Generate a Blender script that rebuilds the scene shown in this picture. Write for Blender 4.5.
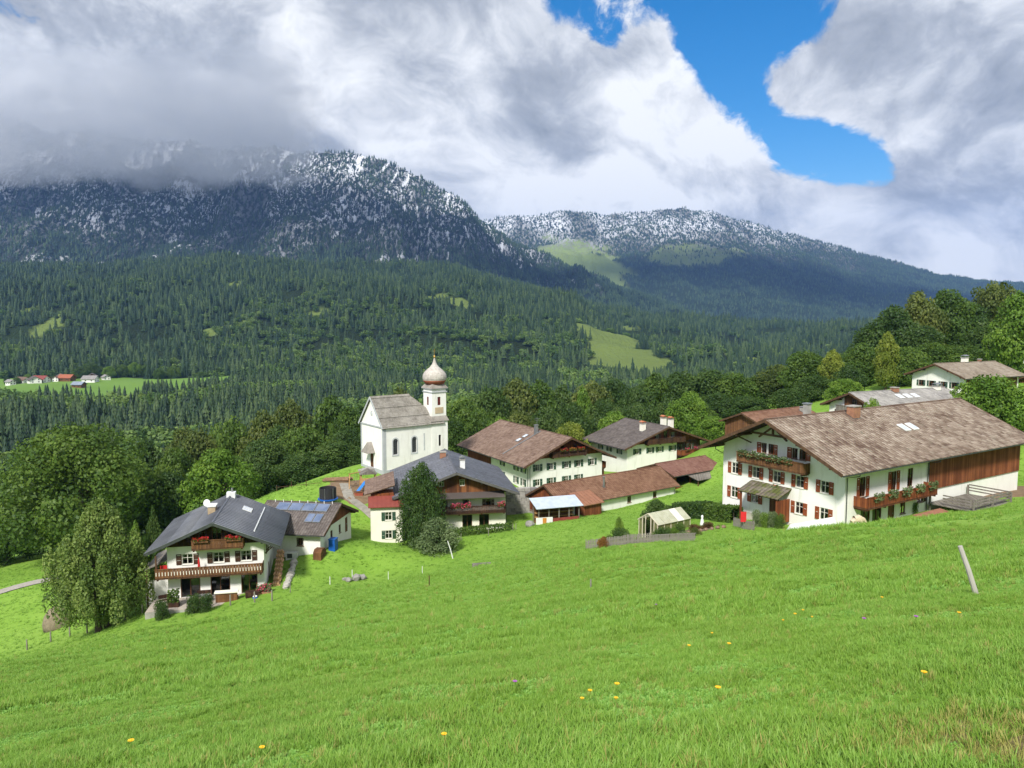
import bpy, bmesh, math, random
import numpy as np
from mathutils import Vector, Matrix, Euler

R = math.radians
scene = bpy.context.scene
for o in list(bpy.data.objects):
    bpy.data.objects.remove(o)
col = scene.collection
random.seed(7)
rng = np.random.default_rng(11)

# ------------------------------------------------------------------ camera, sky, sun, exposure
EYE = Vector((0, 0, 1.65)); PITCH = R(5.05); FPX = 770.0
cam_data = bpy.data.cameras.new('camera'); cam = bpy.data.objects.new('camera', cam_data); col.objects.link(cam)
cam.location = EYE; cam.rotation_euler = (R(90) - PITCH, 0, 0)
cam_data.sensor_width = 36; cam_data.lens = 36 * FPX / 1024; cam_data.clip_start = 0.1; cam_data.clip_end = 40000
scene.camera = cam
SUN_EL, SUN_AZ = R(44), R(198)          # azimuth clockwise from +Y: behind the camera, to its left
world = bpy.data.worlds.new('World'); scene.world = world; world.use_nodes = True
vs = scene.view_settings
vs.view_transform = 'Standard'; vs.look = 'None'; vs.gamma = 1; vs.use_curve_mapping = False; vs.exposure = 1.14
HAZE = 5.4e-5
scene.cycles.volume_step_rate = 0.6; scene.cycles.volume_max_steps = 64
scene.cycles.use_denoising = True
scene.cycles.max_bounces = 8; scene.cycles.diffuse_bounces = 2; scene.cycles.glossy_bounces = 2
scene.cycles.transmission_bounces = 3; scene.cycles.transparent_max_bounces = 12; scene.cycles.volume_bounces = 8
scene.cycles.caustics_reflective = False; scene.cycles.caustics_refractive = False
scene.cycles.sample_clamp_indirect = 4

class NT:
    """small helper to write node trees in few lines"""
    def __init__(s, tree): s.t = tree; s.t.nodes.clear()
    def n(s, kind, **kw):
        nd = s.t.nodes.new(kind)
        for k, v in kw.items():
            if k.startswith('i_'):
                key = k[2:]; key = int(key) if key.isdigit() else key.replace('_', ' ')
                sock = nd.inputs[key]
                if isinstance(v, bpy.types.NodeSocket): s.t.links.new(v, sock)
                else: sock.default_value = v
            else: setattr(nd, k, v)
        return nd
    def l(s, a, b): s.t.links.new(a, b)
    def math(s, op, a, b=None, c=None, clamp=False):
        nd = s.t.nodes.new('ShaderNodeMath'); nd.operation = op; nd.use_clamp = clamp
        for i, v in enumerate((a, b, c)):
            if v is None: continue
            if isinstance(v, bpy.types.NodeSocket): s.t.links.new(v, nd.inputs[i])
            else: nd.inputs[i].default_value = v
        return nd.outputs[0]
    def vmath(s, op, a, b=None):
        nd = s.t.nodes.new('ShaderNodeVectorMath'); nd.operation = op
        for i, v in enumerate((a, b)):
            if v is None: continue
            if isinstance(v, bpy.types.NodeSocket): s.t.links.new(v, nd.inputs[i])
            else: nd.inputs[i].default_value = v
        return nd.outputs['Value'] if op in ('DOT_PRODUCT', 'LENGTH', 'DISTANCE') else nd.outputs[0]
    def mix(s, f, a, b, blend='MIX'):
        nd = s.t.nodes.new('ShaderNodeMix'); nd.data_type = 'RGBA'; nd.blend_type = blend
        for key, v in ((0, f), (6, a), (7, b)):
            if isinstance(v, bpy.types.NodeSocket): s.t.links.new(v, nd.inputs[key])
            else: nd.inputs[key].default_value = v if key == 0 else (*v[:3], 1)
        return nd.outputs[2]
    def ramp(s, f, stops, interp='LINEAR'):
        nd = s.t.nodes.new('ShaderNodeValToRGB'); cr = nd.color_ramp; cr.interpolation = interp
        while len(cr.elements) < len(stops): cr.elements.new(0.5)
        for e, (p, c) in zip(cr.elements, stops):
            e.position = p; e.color = (*c[:3], 1) if not isinstance(c, (int, float)) else (c, c, c, 1)
        s.t.links.new(f, nd.inputs[0]); return nd.outputs[0]
    def noise(s, vec, scale, detail=4, rough=.55, dist=0):
        nd = s.n('ShaderNodeTexNoise'); s.l(vec, nd.inputs['Vector'])
        nd.inputs['Scale'].default_value = scale; nd.inputs['Detail'].default_value = detail
        nd.inputs['Roughness'].default_value = rough; nd.inputs['Distortion'].default_value = dist
        return nd.outputs[0]
    def smooth(s, x, a, b):
        nd = s.n('ShaderNodeMapRange', interpolation_type='SMOOTHSTEP'); s.l(x, nd.inputs[0])
        nd.inputs[1].default_value = a; nd.inputs[2].default_value = b; return nd.outputs[0]

def at(px, py, Y):
    """a point seen at pixel (px,py) of the photograph, Y metres ahead"""
    u, v = (px - 512) / FPX, (384 - py) / FPX
    d = Vector((u, math.cos(PITCH) + v * math.sin(PITCH), -math.sin(PITCH) + v * math.cos(PITCH)))
    return EYE + d * (Y / d.y)
def direction(px, py): return (at(px, py, 1000) - EYE).normalized()

# where the cover opens to blue, and where the clouds are heavier or brighter: (px, py, spread, amount)
HOLES = ((835, 145, .066, -.62), (775, 135, .05, -.46), (885, 160, .04, -.34), (745, 105, .035, -.2), (715, 55, .050, -.36), (690, 5, .06, -.34), (790, 8, .05, -.36), (740, 20, .05, -.22), (610, 35, .032, -.30), (570, 5, .045, -.36), (640, 10, .04, -.14), (520, 126, .012, -.2),
         (855, 84, .04, .46), (795, 95, .034, .46), (648, 40, .035, .24), (650, 60, .04, .12), (200, 80, .35, .25), (960, 60, .10, .30), (780, 245, .22, .3), (540, 140, .13, .22), (905, 110, .04, .15))
TONES = ((200, 60, .20, -.10), (380, 50, .12, -.06), (560, 95, .065, -.20), (520, 80, .05, -.08), (80, 50, .16, -.04), (950, 50, .13, -.10), (1010, 110, .10, -.06), (600, 190, .12, .12), (740, 180, .07, .12), (880, 210, .12, .06), (500, 30, .07, .12), (60, 130, .10, .04), (320, 100, .06, .10), (300, 20, .05, .12), (640, 100, .05, .06), (820, 235, .14, .02), (900, 190, .06, -.08), (660, 150, .09, -.05), (760, 215, .06, -.05))
def build_sky():
    t = NT(world.node_tree)
    co = t.n('ShaderNodeTexCoord').outputs['Generated']
    sky = t.n('ShaderNodeTexSky', sky_type='NISHITA', sun_disc=False, sun_elevation=SUN_EL, sun_rotation=SUN_AZ,
              altitude=900, air_density=1.0, dust_density=0.3, ozone_density=2.0)
    blue = t.n('ShaderNodeHueSaturation', i_Saturation=1.5, i_Value=1.0, i_Color=sky.outputs[0]).outputs[0]
    sep = t.n('ShaderNodeSeparateXYZ', i_0=co)
    z = t.math('MAXIMUM', sep.outputs[2], 0.0)
    # cloud field in direction space, slightly flattened towards the horizon the way a cloud layer is
    lay = t.vmath('MULTIPLY', co, (1.0, 1.0, 1.3))
    warp = t.n('ShaderNodeTexNoise', i_Scale=2.2, i_Detail=4.0); t.l(lay, warp.inputs['Vector'])
    lay2 = t.vmath('ADD', lay, t.vmath('MULTIPLY', t.vmath('SUBTRACT', warp.outputs['Color'], (.5, .5, .5)), (.35, .35, .35)))
    n1 = t.noise(lay2, 4.2, 11, .60)
    n2 = t.noise(t.vmath('ADD', lay2, (3.1, 1.7, 0.4)), 2.6, 7, .50)
    n3 = t.noise(t.vmath('ADD', lay2, (7.3, 4.4, 2.2)), 9.0, 12, .66)
    cover = t.math('ADD', t.math('MULTIPLY', n1, 2.1), t.math('MULTIPLY', n3, 1.3))
    def blob(px, py, w, amp, src, asp=1.0):
        d = direction(px, py); v = t.vmath('SUBTRACT', co, tuple(d))
        l = t.vmath('LENGTH', v)
        g = t.math('POWER', 2.718, t.math('MULTIPLY', t.math('POWER', t.math('DIVIDE', l, w), 2.0), -1.0))
        return t.math('ADD', src, t.math('MULTIPLY', g, amp))
    cover = t.math('ADD', cover, -.66)
    for b in HOLES: cover = blob(b[0], b[1], b[2], b[3] * 1.8, cover)
    alpha = t.smooth(cover, .66, .90)
    # light and dark inside the clouds: sunlit tops and shaded bellies
    up = t.noise(t.vmath('ADD', lay2, (.02, .0, .05)), 4.2, 11, .60)
    relief = t.math('SUBTRACT', n1, up)
    tone = t.math('ADD', t.math('ADD', t.math('MULTIPLY', n2, .78), t.math('MULTIPLY', n3, .55)), t.math('MULTIPLY', relief, 1.1))
    tone = t.math('SUBTRACT', tone, .055)
    for b in TONES: tone = blob(b[0], b[1], b[2], b[3], tone)
    cloud = t.ramp(tone, ((.34, (.28, .305, .34)), (.50, (.43, .455, .495)), (.62, (.64, .66, .69)), (.76, (.90, .91, .915))))
    bg_sky = t.n('ShaderNodeBackground', i_Color=blue, i_Strength=.066)
    bg_cl = t.n('ShaderNodeBackground', i_Color=cloud, i_Strength=0.58)
    ms = t.n('ShaderNodeMixShader', i_0=alpha, i_1=bg_sky.outputs[0], i_2=bg_cl.outputs[0])
    out = t.n('ShaderNodeOutputWorld'); t.l(ms.outputs[0], out.inputs[0])
build_sky()
world.cycles.sampling_method = 'MANUAL'; world.cycles.sample_map_resolution = 256

sun_data = bpy.data.lights.new('sun', 'SUN'); sun = bpy.data.objects.new('sun', sun_data); col.objects.link(sun)
sun_data.energy = 2.6; sun_data.angle = R(8); sun_data.color = (1.0, .95, .87)
to_sun = Vector((math.sin(SUN_AZ) * math.cos(SUN_EL), math.cos(SUN_AZ) * math.cos(SUN_EL), math.sin(SUN_EL)))
sun.rotation_euler = to_sun.to_track_quat('Z', 'Y').to_euler(); sun.location = (-60, -60, 80)

# ------------------------------------------------------------------ helpers
ORD = ['first', 'second', 'third', 'fourth', 'fifth', 'sixth', 'seventh', 'eighth', 'ninth', 'tenth', 'eleventh', 'twelfth', 'thirteenth', 'fourteenth', 'fifteenth', 'sixteenth', 'seventeenth', 'eighteenth', 'nineteenth', 'twentieth',
       'twenty-first', 'twenty-second', 'twenty-third', 'twenty-fourth', 'twenty-fifth', 'twenty-sixth', 'twenty-seventh', 'twenty-eighth']
def ranked(items, key=lambda a: a[0]):
    """items with their ordinal counted from the left"""
    order = sorted(range(len(items)), key=lambda i: key(items[i])); pos = {i: n for n, i in enumerate(order)}
    return [(ORD[pos[i]], a) for i, a in enumerate(items)]
def tag(o, label=None, cat=None, group=None, kind=None):
    if label: o['label'] = label
    if cat: o['category'] = cat
    if group: o['group'] = group
    if kind: o['kind'] = kind
    return o
def empty(name, loc=(0, 0, 0), rz=0, label=None, cat=None, group=None):
    o = bpy.data.objects.new(name, None); col.objects.link(o); o.location = loc; o.rotation_euler = (0, 0, rz)
    o.empty_display_size = .2
    return tag(o, label, cat, group)
def link(name, me, m=None, parent=None, kind=None):
    o = bpy.data.objects.new(name, me); col.objects.link(o)
    if m and not me.materials: me.materials.append(m)
    if parent: o.parent = parent
    if kind: o['kind'] = kind
    return o
def np_mesh(name, V, Fq, smooth=False):
    """V (n,3), Fq (m,k) array of equal-sided faces"""
    V = np.asarray(V, np.float32); Fq = np.asarray(Fq, np.int32); me = bpy.data.meshes.new(name); k = Fq.shape[1]
    me.vertices.add(len(V)); me.vertices.foreach_set('co', V.ravel())
    me.loops.add(Fq.size); me.loops.foreach_set('vertex_index', Fq.ravel())
    me.polygons.add(len(Fq)); me.polygons.foreach_set('loop_start', np.arange(0, Fq.size, k, dtype=np.int32))
    if smooth: me.polygons.foreach_set('use_smooth', np.ones(len(Fq), bool))
    me.update(calc_edges=True); me.validate(); return me
def copy_tree(o, parent=None):
    c = o.copy(); col.objects.link(c); c.parent = parent
    for ch in o.children: copy_tree(ch, c)
    return c

class Geo:
    def __init__(s): s.V = []; s.F = []
    def add(s, vs, fs):
        b = len(s.V); s.V += [tuple(v) for v in vs]; s.F += [tuple(i + b for i in f) for f in fs]; return s
    def box(s, x0, y0, z0, x1, y1, z1):
        return s.add([(x0, y0, z0), (x1, y0, z0), (x1, y1, z0), (x0, y1, z0), (x0, y0, z1), (x1, y0, z1), (x1, y1, z1), (x0, y1, z1)],
                     [(0, 3, 2, 1), (4, 5, 6, 7), (0, 1, 5, 4), (1, 2, 6, 5), (2, 3, 7, 6), (3, 0, 4, 7)])
    def cbox(s, c, sx, sy, sz, rot=None):
        m = Euler(rot).to_matrix() if rot else None; pts = []
        for z in (-.5, .5):
            for x, y in ((-.5, -.5), (.5, -.5), (.5, .5), (-.5, .5)):
                p = Vector((x * sx, y * sy, z * sz)); p = m @ p if m else p; pts.append(p + Vector(c))
        return s.add(pts, [(0, 3, 2, 1), (4, 5, 6, 7), (0, 1, 5, 4), (1, 2, 6, 5), (2, 3, 7, 6), (3, 0, 4, 7)])
    def bar(s, p0, p1, w, h=None):
        """square bar between two points"""
        p0, p1 = Vector(p0), Vector(p1); d = (p1 - p0).normalized(); h = h or w
        a = d.cross(Vector((0, 0, 1)));
        if a.length < 1e-3: a = Vector((1, 0, 0))
        a.normalize(); b = a.cross(d); pts = []
        for p in (p0, p1):
            for i, j in ((-1, -1), (1, -1), (1, 1), (-1, 1)): pts.append(p + a * (i * w / 2) + b * (j * h / 2))
        return s.add(pts, [(0, 3, 2, 1), (4, 5, 6, 7), (0, 1, 5, 4), (1, 2, 6, 5), (2, 3, 7, 6), (3, 0, 4, 7)])
    def tube(s, pts, rad, n=8, cap=True):
        pts = [Vector(p) for p in pts]; rings = []; b = len(s.V)
        for i, p in enumerate(pts):
            d = (pts[min(i + 1, len(pts) - 1)] - pts[max(i - 1, 0)]).normalized()
            a = d.cross(Vector((.13, .97, .21))).normalized(); c = d.cross(a); r = rad[i] if hasattr(rad, '__len__') else rad
            for k in range(n):
                t = 2 * math.pi * k / n; s.V.append(tuple(p + a * (r * math.cos(t)) + c * (r * math.sin(t))))
        for i in range(len(pts) - 1):
            for k in range(n): s.F.append((b + i * n + k, b + i * n + (k + 1) % n, b + (i + 1) * n + (k + 1) % n, b + (i + 1) * n + k))
        if cap:
            s.F.append(tuple(b + k for k in reversed(range(n)))); s.F.append(tuple(b + (len(pts) - 1) * n + k for k in range(n)))
        return s
    def lathe(s, prof, n=16, c=(0, 0, 0), ph=0):
        b = len(s.V); m = len(prof)
        for r, z in prof:
            for k in range(n):
                t = 2 * math.pi * k / n + ph; s.V.append((c[0] + r * math.cos(t), c[1] + r * math.sin(t), c[2] + z))
        for i in range(m - 1):
            for k in range(n): s.F.append((b + i * n + k, b + i * n + (k + 1) % n, b + (i + 1) * n + (k + 1) % n, b + (i + 1) * n + k))
        s.F.append(tuple(b + k for k in reversed(range(n)))); s.F.append(tuple(b + (m - 1) * n + k for k in range(n)))
        return s
    def prism(s, poly, ext):
        """closed polygon (3-D points) extruded by vector ext"""
        n = len(poly); e = Vector(ext); P = [Vector(p) for p in poly]
        return s.add(P + [p + e for p in P], [tuple(reversed(range(n))), tuple(range(n, 2 * n))] + [(i, (i + 1) % n, n + (i + 1) % n, n + i) for i in range(n)])
    def build(s, name, m, parent=None, smooth=False, kind=None, bevel=0):
        me = bpy.data.meshes.new(name); me.from_pydata(s.V, [], s.F); me.update()
        bm = bmesh.new(); bm.from_mesh(me)
        if bevel: bmesh.ops.bevel(bm, geom=bm.edges[:], offset=bevel, segments=1, affect='EDGES')
        bmesh.ops.recalc_face_normals(bm, faces=bm.faces[:]); bm.to_mesh(me); bm.free()
        if smooth:
            for p in me.polygons: p.use_smooth = True
        return link(name, me, m, parent, kind)

# value noise in numpy, for terrain and scatter
def _hash(ix, iy, seed):
    h = (ix * 374761393 + iy * 668265263 + seed * 974711) & 0xffffffff
    h = ((h ^ (h >> 13)) * 1274126177) & 0xffffffff
    return ((h ^ (h >> 16)) & 0xffff) / 65535.0
def vnoise(x, y, seed=0):
    x = np.asarray(x, float); y = np.asarray(y, float); ix = np.floor(x).astype(np.int64); iy = np.floor(y).astype(np.int64)
    fx = x - ix; fy = y - iy; fx = fx * fx * fx * (fx * (fx * 6 - 15) + 10); fy = fy * fy * fy * (fy * (fy * 6 - 15) + 10)
    a = _hash(ix, iy, seed); b = _hash(ix + 1, iy, seed); c = _hash(ix, iy + 1, seed); d = _hash(ix + 1, iy + 1, seed)
    return (a * (1 - fx) + b * fx) * (1 - fy) + (c * (1 - fx) + d * fx) * fy
def fbm(x, y, oct=5, seed=0, ridged=False, gain=.5):
    s = 0; amp = 1; tot = 0
    for o in range(oct):
        v = vnoise(x * 2 ** o + o * 17.3, y * 2 ** o - o * 9.1, seed + o)
        if ridged: v = 1 - np.abs(2 * v - 1)
        s = s + v * amp; tot += amp; amp *= gain
    return s / tot
def sstep(x, a, b):
    t = np.clip((np.asarray(x, float) - a) / (b - a), 0, 1); return t * t * (3 - 2 * t)

# ------------------------------------------------------------------ materials
def principled(t, **kw):
    b = t.n('ShaderNodeBsdfPrincipled')
    for k, v in kw.items():
        sock = b.inputs[k.replace('_', ' ')]
        if isinstance(v, bpy.types.NodeSocket): t.l(v, sock)
        else: sock.default_value = (*v, 1) if isinstance(v, tuple) and len(v) == 3 else v
    return b
def new_mat(name):
    m = bpy.data.materials.new(name); m.use_nodes = True; t = NT(m.node_tree)
    return m, t
def finish(t, shader, disp=None):
    out = t.n('ShaderNodeOutputMaterial'); t.l(shader, out.inputs[0])
MATS = {}
def plain(name, c1, c2=None, scale=3.0, rough=.75, bump=.0, bscale=20, metal=0, stretch=(1, 1, 1), stain=None, spec=.3):
    """two-tone noise colour, optional vertical streaks and fine relief"""
    if name in MATS: return MATS[name]
    m, t = new_mat(name); co = t.n('ShaderNodeTexCoord').outputs['Object']
    if stretch != (1, 1, 1): co = t.vmath('MULTIPLY', co, stretch)
    f = t.smooth(t.noise(co, scale, 5, .6), .3, .7); c2 = c2 or tuple(x * .75 for x in c1)
    c = t.mix(f, c1, c2)
    if stain:
        sc = t.vmath('MULTIPLY', co, (1, 1, .15)); g = t.smooth(t.noise(sc, 1.3, 6, .65), .52, .75); c = t.mix(t.math('MULTIPLY', g, stain[1]), c, stain[0])
    b = principled(t, Base_Color=c, Roughness=rough, Metallic=metal, Specular_IOR_Level=spec)
    if bump:
        bp = t.n('ShaderNodeBump', i_Strength=bump, i_Distance=.03); t.l(t.noise(co, bscale, 4), bp.inputs['Height']); t.l(bp.outputs[0], b.inputs['Normal'])
    finish(t, b.outputs[0]); MATS[name] = m; return m
def wood(name, c1, c2, plank=.16, axis=0, rough=.8):
    """vertical boards: tone per board, grain, recessed joints; axis 0 boards along z across x+y"""
    if name in MATS: return MATS[name]
    m, t = new_mat(name); co = t.n('ShaderNodeTexCoord').outputs['Object']; sp = t.n('ShaderNodeSeparateXYZ', i_0=co)
    u = t.math('ADD', sp.outputs[0], sp.outputs[1]) if axis == 0 else sp.outputs[2]
    k = t.math('DIVIDE', u, plank); fl = t.math('FLOOR', k); fr = t.math('FRACT', k)
    wn = t.n('ShaderNodeTexWhiteNoise', noise_dimensions='1D'); t.l(fl, wn.inputs['W'])
    gr = t.noise(t.vmath('MULTIPLY', co, (14, 14, 1.2) if axis == 0 else (1.2, 1.2, 14)), 1.5, 5, .6)
    big = t.noise(co, .45, 4, .6)
    f = t.math('ADD', t.math('ADD', t.math('MULTIPLY', wn.outputs[0], .45), t.math('MULTIPLY', gr, .45)), t.math('SUBTRACT', t.math('MULTIPLY', big, .9), .4))
    c = t.mix(t.smooth(f, .15, .95), c1, c2)
    j = t.math('GREATER_THAN', t.math('ABSOLUTE', t.math('SUBTRACT', fr, .5)), .455)
    b = principled(t, Base_Color=c, Roughness=rough, Specular_IOR_Level=.25)
    bp = t.n('ShaderNodeBump', i_Strength=.8, i_Distance=.03); t.l(t.math('SUBTRACT', t.math('MULTIPLY', gr, .15), j), bp.inputs['Height']); t.l(bp.outputs[0], b.inputs['Normal'])
    finish(t, b.outputs[0]); MATS[name] = m; return m
def toned(name, ca, cb, cc, rough=.8, patch=.5, pscale=.35, metal=0, spec=.3, moss=None):
    """surface of separate pieces: attribute 'tone' per face picks the shade, large weathering on top"""
    if name in MATS: return MATS[name]
    m, t = new_mat(name); at_ = t.n('ShaderNodeAttribute', attribute_name='tone'); co = t.n('ShaderNodeTexCoord').outputs['Object']
    big = t.noise(co, pscale, 6, .65); fine = t.noise(co, 9, 3, .6)
    f = t.math('ADD', t.math('MULTIPLY', at_.outputs['Fac'], 1 - patch), t.math('MULTIPLY', t.smooth(big, .25, .75), patch))
    f = t.math('ADD', f, t.math('MULTIPLY', t.math('SUBTRACT', fine, .5), .35))
    c = t.ramp(f, ((.12, ca), (.5, cb), (.88, cc)))
    if moss: c = t.mix(t.math('MULTIPLY', t.smooth(t.noise(co, 1.1, 6, .7), moss[1], moss[1] + .12), moss[2]), c, moss[0])
    b = principled(t, Base_Color=c, Roughness=rough, Metallic=metal, Specular_IOR_Level=spec)
    finish(t, b.outputs[0]); MATS[name] = m; return m
def leaf(name, c1, c2, c3, trans=.35, vary=.25, rough=.6):
    """leaf faces: tone per leaf, per tree, light passing through"""
    if name in MATS: return MATS[name]
    m, t = new_mat(name); at_ = t.n('ShaderNodeAttribute', attribute_name='tone'); oi = t.n('ShaderNodeObjectInfo')
    f = t.math('ADD', t.math('MULTIPLY', at_.outputs['Fac'], 1 - vary), t.math('MULTIPLY', oi.outputs['Random'], vary))
    c = t.ramp(f, ((.1, c1), (.5, c2), (.92, c3)))
    d = t.n('ShaderNodeBsdfDiffuse', i_Color=c, i_Roughness=.5); tr = t.n('ShaderNodeBsdfTranslucent', i_Color=t.mix(.5, c, (.18, .26, .03), 'MIX'))
    g = t.n('ShaderNodeBsdfGlossy', i_Roughness=.55, i_Color=(.8, .85, .9, 1))
    a = t.n('ShaderNodeMixShader', i_0=trans, i_1=d.outputs[0], i_2=tr.outputs[0]); b = t.n('ShaderNodeMixShader', i_0=.015, i_1=a.outputs[0], i_2=g.outputs[0])
    finish(t, b.outputs[0]); MATS[name] = m; return m
def glass(name):
    if name in MATS: return MATS[name]
    m, t = new_mat(name); fr = t.n('ShaderNodeFresnel', i_IOR=1.45)
    f = t.math('ADD', t.math('MULTIPLY', fr.outputs[0], 1.3), .03, clamp=True)
    tr = t.n('ShaderNodeBsdfTransparent', i_Color=(.55, .6, .6, 1)); g = t.n('ShaderNodeBsdfGlossy', i_Roughness=.04, i_Color=(.9, .95, 1, 1))
    mx = t.n('ShaderNodeMixShader', i_0=f, i_1=tr.outputs[0], i_2=g.outputs[0]); finish(t, mx.outputs[0]); MATS[name] = m; return m

PLASTER = plain('white_plaster', (.80, .80, .77), (.74, .735, .70), .5, .9, .15, 30, stain=((.46, .45, .40), .45), spec=.2)
CREAM = plain('cream_plaster', (.80, .78, .70), (.74, .71, .62), .5, .9, .15, 30, stain=((.52, .48, .40), .3), spec=.2)
FARMW = plain('farm_plaster', (.82, .815, .79), (.77, .765, .73), .4, .9, .15, 30, stain=((.46, .45, .38), .45), spec=.2)
REDWOOD = wood('red_brown_boards', (.11, .030, .012), (.28, .088, .030))
DARKWOOD = wood('dark_boards', (.030, .015, .010), (.085, .040, .022))
BROWNWOOD = wood('brown_boards', (.095, .044, .020), (.22, .105, .046))
BARNWOOD = wood('barn_boards', (.12, .036, .015), (.29, .10, .042), .22)
GREYWOOD = wood('weathered_boards', (.13, .115, .10), (.26, .24, .21))
TIMBER = plain('dark_timber', (.06, .032, .018), (.11, .06, .032), 2, .8, .2, 40, stretch=(1, 1, 1))
SHUT_RED = plain('red_brown_shutter', (.30, .080, .028), (.22, .055, .020), 2, .6)
SHUT_GRN = plain('green_shutter', (.03, .075, .050), (.045, .10, .065), 2, .6)
SHUT_DRK = plain('dark_brown_shutter', (.05, .025, .016), (.075, .036, .02), 2, .6)
FRAMEW = plain('white_frame', (.72, .70, .64), (.62, .60, .54), 3, .5)
FRAMEB = plain('brown_frame', (.10, .045, .022), (.14, .065, .03), 3, .5)
STONEG = plain('grey_stone_frame', (.36, .35, .33), (.28, .27, .26), 2, .85, .2)
CURTAIN = plain('white_curtain', (.75, .74, .70), (.55, .54, .52), 6, .9, stretch=(6, 6, .3))
GLASS = glass('window_glass')
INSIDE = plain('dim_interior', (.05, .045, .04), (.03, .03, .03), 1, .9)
METAL = plain('grey_metal', (.32, .33, .34), (.22, .23, .24), 2, .45, metal=.6)
GUTTER = plain('gutter_metal', (.10, .11, .11), (.07, .075, .08), 2, .45, metal=.5)
WHITEM = plain('white_metal', (.75, .76, .76), (.62, .63, .64), 2, .4)
BRICKC = plain('chimney_brick', (.34, .17, .10), (.24, .12, .08), 3, .9, .3)
COPPERC = plain('copper_cap', (.48, .16, .07), (.34, .12, .06), 3, .5)
CONCR = plain('concrete', (.36, .35, .32), (.26, .25, .23), 1.5, .9, .2)
STONE = plain('field_stone', (.30, .29, .27), (.18, .175, .165), 1.5, .9, .5, 4)
DIRT = plain('dry_earth', (.22, .15, .09), (.14, .095, .055), 1.2, .95, .5, 6)
BARK = plain('bark', (.085, .065, .048), (.045, .035, .027), 4, .95, .6, 8, stretch=(1, 1, .2))
POSTW = plain('post_wood', (.27, .25, .22), (.15, .135, .115), 6, .9, .5, 12, stretch=(1, 1, .15))
BLUEP = plain('blue_plastic', (.012, .10, .42), (.012, .08, .33), 2, .4)
REDP = plain('red_cloth', (.55, .02, .02), (.42, .02, .02), 2, .6)
LEAFG = leaf('leaf_green', (0.031, 0.067, 0.013), (0.077, 0.143, 0.024), (0.155, 0.231, 0.041))
LEAFD = leaf('leaf_dark', (0.022, 0.053, 0.014), (0.054, 0.106, 0.024), (0.114, 0.174, 0.042))
LEAFL = leaf('leaf_light', (0.061, 0.132, 0.014), (0.132, 0.238, 0.030), (0.233, 0.344, 0.051))
LEAFY = leaf('leaf_yellow', (.10, .15, .018), (.20, .25, .035), (.32, .36, .06))
LEAFO = leaf('leaf_olive', (0.042, 0.071, 0.017), (0.102, 0.138, 0.032), (0.189, 0.218, 0.052))
LEAFS = leaf('leaf_grey_green', (0.066, 0.108, 0.043), (0.144, 0.204, 0.084), (0.264, 0.324, 0.156))
LEAFP = leaf('leaf_pine', (0.072, 0.130, 0.031), (0.169, 0.247, 0.058), (0.312, 0.390, 0.111))
NEEDLE = leaf('needle_green', (.010, .026, .012), (.022, .052, .022), (.05, .092, .034), .15)
FLOWRED = leaf('flower_red', (.28, .008, .010), (.50, .015, .020), (.62, .05, .05), .3, 0)
FLOWPINK = leaf('flower_pink', (.42, .02, .08), (.62, .05, .14), (.75, .16, .25), .3, 0)
FLOWORG = leaf('flower_orange', (.30, .06, .012), (.45, .13, .02), (.52, .22, .05), .3, 0)
# ------------------------------------------------------------------ terrain
def meadow_plane(x, y): return -.332 * y + .143 * x
CTRL = []
for y in (-30, -15, 0, 8, 16, 26, 38):
    for x in (-70, -45, -25, -10, 0, 10, 25, 45, 70):
        CTRL.append((x, y, meadow_plane(x, y)))
CTRL += [(-33, 50, -21.4), (-15, 52, -19.4), (0, 50, -16.0), (8, 62, -18.3), (-10, 66, -22.6), (-27, 66, -26.0),
 (-26.5, 78, -27.9), (-32, 77.5, -28.75), (-36, 76.5, -29.1), (-38.5, 79, -29.7), (-49.5, 80, -33.1), (-43.8, 80, -31.7), (-34, 93, -28.8), (-28, 90, -28.2), (-60, 78, -36), (-42, 92, -30.5),
 (-22, 91, -27.2), (-17.5, 96, -27.6), (-22.8, 112, -27.0), (-27, 120, -25.3), (-24, 133, -25.2), (-15, 142, -25.4), (-34.6, 120, -25.6), (-41.6, 120, -27.9), (-25.8, 137, -24.9), (-33, 132, -26.5),
 (-67, 105, -35.7), (-76.6, 125, -38.8), (-63, 95, -35.6), (-50, 110, -33), (-90, 100, -41), (-55, 130, -36),
 (-8, 106, -28.6), (-17.5, 104, -29.6), (0, 108, -28.3), (-10.4, 98, -28.8), (-4, 92, -27.3), (-18.9, 90, -29), (-8.7, 80, -25.9), (6.2, 100, -26.3), (3.9, 106, -27.2), (-8, 122, -28.6),
 (9, 117, -28), (15, 119, -28), (23, 124, -27.6), (19.4, 108, -26.5), (2, 130, -29.2), (14.9, 80, -21.5), (7.9, 78, -22.3), (17, 70, -19.0), (22, 77, -19.6), (23, 83, -20.6), (26, 92, -20.9),
 (30, 73, -18.8), (35, 78, -18.9), (45, 84, -18.9), (56, 93, -18.9), (50, 100, -19), (63, 92, -18.8), (69, 105, -19.2), (58, 86, -18.4), (27, 117, -26.0), (33, 125, -26.4), (12, 138, -29), (30, 152, -28.2), (24, 146, -28.3), (40, 150, -24),
 (52.7, 117, -17.2), (60, 126, -17), (77.7, 139, -12.7), (88, 150, -12.5), (38, 130, -23.5), (46, 136, -21), (105, 168, -11), (90, 120, -14), (80, 70, -9),
 (-10, 180, -36), (30, 185, -31), (60, 190, -22), (100, 190, -12), (130, 220, -8), (0, 220, -42), (-60, 170, -42), (-100, 150, -46), (-120, 110, -46), (-40, 160, -33), (-80, 200, -55),
 (0, 280, -62), (60, 280, -42), (130, 280, -15), (-120, 280, -78), (-160, 180, -62), (-160, 60, -48), (160, 120, -4), (180, 40, 8)]
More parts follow.
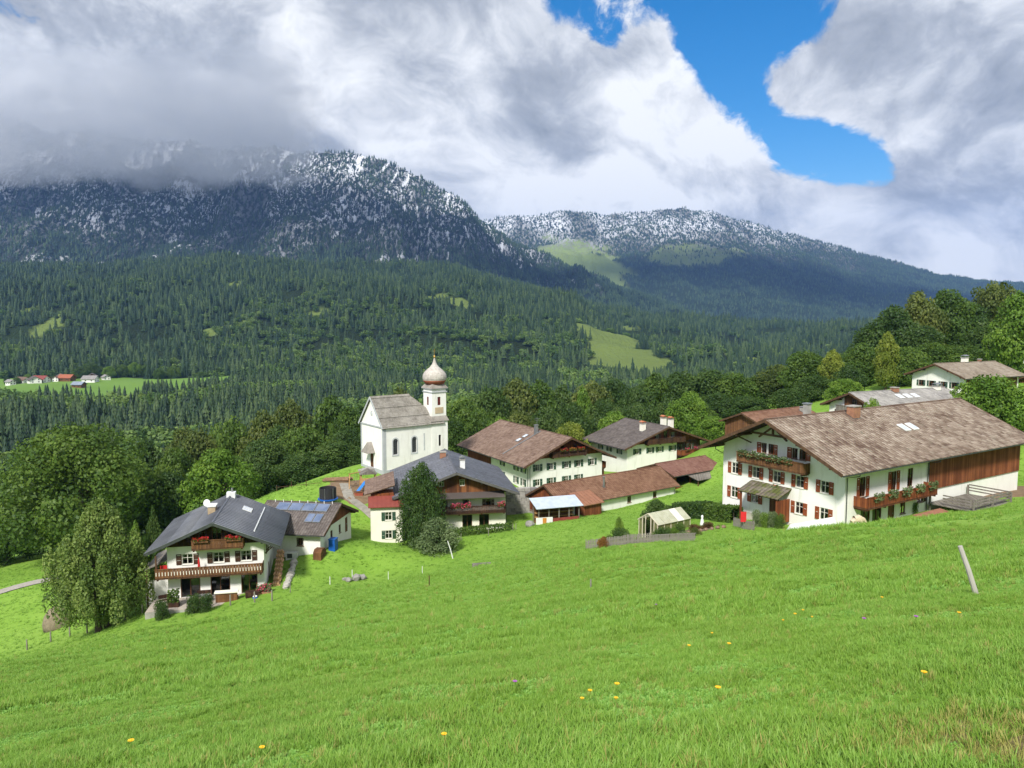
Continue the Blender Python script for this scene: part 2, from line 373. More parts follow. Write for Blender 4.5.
for px, py, Y in ((700, 546, 52), (760, 536, 52), (800, 531, 52), (840, 526, 52), (900, 521, 52), (960, 517, 52), (1024, 514, 52), (1100, 511, 52), (600, 560, 40), (700, 550, 38), (840, 531, 38), (1024, 522, 38)):
    p = at(px, py, Y); CTRL.append((p.x, p.y, p.z))
_C = np.array(CTRL, float)
def _tps_solve():
    d = np.linalg.norm(_C[:, None, :2] - _C[None, :, :2], axis=2); K = np.where(d > 0, d * d * np.log(d + 1e-9), 0)
    n = len(_C); P = np.c_[np.ones(n), _C[:, :2]]; A = np.zeros((n + 3, n + 3)); A[:n, :n] = K + 2.0 * np.eye(n); A[:n, n:] = P; A[n:, :n] = P.T
    return np.linalg.solve(A, np.r_[_C[:, 2], 0, 0, 0])
_W = _tps_solve()
def valley(x, y):
    return -76 + 68 * sstep(x - .22 * y, 20, 150) * sstep(y, 700, 250) + (fbm(x / 160, y / 160, 4, 3) - .5) * 16 - 10 * sstep(-x, 200, 800) * 0
def ground(x, y, micro=True):
    x = np.atleast_1d(np.asarray(x, float)); y = np.atleast_1d(np.asarray(y, float)); out = np.empty(x.shape)
    xf, yf, of = x.ravel(), y.ravel(), out.ravel()
    for i in range(0, len(xf), 20000):
        a, b = xf[i:i + 20000], yf[i:i + 20000]
        ca, cb = np.clip(a, -170, 190), np.clip(b, -30, 290)
        d2 = (ca[:, None] - _C[None, :, 0]) ** 2 + (cb[:, None] - _C[None, :, 1]) ** 2
        z = (.5 * d2 * np.log(d2 + 1e-9)) @ _W[:-3] + _W[-3] + _W[-2] * ca + _W[-1] * cb
        if micro: z = z + (fbm(a / 9, b / 9, 3, 21) - .5) * .55 * sstep(np.hypot(a, b), 6, 25) + (fbm(a / 1.3, b / 1.3, 3, 5) - .5) * .10
        far = np.maximum(sstep(b, 215, 330), sstep(np.abs(a - 10), 130, 185))
        of[i:i + 20000] = z * (1 - far) + valley(a, b) * far
    return out
def gz(x, y): return float(ground(x, y, True)[0])

def ground_hit(px, py, t=3.0):
    """where the view ray through a pixel of the photograph meets the ground"""
    d = direction(px, py); T = np.exp(np.linspace(math.log(t), math.log(400), 3000)); P = np.array(EYE)[None] + T[:, None] * np.array(d)[None]
    k = np.argmax(P[:, 2] < ground(P[:, 0], P[:, 1])); return Vector((P[k, 0], P[k, 1], gz(P[k, 0], P[k, 1])))
E0 = ground_hit(1030, 745)
def profile(knots):
    k = np.array(knots, float); return lambda px: np.interp(px, k[:, 0], k[:, 1])
def polar_mesh(name, zfun, r, az, m):
    A, Rr = np.meshgrid(az, r); X = Rr * np.sin(A); Y = Rr * np.cos(A); Z = zfun(X, Y)
    V = np.stack([X, Y, Z], -1).reshape(-1, 3); na, nr = len(az), len(r)
    i = np.arange(nr - 1)[:, None] * na + np.arange(na - 1)[None, :]; Fq = np.stack([i, i + 1, i + na + 1, i + na], -1).reshape(-1, 4)[:, ::-1]
    o = link(name, np_mesh(name, V, Fq, True), m); o['kind'] = 'structure'; return o

def col_px(x, y): return 512 + FPX * x / np.maximum(y, 1)
_foot = profile([(-900, 262), (0, 270), (100, 270), (200, 267), (300, 265), (400, 268), (450, 274), (500, 284), (560, 300), (600, 314), (640, 320), (700, 322), (760, 333), (800, 332), (900, 332), (1100, 334), (2000, 336)])
def foothill(x, y):
    zc = (316 - _foot(col_px(x, y)) + 5) / FPX * 2500; t = np.clip((y - 900) / 1600, 0, 1.6)
    back = sstep(y, 2500, 3300)
    z = -82 + (zc + 82) * np.where(t < 1, t ** 1.25, 1) - back * 260
    n = (fbm(x / 420, y / 420, 5, 31) - .5)
    rid = fbm(x / 330 + 5, y / 520, 4, 35, True, .5) - .55
    return z + (n * 110 + rid * 70) * sstep(t, .06, .35) * (1 - .55 * sstep(t, .8, 1)) - 10 * (1 - sstep(t, 0, .05))
_m1 = profile([(-1200, 135), (-300, 118), (0, 126), (60, 136), (150, 146), (250, 154), (300, 154), (330, 153), (350, 152), (378, 158), (402, 172), (430, 184), (460, 204), (500, 233), (540, 256), (580, 274), (620, 291), (660, 306), (700, 321), (740, 338), (800, 356), (1000, 380), (2500, 420)])
def mountain(x, y):
    px = col_px(x, y); zc = (316 - _m1(px)) / FPX * 4700; t = np.clip((y - 2350) / 2350, 0, 1.4)
    sl = np.where(t < 1, .30 * t + .70 * t ** 1.55, 1 - (t - 1) * .9)
    rid = fbm(x / 520 + .35 * np.sin(y / 700), y / 1500, 5, 41, True, .55) - .55
    n = fbm(x / 300, y / 300, 5, 47) - .5
    k = sstep(t, .08, .4)
    return -120 + (zc + 120) * sl + (rid * 330 + n * 90) * k * (1 - .72 * sstep(t, .72, 1.0)) + (fbm(x / 90, y / 90, 3, 58) - .5) * 60 * k
_m2 = profile([(-900, 250), (300, 235), (440, 226), (525, 218), (565, 213), (600, 217), (640, 216), (665, 211), (700, 213), (740, 224), (800, 240), (860, 255), (920, 271), (970, 281), (1024, 284), (1200, 296), (2000, 320)])
def far_mountain(x, y):
    px = col_px(x, y); zc = (316 - _m2(px)) / FPX * 7600; t = np.clip((y - 4100) / 3500, 0, 1.35)
    sl = np.where(t < 1, .55 * t + .45 * t ** 1.8, 1 - (t - 1) * .8)
    rid = fbm(x / 800 + .2, y / 1700, 5, 61, True, .55) - .55; n = fbm(x / 500, y / 500, 5, 67) - .5; k = sstep(t, .05, .35)
    return -120 + (zc + 120) * sl + (rid * 300 + n * 110) * k * (1 - .85 * sstep(t, .75, 1.0)) + (fbm(x / 130, y / 130, 3, 77) - .5) * 55 * k

# --- ground material: meadow with tracks, bare earth, worn strips
def ground_material():
    m, t = new_mat('meadow_grass'); co = t.n('ShaderNodeNewGeometry').outputs['Position']
    a = t.noise(co, .045, 5, .6); b = t.noise(co, .5, 5, .65); c = t.noise(co, 7, 4, .7)
    f = t.math('ADD', t.math('ADD', t.math('MULTIPLY', a, .5), t.math('MULTIPLY', b, .45)), t.math('MULTIPLY', c, .5))
    g = t.ramp(f, ((.48, (.105, .21, .024)), (.70, (.165, .30, .036)), (.92, (.225, .365, .06))))
    dry = t.smooth(t.noise(t.vmath('MULTIPLY', co, (.35, 1.4, 1)), .11, 5, .6), .56, .74)
    g = t.mix(t.math('MULTIPLY', dry, .45), g, (.20, .275, .06))
    sp = t.n('ShaderNodeSeparateXYZ', i_0=co)
    # bare, dry bank at the track beside the photographer
    d = t.vmath('LENGTH', t.vmath('MULTIPLY', t.vmath('SUBTRACT', co, (E0.x, E0.y, 0)), (1.15, .50, 0)))
    e = t.smooth(t.math('ADD', d, t.math('MULTIPLY', t.noise(co, 1.6, 5, .7), 1.5)), 1.75, .85)
    g = t.mix(e, g, t.mix(t.noise(co, 5, 4, .7), (.12, .085, .04), (.26, .21, .10)))
    # forest floor beyond the village
    fl = t.smooth(sp.outputs[1], 205, 235)
    fl2 = t.math('MULTIPLY', fl, t.smooth(sp.outputs[1], 640, 600))
    g = t.mix(fl2, g, (.035, .055, .018))
    far = t.smooth(sp.outputs[1], 560, 700)
    g = t.mix(far, g, t.mix(t.noise(co, .006, 5, .6), (.095, .19, .03), (.16, .265, .05)))
    bs = principled(t, Base_Color=g, Roughness=.9, Specular_IOR_Level=.15)
    bp = t.n('ShaderNodeBump', i_Strength=.6, i_Distance=.12); t.l(t.math('ADD', c, t.math('MULTIPLY', b, 1.4)), bp.inputs['Height']); t.l(bp.outputs[0], bs.inputs['Normal'])
    finish(t, bs.outputs[0]); return m
def slope_material(name, rock_z0, rock_z1, rock, snow, snow_lo, floor, clear, nscale, snow_amt=.5):
    """wooded slope floor, clearings, rock and fresh snow higher up"""
    m, t = new_mat(name); geo = t.n('ShaderNodeNewGeometry'); co = geo.outputs['Position']; sp = t.n('ShaderNodeSeparateXYZ', i_0=co); z = sp.outputs[2]
    n1 = t.noise(co, nscale, 8, .65); n2 = t.noise(co, nscale * 20, 4, .7)
    str_ = t.noise(t.vmath('MULTIPLY', co, (1, .30, .28)), nscale * 17, 5, .66)
    base = t.mix(t.smooth(n1, .35, .65), floor, tuple(x * .6 for x in floor))
    cl = t.n('ShaderNodeAttribute', attribute_name='clear').outputs['Fac']
    base = t.mix(cl, base, t.mix(n1, clear, tuple(x * .75 for x in clear)))
    rk = t.mix(t.smooth(n2, .35, .7), rock, tuple(x * .55 for x in rock))
    rmask = t.math('MULTIPLY', t.smooth(t.math('ADD', z, t.math('MULTIPLY', t.math('SUBTRACT', n1, .5), 700)), rock_z0, rock_z1), t.smooth(str_, .46, .54))
    c = t.mix(rmask, base, rk)
    smask = t.math('MULTIPLY', t.smooth(t.math('ADD', z, t.math('MULTIPLY', t.math('SUBTRACT', n1, .5), 500)), snow_lo, snow_lo + 300), t.smooth(t.math('ADD', t.math('MULTIPLY', str_, .65), t.math('MULTIPLY', n2, .35)), snow_amt - .035, snow_amt + .045))
    big = t.noise(t.vmath('MULTIPLY', co, (1, .30, .30)), nscale * 1.1, 4, .55); smask = t.math('MULTIPLY', smask, t.smooth(big, .36, .56)); gul = t.n('ShaderNodeAttribute', attribute_name='gully').outputs['Fac']; gs = t.math('MULTIPLY', t.smooth(t.math('ADD', gul, t.math('MULTIPLY', t.math('SUBTRACT', n2, .5), .8)), .30, .60), t.smooth(z, snow_lo - 160, snow_lo + 160)); smask = t.math('MAXIMUM', t.math('MULTIPLY', smask, .8), t.math('MULTIPLY', t.math('MULTIPLY', gs, .9), t.smooth(str_, .40, .52))); c = t.mix(smask, c, snow)
    bs = principled(t, Base_Color=c, Roughness=.95, Specular_IOR_Level=.1)
    bp = t.n('ShaderNodeBump', i_Strength=.7, i_Distance=14); t.l(t.math('ADD', n2, str_), bp.inputs['Height']); t.l(bp.outputs[0], bs.inputs['Normal'])
    finish(t, bs.outputs[0]); return m
def gully(x, y):
    """snow-filled runnels going down the slope"""
    w = 60 * np.sin(y / 330.0) + 40 * np.sin(y / 150.0 + x / 400.0)
    a = fbm((x + w) / 150, y / 1300, 3, 141, True, .5); b = fbm((x + w) / 62, y / 520, 3, 143, True, .5)
    return np.clip(sstep(a, .78, .90) * .9 + sstep(b, .70, .84) * .8, 0, 1) * sstep(fbm(x / 260, y / 420, 3, 145), .36, .56)
def set_gully(o):
    me = o.data; co = np.empty(len(me.vertices) * 3, np.float32); me.vertices.foreach_get('co', co); co = co.reshape(-1, 3)
    a = me.attributes.new('gully', 'FLOAT', 'POINT'); a.data.foreach_set('value', gully(co[:, 0].astype(float), co[:, 1].astype(float)).astype(np.float32))
def set_clear(o, fun):
    me = o.data; co = np.empty(len(me.vertices) * 3, np.float32); me.vertices.foreach_get('co', co); co = co.reshape(-1, 3)
    a = me.attributes.new('clear', 'FLOAT', 'POINT'); a.data.foreach_set('value', fun(co[:, 0], co[:, 1]).astype(np.float32))
def py_of(x, y, z):
    c, s = math.cos(PITCH), math.sin(PITCH); zz = z - EYE.z
    d = y * c - zz * s; v = y * s + zz * c; return 384 - FPX * v / d, 512 + FPX * x / d

# clearings on the wooded hills: (x, y, half width, half depth, turn)
CLEAR = [(182, 1290, 60, 300, .0), (240, 2080, 95, 120, .1), (375, 1250, 24, 80, 0), (520, 1320, 46, 100, 0), (-975, 1500, 34, 70, 0), (-840, 1430, 20, 90, .1), (-512, 1400, 42, 60, .2), (-130, 1620, 46, 55, 0), (-620, 1760, 30, 34, 0), (-380, 1500, 26, 40, 0)]
def clearing(x, y):
    m = np.zeros(np.shape(x)); wob = (fbm(np.asarray(x) / 55, np.asarray(y) / 55, 3, 91) - .5) * 1.1
    for cx, cy, w, d, tr in CLEAR:
        c, s = math.cos(tr), math.sin(tr); u = ((x - cx) * c + (y - cy) * s) / w; v = (-(x - cx) * s + (y - cy) * c) / d
        m = np.maximum(m, sstep(np.hypot(u, v) + wob, 1.12, .92))
    return m

meadow = polar_mesh('meadow', lambda x, y: ground(x, y), np.exp(np.linspace(math.log(1.2), math.log(1300), 430)), np.linspace(R(-88), R(88), 620), ground_material())

meadow_back = polar_mesh('pasture', lambda x, y: ground(x, y, False), np.exp(np.linspace(math.log(1.2), math.log(160), 40)), np.linspace(R(87.5), R(272.5), 60), meadow.data.materials[0])
hill = polar_mesh('wooded_hill', foothill, np.linspace(880, 4000, 230), np.linspace(R(-52), R(46), 420), slope_material('wooded_hill_floor', 900, 1000, (.3, .3, .3), (.8, .82, .85), 4000, (.022, .038, .014), (.17, .23, .06), .006))
set_clear(hill, clearing)
mount = polar_mesh('mountain', mountain, np.linspace(2350, 6600, 260), np.linspace(R(-52), R(28), 760), slope_material('mountain_rock', 180, 480, (.15, .155, .165), (.80, .83, .88), 230, (.014, .024, .012), (.2, .28, .07), .0045, .525))
set_gully(mount)
set_clear(mount, lambda x, y: np.zeros(len(x)))
def far_lit_clearing(x, y):  # open flank with thinner trees; sunlight on it is painted into the colour
    py, px = py_of(x, y, far_mountain(x, y)); w = (fbm(x / 260, y / 260, 4, 12) - .5) * 60
    a = sstep(np.abs(px - (565 + (py - 240) * 1.0) + w), 40, 20) * sstep(py + w * .4, 238, 246) * sstep(py + w * .3, 300, 290)
    b = sstep(np.hypot((px - 690) / 45, (py - 255) / 12) + w / 60, 1.1, .8)
    return np.maximum(a * .95, b * .8)
farm_ = polar_mesh('far_mountain', far_mountain, np.linspace(4100, 10200, 240), np.linspace(R(-40), R(52), 460), slope_material('far_mountain_rock', 380, 700, (.22, .215, .20), (.72, .75, .80), 540, (.018, .030, .014), (.24, .31, .09), .0034, .485))  # clearing colour brightened to paint the sunlit flank
set_clear(farm_, far_lit_clearing)

# ------------------------------------------------------------------ scatter: one object, many instances, for what nobody could count
def scatter(name, P, rot, scl, idx, protos, label=None, cat=None):
    c = bpy.data.collections.new(name + '_kinds')
    for i, p in enumerate(protos):
        p.name = '%02d_%s_kind' % (i, name); c.objects.link(p)
    me = bpy.data.meshes.new(name); me.vertices.add(len(P)); me.vertices.foreach_set('co', np.asarray(P, np.float32).ravel())
    for nm, ty, dat, key in (('rot', 'FLOAT_VECTOR', rot, 'vector'), ('scl', 'FLOAT_VECTOR', scl, 'vector'), ('idx', 'INT', idx, 'value')):
        a = me.attributes.new(nm, ty, 'POINT'); a.data.foreach_set(key, np.asarray(dat, np.int32 if ty == 'INT' else np.float32).ravel())
    o = link(name, me); tag(o, label, cat, kind='stuff')
    g = bpy.data.node_groups.new(name, 'GeometryNodeTree'); g.interface.new_socket('Geometry', in_out='INPUT', socket_type='NodeSocketGeometry'); g.interface.new_socket('Geometry', in_out='OUTPUT', socket_type='NodeSocketGeometry')
    N = g.nodes; gi, go = N.new('NodeGroupInput'), N.new('NodeGroupOutput'); iop = N.new('GeometryNodeInstanceOnPoints'); ci = N.new('GeometryNodeCollectionInfo')
    ci.inputs['Collection'].default_value = c; ci.inputs['Separate Children'].default_value = True; ci.inputs['Reset Children'].default_value = True; iop.inputs['Pick Instance'].default_value = True
    def attr(nm, ty):
        a = N.new('GeometryNodeInputNamedAttribute'); a.data_type = ty; a.inputs[0].default_value = nm; return a.outputs[0]
    L = g.links.new; L(gi.outputs[0], iop.inputs['Points']); L(ci.outputs[0], iop.inputs['Instance']); L(attr('rot', 'FLOAT_VECTOR'), iop.inputs['Rotation']); L(attr('scl', 'FLOAT_VECTOR'), iop.inputs['Scale']); L(attr('idx', 'INT'), iop.inputs['Instance Index']); L(iop.outputs[0], go.inputs[0])
    o.modifiers.new('scatter', 'NODES').node_group = g; return o
def tone_attr(me, tone):
    a = me.attributes.new('tone', 'FLOAT', 'FACE'); a.data.foreach_set('value', np.asarray(tone, np.float32))

# --- conifers of the far woods
def conifer_mesh(name, tiers, blades, seed, spread=.17, m=None, base=.05):
    """stacked jagged skirts of boughs round a spire; height 1"""
    r = np.random.default_rng(seed); V = []; Fq = []; T = []
    for i in range(tiers):
        f = i / tiers; z = base + (1 - base) * f ** .95; nz_ = base + (1 - base) * ((i + 1) / tiers) ** .95; rad = spread * (1 - f) ** .9 * r.uniform(.85, 1.12) + .008; h = nz_ - z; b = len(V); n = 2 * blades; ph = r.uniform(0, 6.28)
        for k in range(n):
            a = ph + 2 * math.pi * k / n; q = rad * (r.uniform(.85, 1.25) if k % 2 == 0 else r.uniform(.45, .68)); V.append((q * math.cos(a), q * math.sin(a), z + (-h * r.uniform(.1, .5) if k % 2 == 0 else h * r.uniform(.1, .4))))
        V.append((r.normal(0, .006), r.normal(0, .006), min(1, nz_ + h * .9)))
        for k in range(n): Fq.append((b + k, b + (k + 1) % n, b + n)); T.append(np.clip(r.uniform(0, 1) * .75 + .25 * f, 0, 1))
    me = np_mesh(name, V, Fq); tone_attr(me, T); me.materials.append(m); return me
def blob_mesh(name, n, seed, m):
    """small far broadleaf crown: leaf clumps spread over a lumpy volume"""
    r = np.random.default_rng(seed); V = []; Fq = []; T = []
    L = [(r.uniform(-.22, .22), r.uniform(-.22, .22), r.uniform(.38, .82), r.uniform(.16, .26)) for _ in range(9)]
    for i in range(n):
        lx, ly, lz, lr = L[i % 9]; d = r.normal(size=3); d /= np.linalg.norm(d); p = np.array((lx, ly, lz)) + d * lr; q = r.normal(size=3) * .5 + d; q /= np.linalg.norm(q)
        a = np.cross(q, (.3, .2, .9)); a /= np.linalg.norm(a); b2 = np.cross(q, a); s = r.uniform(.045, .085); b = len(V)
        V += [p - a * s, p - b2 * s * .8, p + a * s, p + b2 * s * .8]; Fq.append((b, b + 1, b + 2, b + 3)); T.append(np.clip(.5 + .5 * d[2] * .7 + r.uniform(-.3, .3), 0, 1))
    me = np_mesh(name, V, Fq); tone_attr(me, T); me.materials.append(m); return me
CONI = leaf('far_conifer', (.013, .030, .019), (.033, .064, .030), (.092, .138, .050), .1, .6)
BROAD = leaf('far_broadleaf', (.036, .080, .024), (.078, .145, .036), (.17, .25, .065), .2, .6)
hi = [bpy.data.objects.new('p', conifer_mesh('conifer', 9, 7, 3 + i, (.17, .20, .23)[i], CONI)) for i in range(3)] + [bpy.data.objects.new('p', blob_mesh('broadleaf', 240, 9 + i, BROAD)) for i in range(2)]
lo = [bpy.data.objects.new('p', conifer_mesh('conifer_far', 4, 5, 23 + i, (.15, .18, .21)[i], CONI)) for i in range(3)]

def place_slope(n, az0, az1, y0, y1, zfun, keep, seed):
    r = np.random.default_rng(seed); out = []
    u = np.tan(np.linspace(az0, az1, 2))
    y = np.sqrt(r.uniform(y0 ** 2, y1 ** 2, n)); x = y * r.uniform(u[0], u[1], n); z = zfun(x, y); k = keep(x, y, z, r); return x[k], y[k], z[k]
def spread(name, x, y, z, hmin, hmax, kinds, weights, protos, seed, label, wide=1.0, thin_edge=None):
    r = np.random.default_rng(seed); n = len(x); h = r.uniform(hmin, hmax, n) * r.choice([1, 1, .8, 1.1], n)
    idx = r.choice(kinds, n, p=weights); w = h * wide * r.uniform(.85, 1.25, n) * np.where(idx >= 3, 1.05, 1.0); h = np.where(idx >= 3, h * .78, h)
    rot = np.c_[r.uniform(-.04, .04, n), r.uniform(-.04, .04, n), r.uniform(0, 6.28, n)]
    return scatter(name, np.c_[x, y, z - .4], rot, np.c_[w, w, h], idx, protos, label, 'forest')
# the wooded hill across the valley
def keep_hill(x, y, z, r):
    d = .12 + .88 * sstep(fbm(x / 110, y / 110, 4, 71), .34, .50); return (r.uniform(0, 1, len(x)) < d) & (clearing(x, y) < r.uniform(.05, 1.0, len(x)) * np.where(np.hypot(x - 190, y - 1350) < 420, .6, 1.45)) & (z > -92)
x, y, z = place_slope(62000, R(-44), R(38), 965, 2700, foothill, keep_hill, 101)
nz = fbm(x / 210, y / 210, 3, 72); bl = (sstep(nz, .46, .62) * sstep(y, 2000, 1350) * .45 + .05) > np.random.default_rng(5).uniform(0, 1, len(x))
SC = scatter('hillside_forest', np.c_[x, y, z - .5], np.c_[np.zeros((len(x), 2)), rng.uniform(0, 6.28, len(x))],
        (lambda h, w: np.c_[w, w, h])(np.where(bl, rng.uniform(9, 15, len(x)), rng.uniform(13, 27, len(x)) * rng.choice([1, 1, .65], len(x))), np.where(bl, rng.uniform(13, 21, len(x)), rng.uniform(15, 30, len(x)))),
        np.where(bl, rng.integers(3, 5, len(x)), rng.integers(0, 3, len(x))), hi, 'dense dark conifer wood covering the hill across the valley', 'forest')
# the mountain: closed forest below, thinning to scattered trees between rock and snow
def keep_m1(x, y, z, r):
    k = fbm(x / 170, y / 420, 4, 73); thr = 1 - .45 * sstep(z + (k - .5) * 500, 200, 700); st = fbm(x / 60, y / 260, 3, 74)
    return (r.uniform(0, 1, len(x)) < thr * (.55 + .45 * sstep(st, .36, .52)) * (1 - .9 * gully(x, y) * sstep(z, 60, 300)))
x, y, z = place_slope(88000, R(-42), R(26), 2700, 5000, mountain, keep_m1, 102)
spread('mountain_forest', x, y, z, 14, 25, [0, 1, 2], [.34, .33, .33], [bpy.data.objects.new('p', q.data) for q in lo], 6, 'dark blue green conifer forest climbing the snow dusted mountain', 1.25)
def keep_m2(x, y, z, r):
    k = fbm(x / 260, y / 500, 4, 75); thr = 1 - .66 * sstep(z + (k - .5) * 420, 450, 850)
    return (r.uniform(0, 1, len(x)) < thr) & (far_lit_clearing(x, y) < r.uniform(.15, .9, len(x)))
x, y, z = place_slope(66000, R(-4), R(42), 4300, 8100, far_mountain, keep_m2, 103)
spread('far_mountain_forest', x, y, z, 15, 25, [0, 1, 2], [.34, .33, .33], [bpy.data.objects.new('p', q.data) for q in lo], 7, 'blue shaded conifer forest on the far mountain behind the village', 1.5)
# valley wood in front of the far hamlet
def keep_v(x, y, z, r):
    px = col_px(x, y); edge = 640 + 200 * sstep(px, 110, 300) + (fbm(x / 90, y / 90, 3, 76) - .5) * 260 * sstep(px, 90, 160)
    strip = (y > 1010) & (y < 1040); return ((y < edge) & (y > 285)) | strip
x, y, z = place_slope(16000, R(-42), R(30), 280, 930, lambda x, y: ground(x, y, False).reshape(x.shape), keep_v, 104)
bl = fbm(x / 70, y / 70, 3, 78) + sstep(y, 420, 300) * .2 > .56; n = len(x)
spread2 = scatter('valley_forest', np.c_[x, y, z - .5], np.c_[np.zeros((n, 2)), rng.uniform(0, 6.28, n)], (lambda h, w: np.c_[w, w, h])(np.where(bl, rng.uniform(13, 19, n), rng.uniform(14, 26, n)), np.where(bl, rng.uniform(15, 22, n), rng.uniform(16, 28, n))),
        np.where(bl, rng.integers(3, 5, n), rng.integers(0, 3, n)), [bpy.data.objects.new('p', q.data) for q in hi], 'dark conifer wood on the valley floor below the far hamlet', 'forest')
# ------------------------------------------------------------------ house builder
def clip(poly, a, b, c):
    """keep a*u+b*v<=c"""
    out = []
    for i in range(len(poly)):
        p, q = poly[i], poly[(i + 1) % len(poly)]; dp, dq = a * p[0] + b * p[1] - c, a * q[0] + b * q[1] - c
        if dp <= 0: out.append(p)
        if (dp < 0 < dq) or (dq < 0 < dp): s = dp / (dp - dq); out.append((p[0] + s * (q[0] - p[0]), p[1] + s * (q[1] - p[1])))
    return out
def wall_panel(g, u0, u1, z0, z1, holes, place, inward, planes=(), depth=.16):
    """wall face with real openings: cells cut round the holes, reveals going inward; place(u,z) -> point"""
    us = sorted({u0, u1} | {h[0] for h in holes} | {h[1] for h in holes}); zs = sorted({z0, z1} | {h[2] for h in holes} | {h[3] for h in holes})
    for a, b in zip(us, us[1:]):
        for c, d in zip(zs, zs[1:]):
            mu, mz = (a + b) / 2, (c + d) / 2
            if any(h[0] < mu < h[1] and h[2] < mz < h[3] for h in holes): continue
            p = [(a, c), (b, c), (b, d), (a, d)]
            for pl in planes: p = clip(p, *pl) if p else p
            if len(p) >= 3: g.add([place(*q) for q in p], [tuple(range(len(p)))])
    i = Vector(inward) * depth
    for a, b, c, d in holes:
        q = [Vector(place(*v)) for v in ((a, c), (b, c), (b, d), (a, d))]
        for k in range(4): g.add([q[k], q[(k + 1) % 4], q[(k + 1) % 4] + i, q[k] + i], [(0, 1, 2, 3)])

def tile_field(n_v, n_u, vlen, ulen, o, du, dv, nrm, thick, r, jit=.012, gap=.006):
    """rows of separate overlapping tiles on a plane: o corner at the eave, du along the eave, dv up the slope"""
    i, j = np.meshgrid(np.arange(n_u), np.arange(n_v), indexing='ij'); i = i.ravel(); j = j.ravel(); n = len(i)
    w = ulen / n_u; l = vlen / n_v; sh = (j % 2) * 0.0
    u0 = i * w + gap; u1 = (i + 1) * w - gap; v0 = j * l - .04 + r.normal(0, jit, n); v1 = (j + 1) * l + .03
    lift = r.normal(0, .004, n); h0 = thick + .042 + lift; h1 = thick + .004 + lift * .3
    o, du, dv, nrm = map(np.asarray, (o, du, dv, nrm))
    def P(u, v, h): return o + u[:, None] * du + v[:, None] * dv + h[:, None] * nrm
    z = np.zeros(n) + thick - .03
    V = np.stack([P(u0, v0, h0), P(u1, v0, h0), P(u1, v1, h1), P(u0, v1, h1), P(u0, v0, z), P(u1, v0, z), P(u1, v1, z), P(u0, v1, z)], 1).reshape(-1, 3)
    b = np.arange(n)[:, None] * 8; F4 = np.concatenate([b + np.array(f) for f in ((0, 1, 2, 3), (4, 5, 1, 0), (5, 6, 2, 1), (7, 4, 0, 3))], 0)
    tone = np.clip(r.beta(2, 2, n), 0, 1); tone[r.uniform(0, 1, n) < .015] = 0; return V, F4, np.tile(tone, 4)

def flowers_mesh(name, box, n, size, m, parent, seed, droop=0):
    r = np.random.default_rng(seed); x0, y0, z0, x1, y1, z1 = box; P = np.c_[r.uniform(x0, x1, n), r.uniform(y0, y1, n), r.uniform(z0, z1, n)]
    P[:, 2] += .07 * np.sin(P[:, 0] * 5) + .06 * np.sin(P[:, 1] * 4.1); P[:, 2] -= droop * np.abs(r.normal(0, 1, n))
    D = r.normal(size=(n, 3)); D[:, 2] = np.abs(D[:, 2]) + .3; D /= np.linalg.norm(D, axis=1)[:, None]; return leaf_quads(name, P, D, r.uniform(size * .6, size * 1.3, n), r, m, parent)
def leaf_quads(name, P, D, S, r, m, parent=None, tone=None, aspect=.7):
    A = np.cross(D, r.normal(size=D.shape)); A /= np.linalg.norm(A, axis=1)[:, None] + 1e-9; B = np.cross(D, A); S = S[:, None]
    V = np.stack([P - A * S, P - B * S * aspect + D * S * .15, P + A * S, P + B * S * aspect + D * S * .15], 1).reshape(-1, 3)
    me = np_mesh(name, V, np.arange(len(V)).reshape(-1, 4)); tone_attr(me, r.uniform(0, 1, len(P)) if tone is None else np.clip(tone, 0, 1)); me.materials.append(m)
    if parent == 'mesh': return me
    return link(name, me, None, parent, 'stuff' if parent else None)

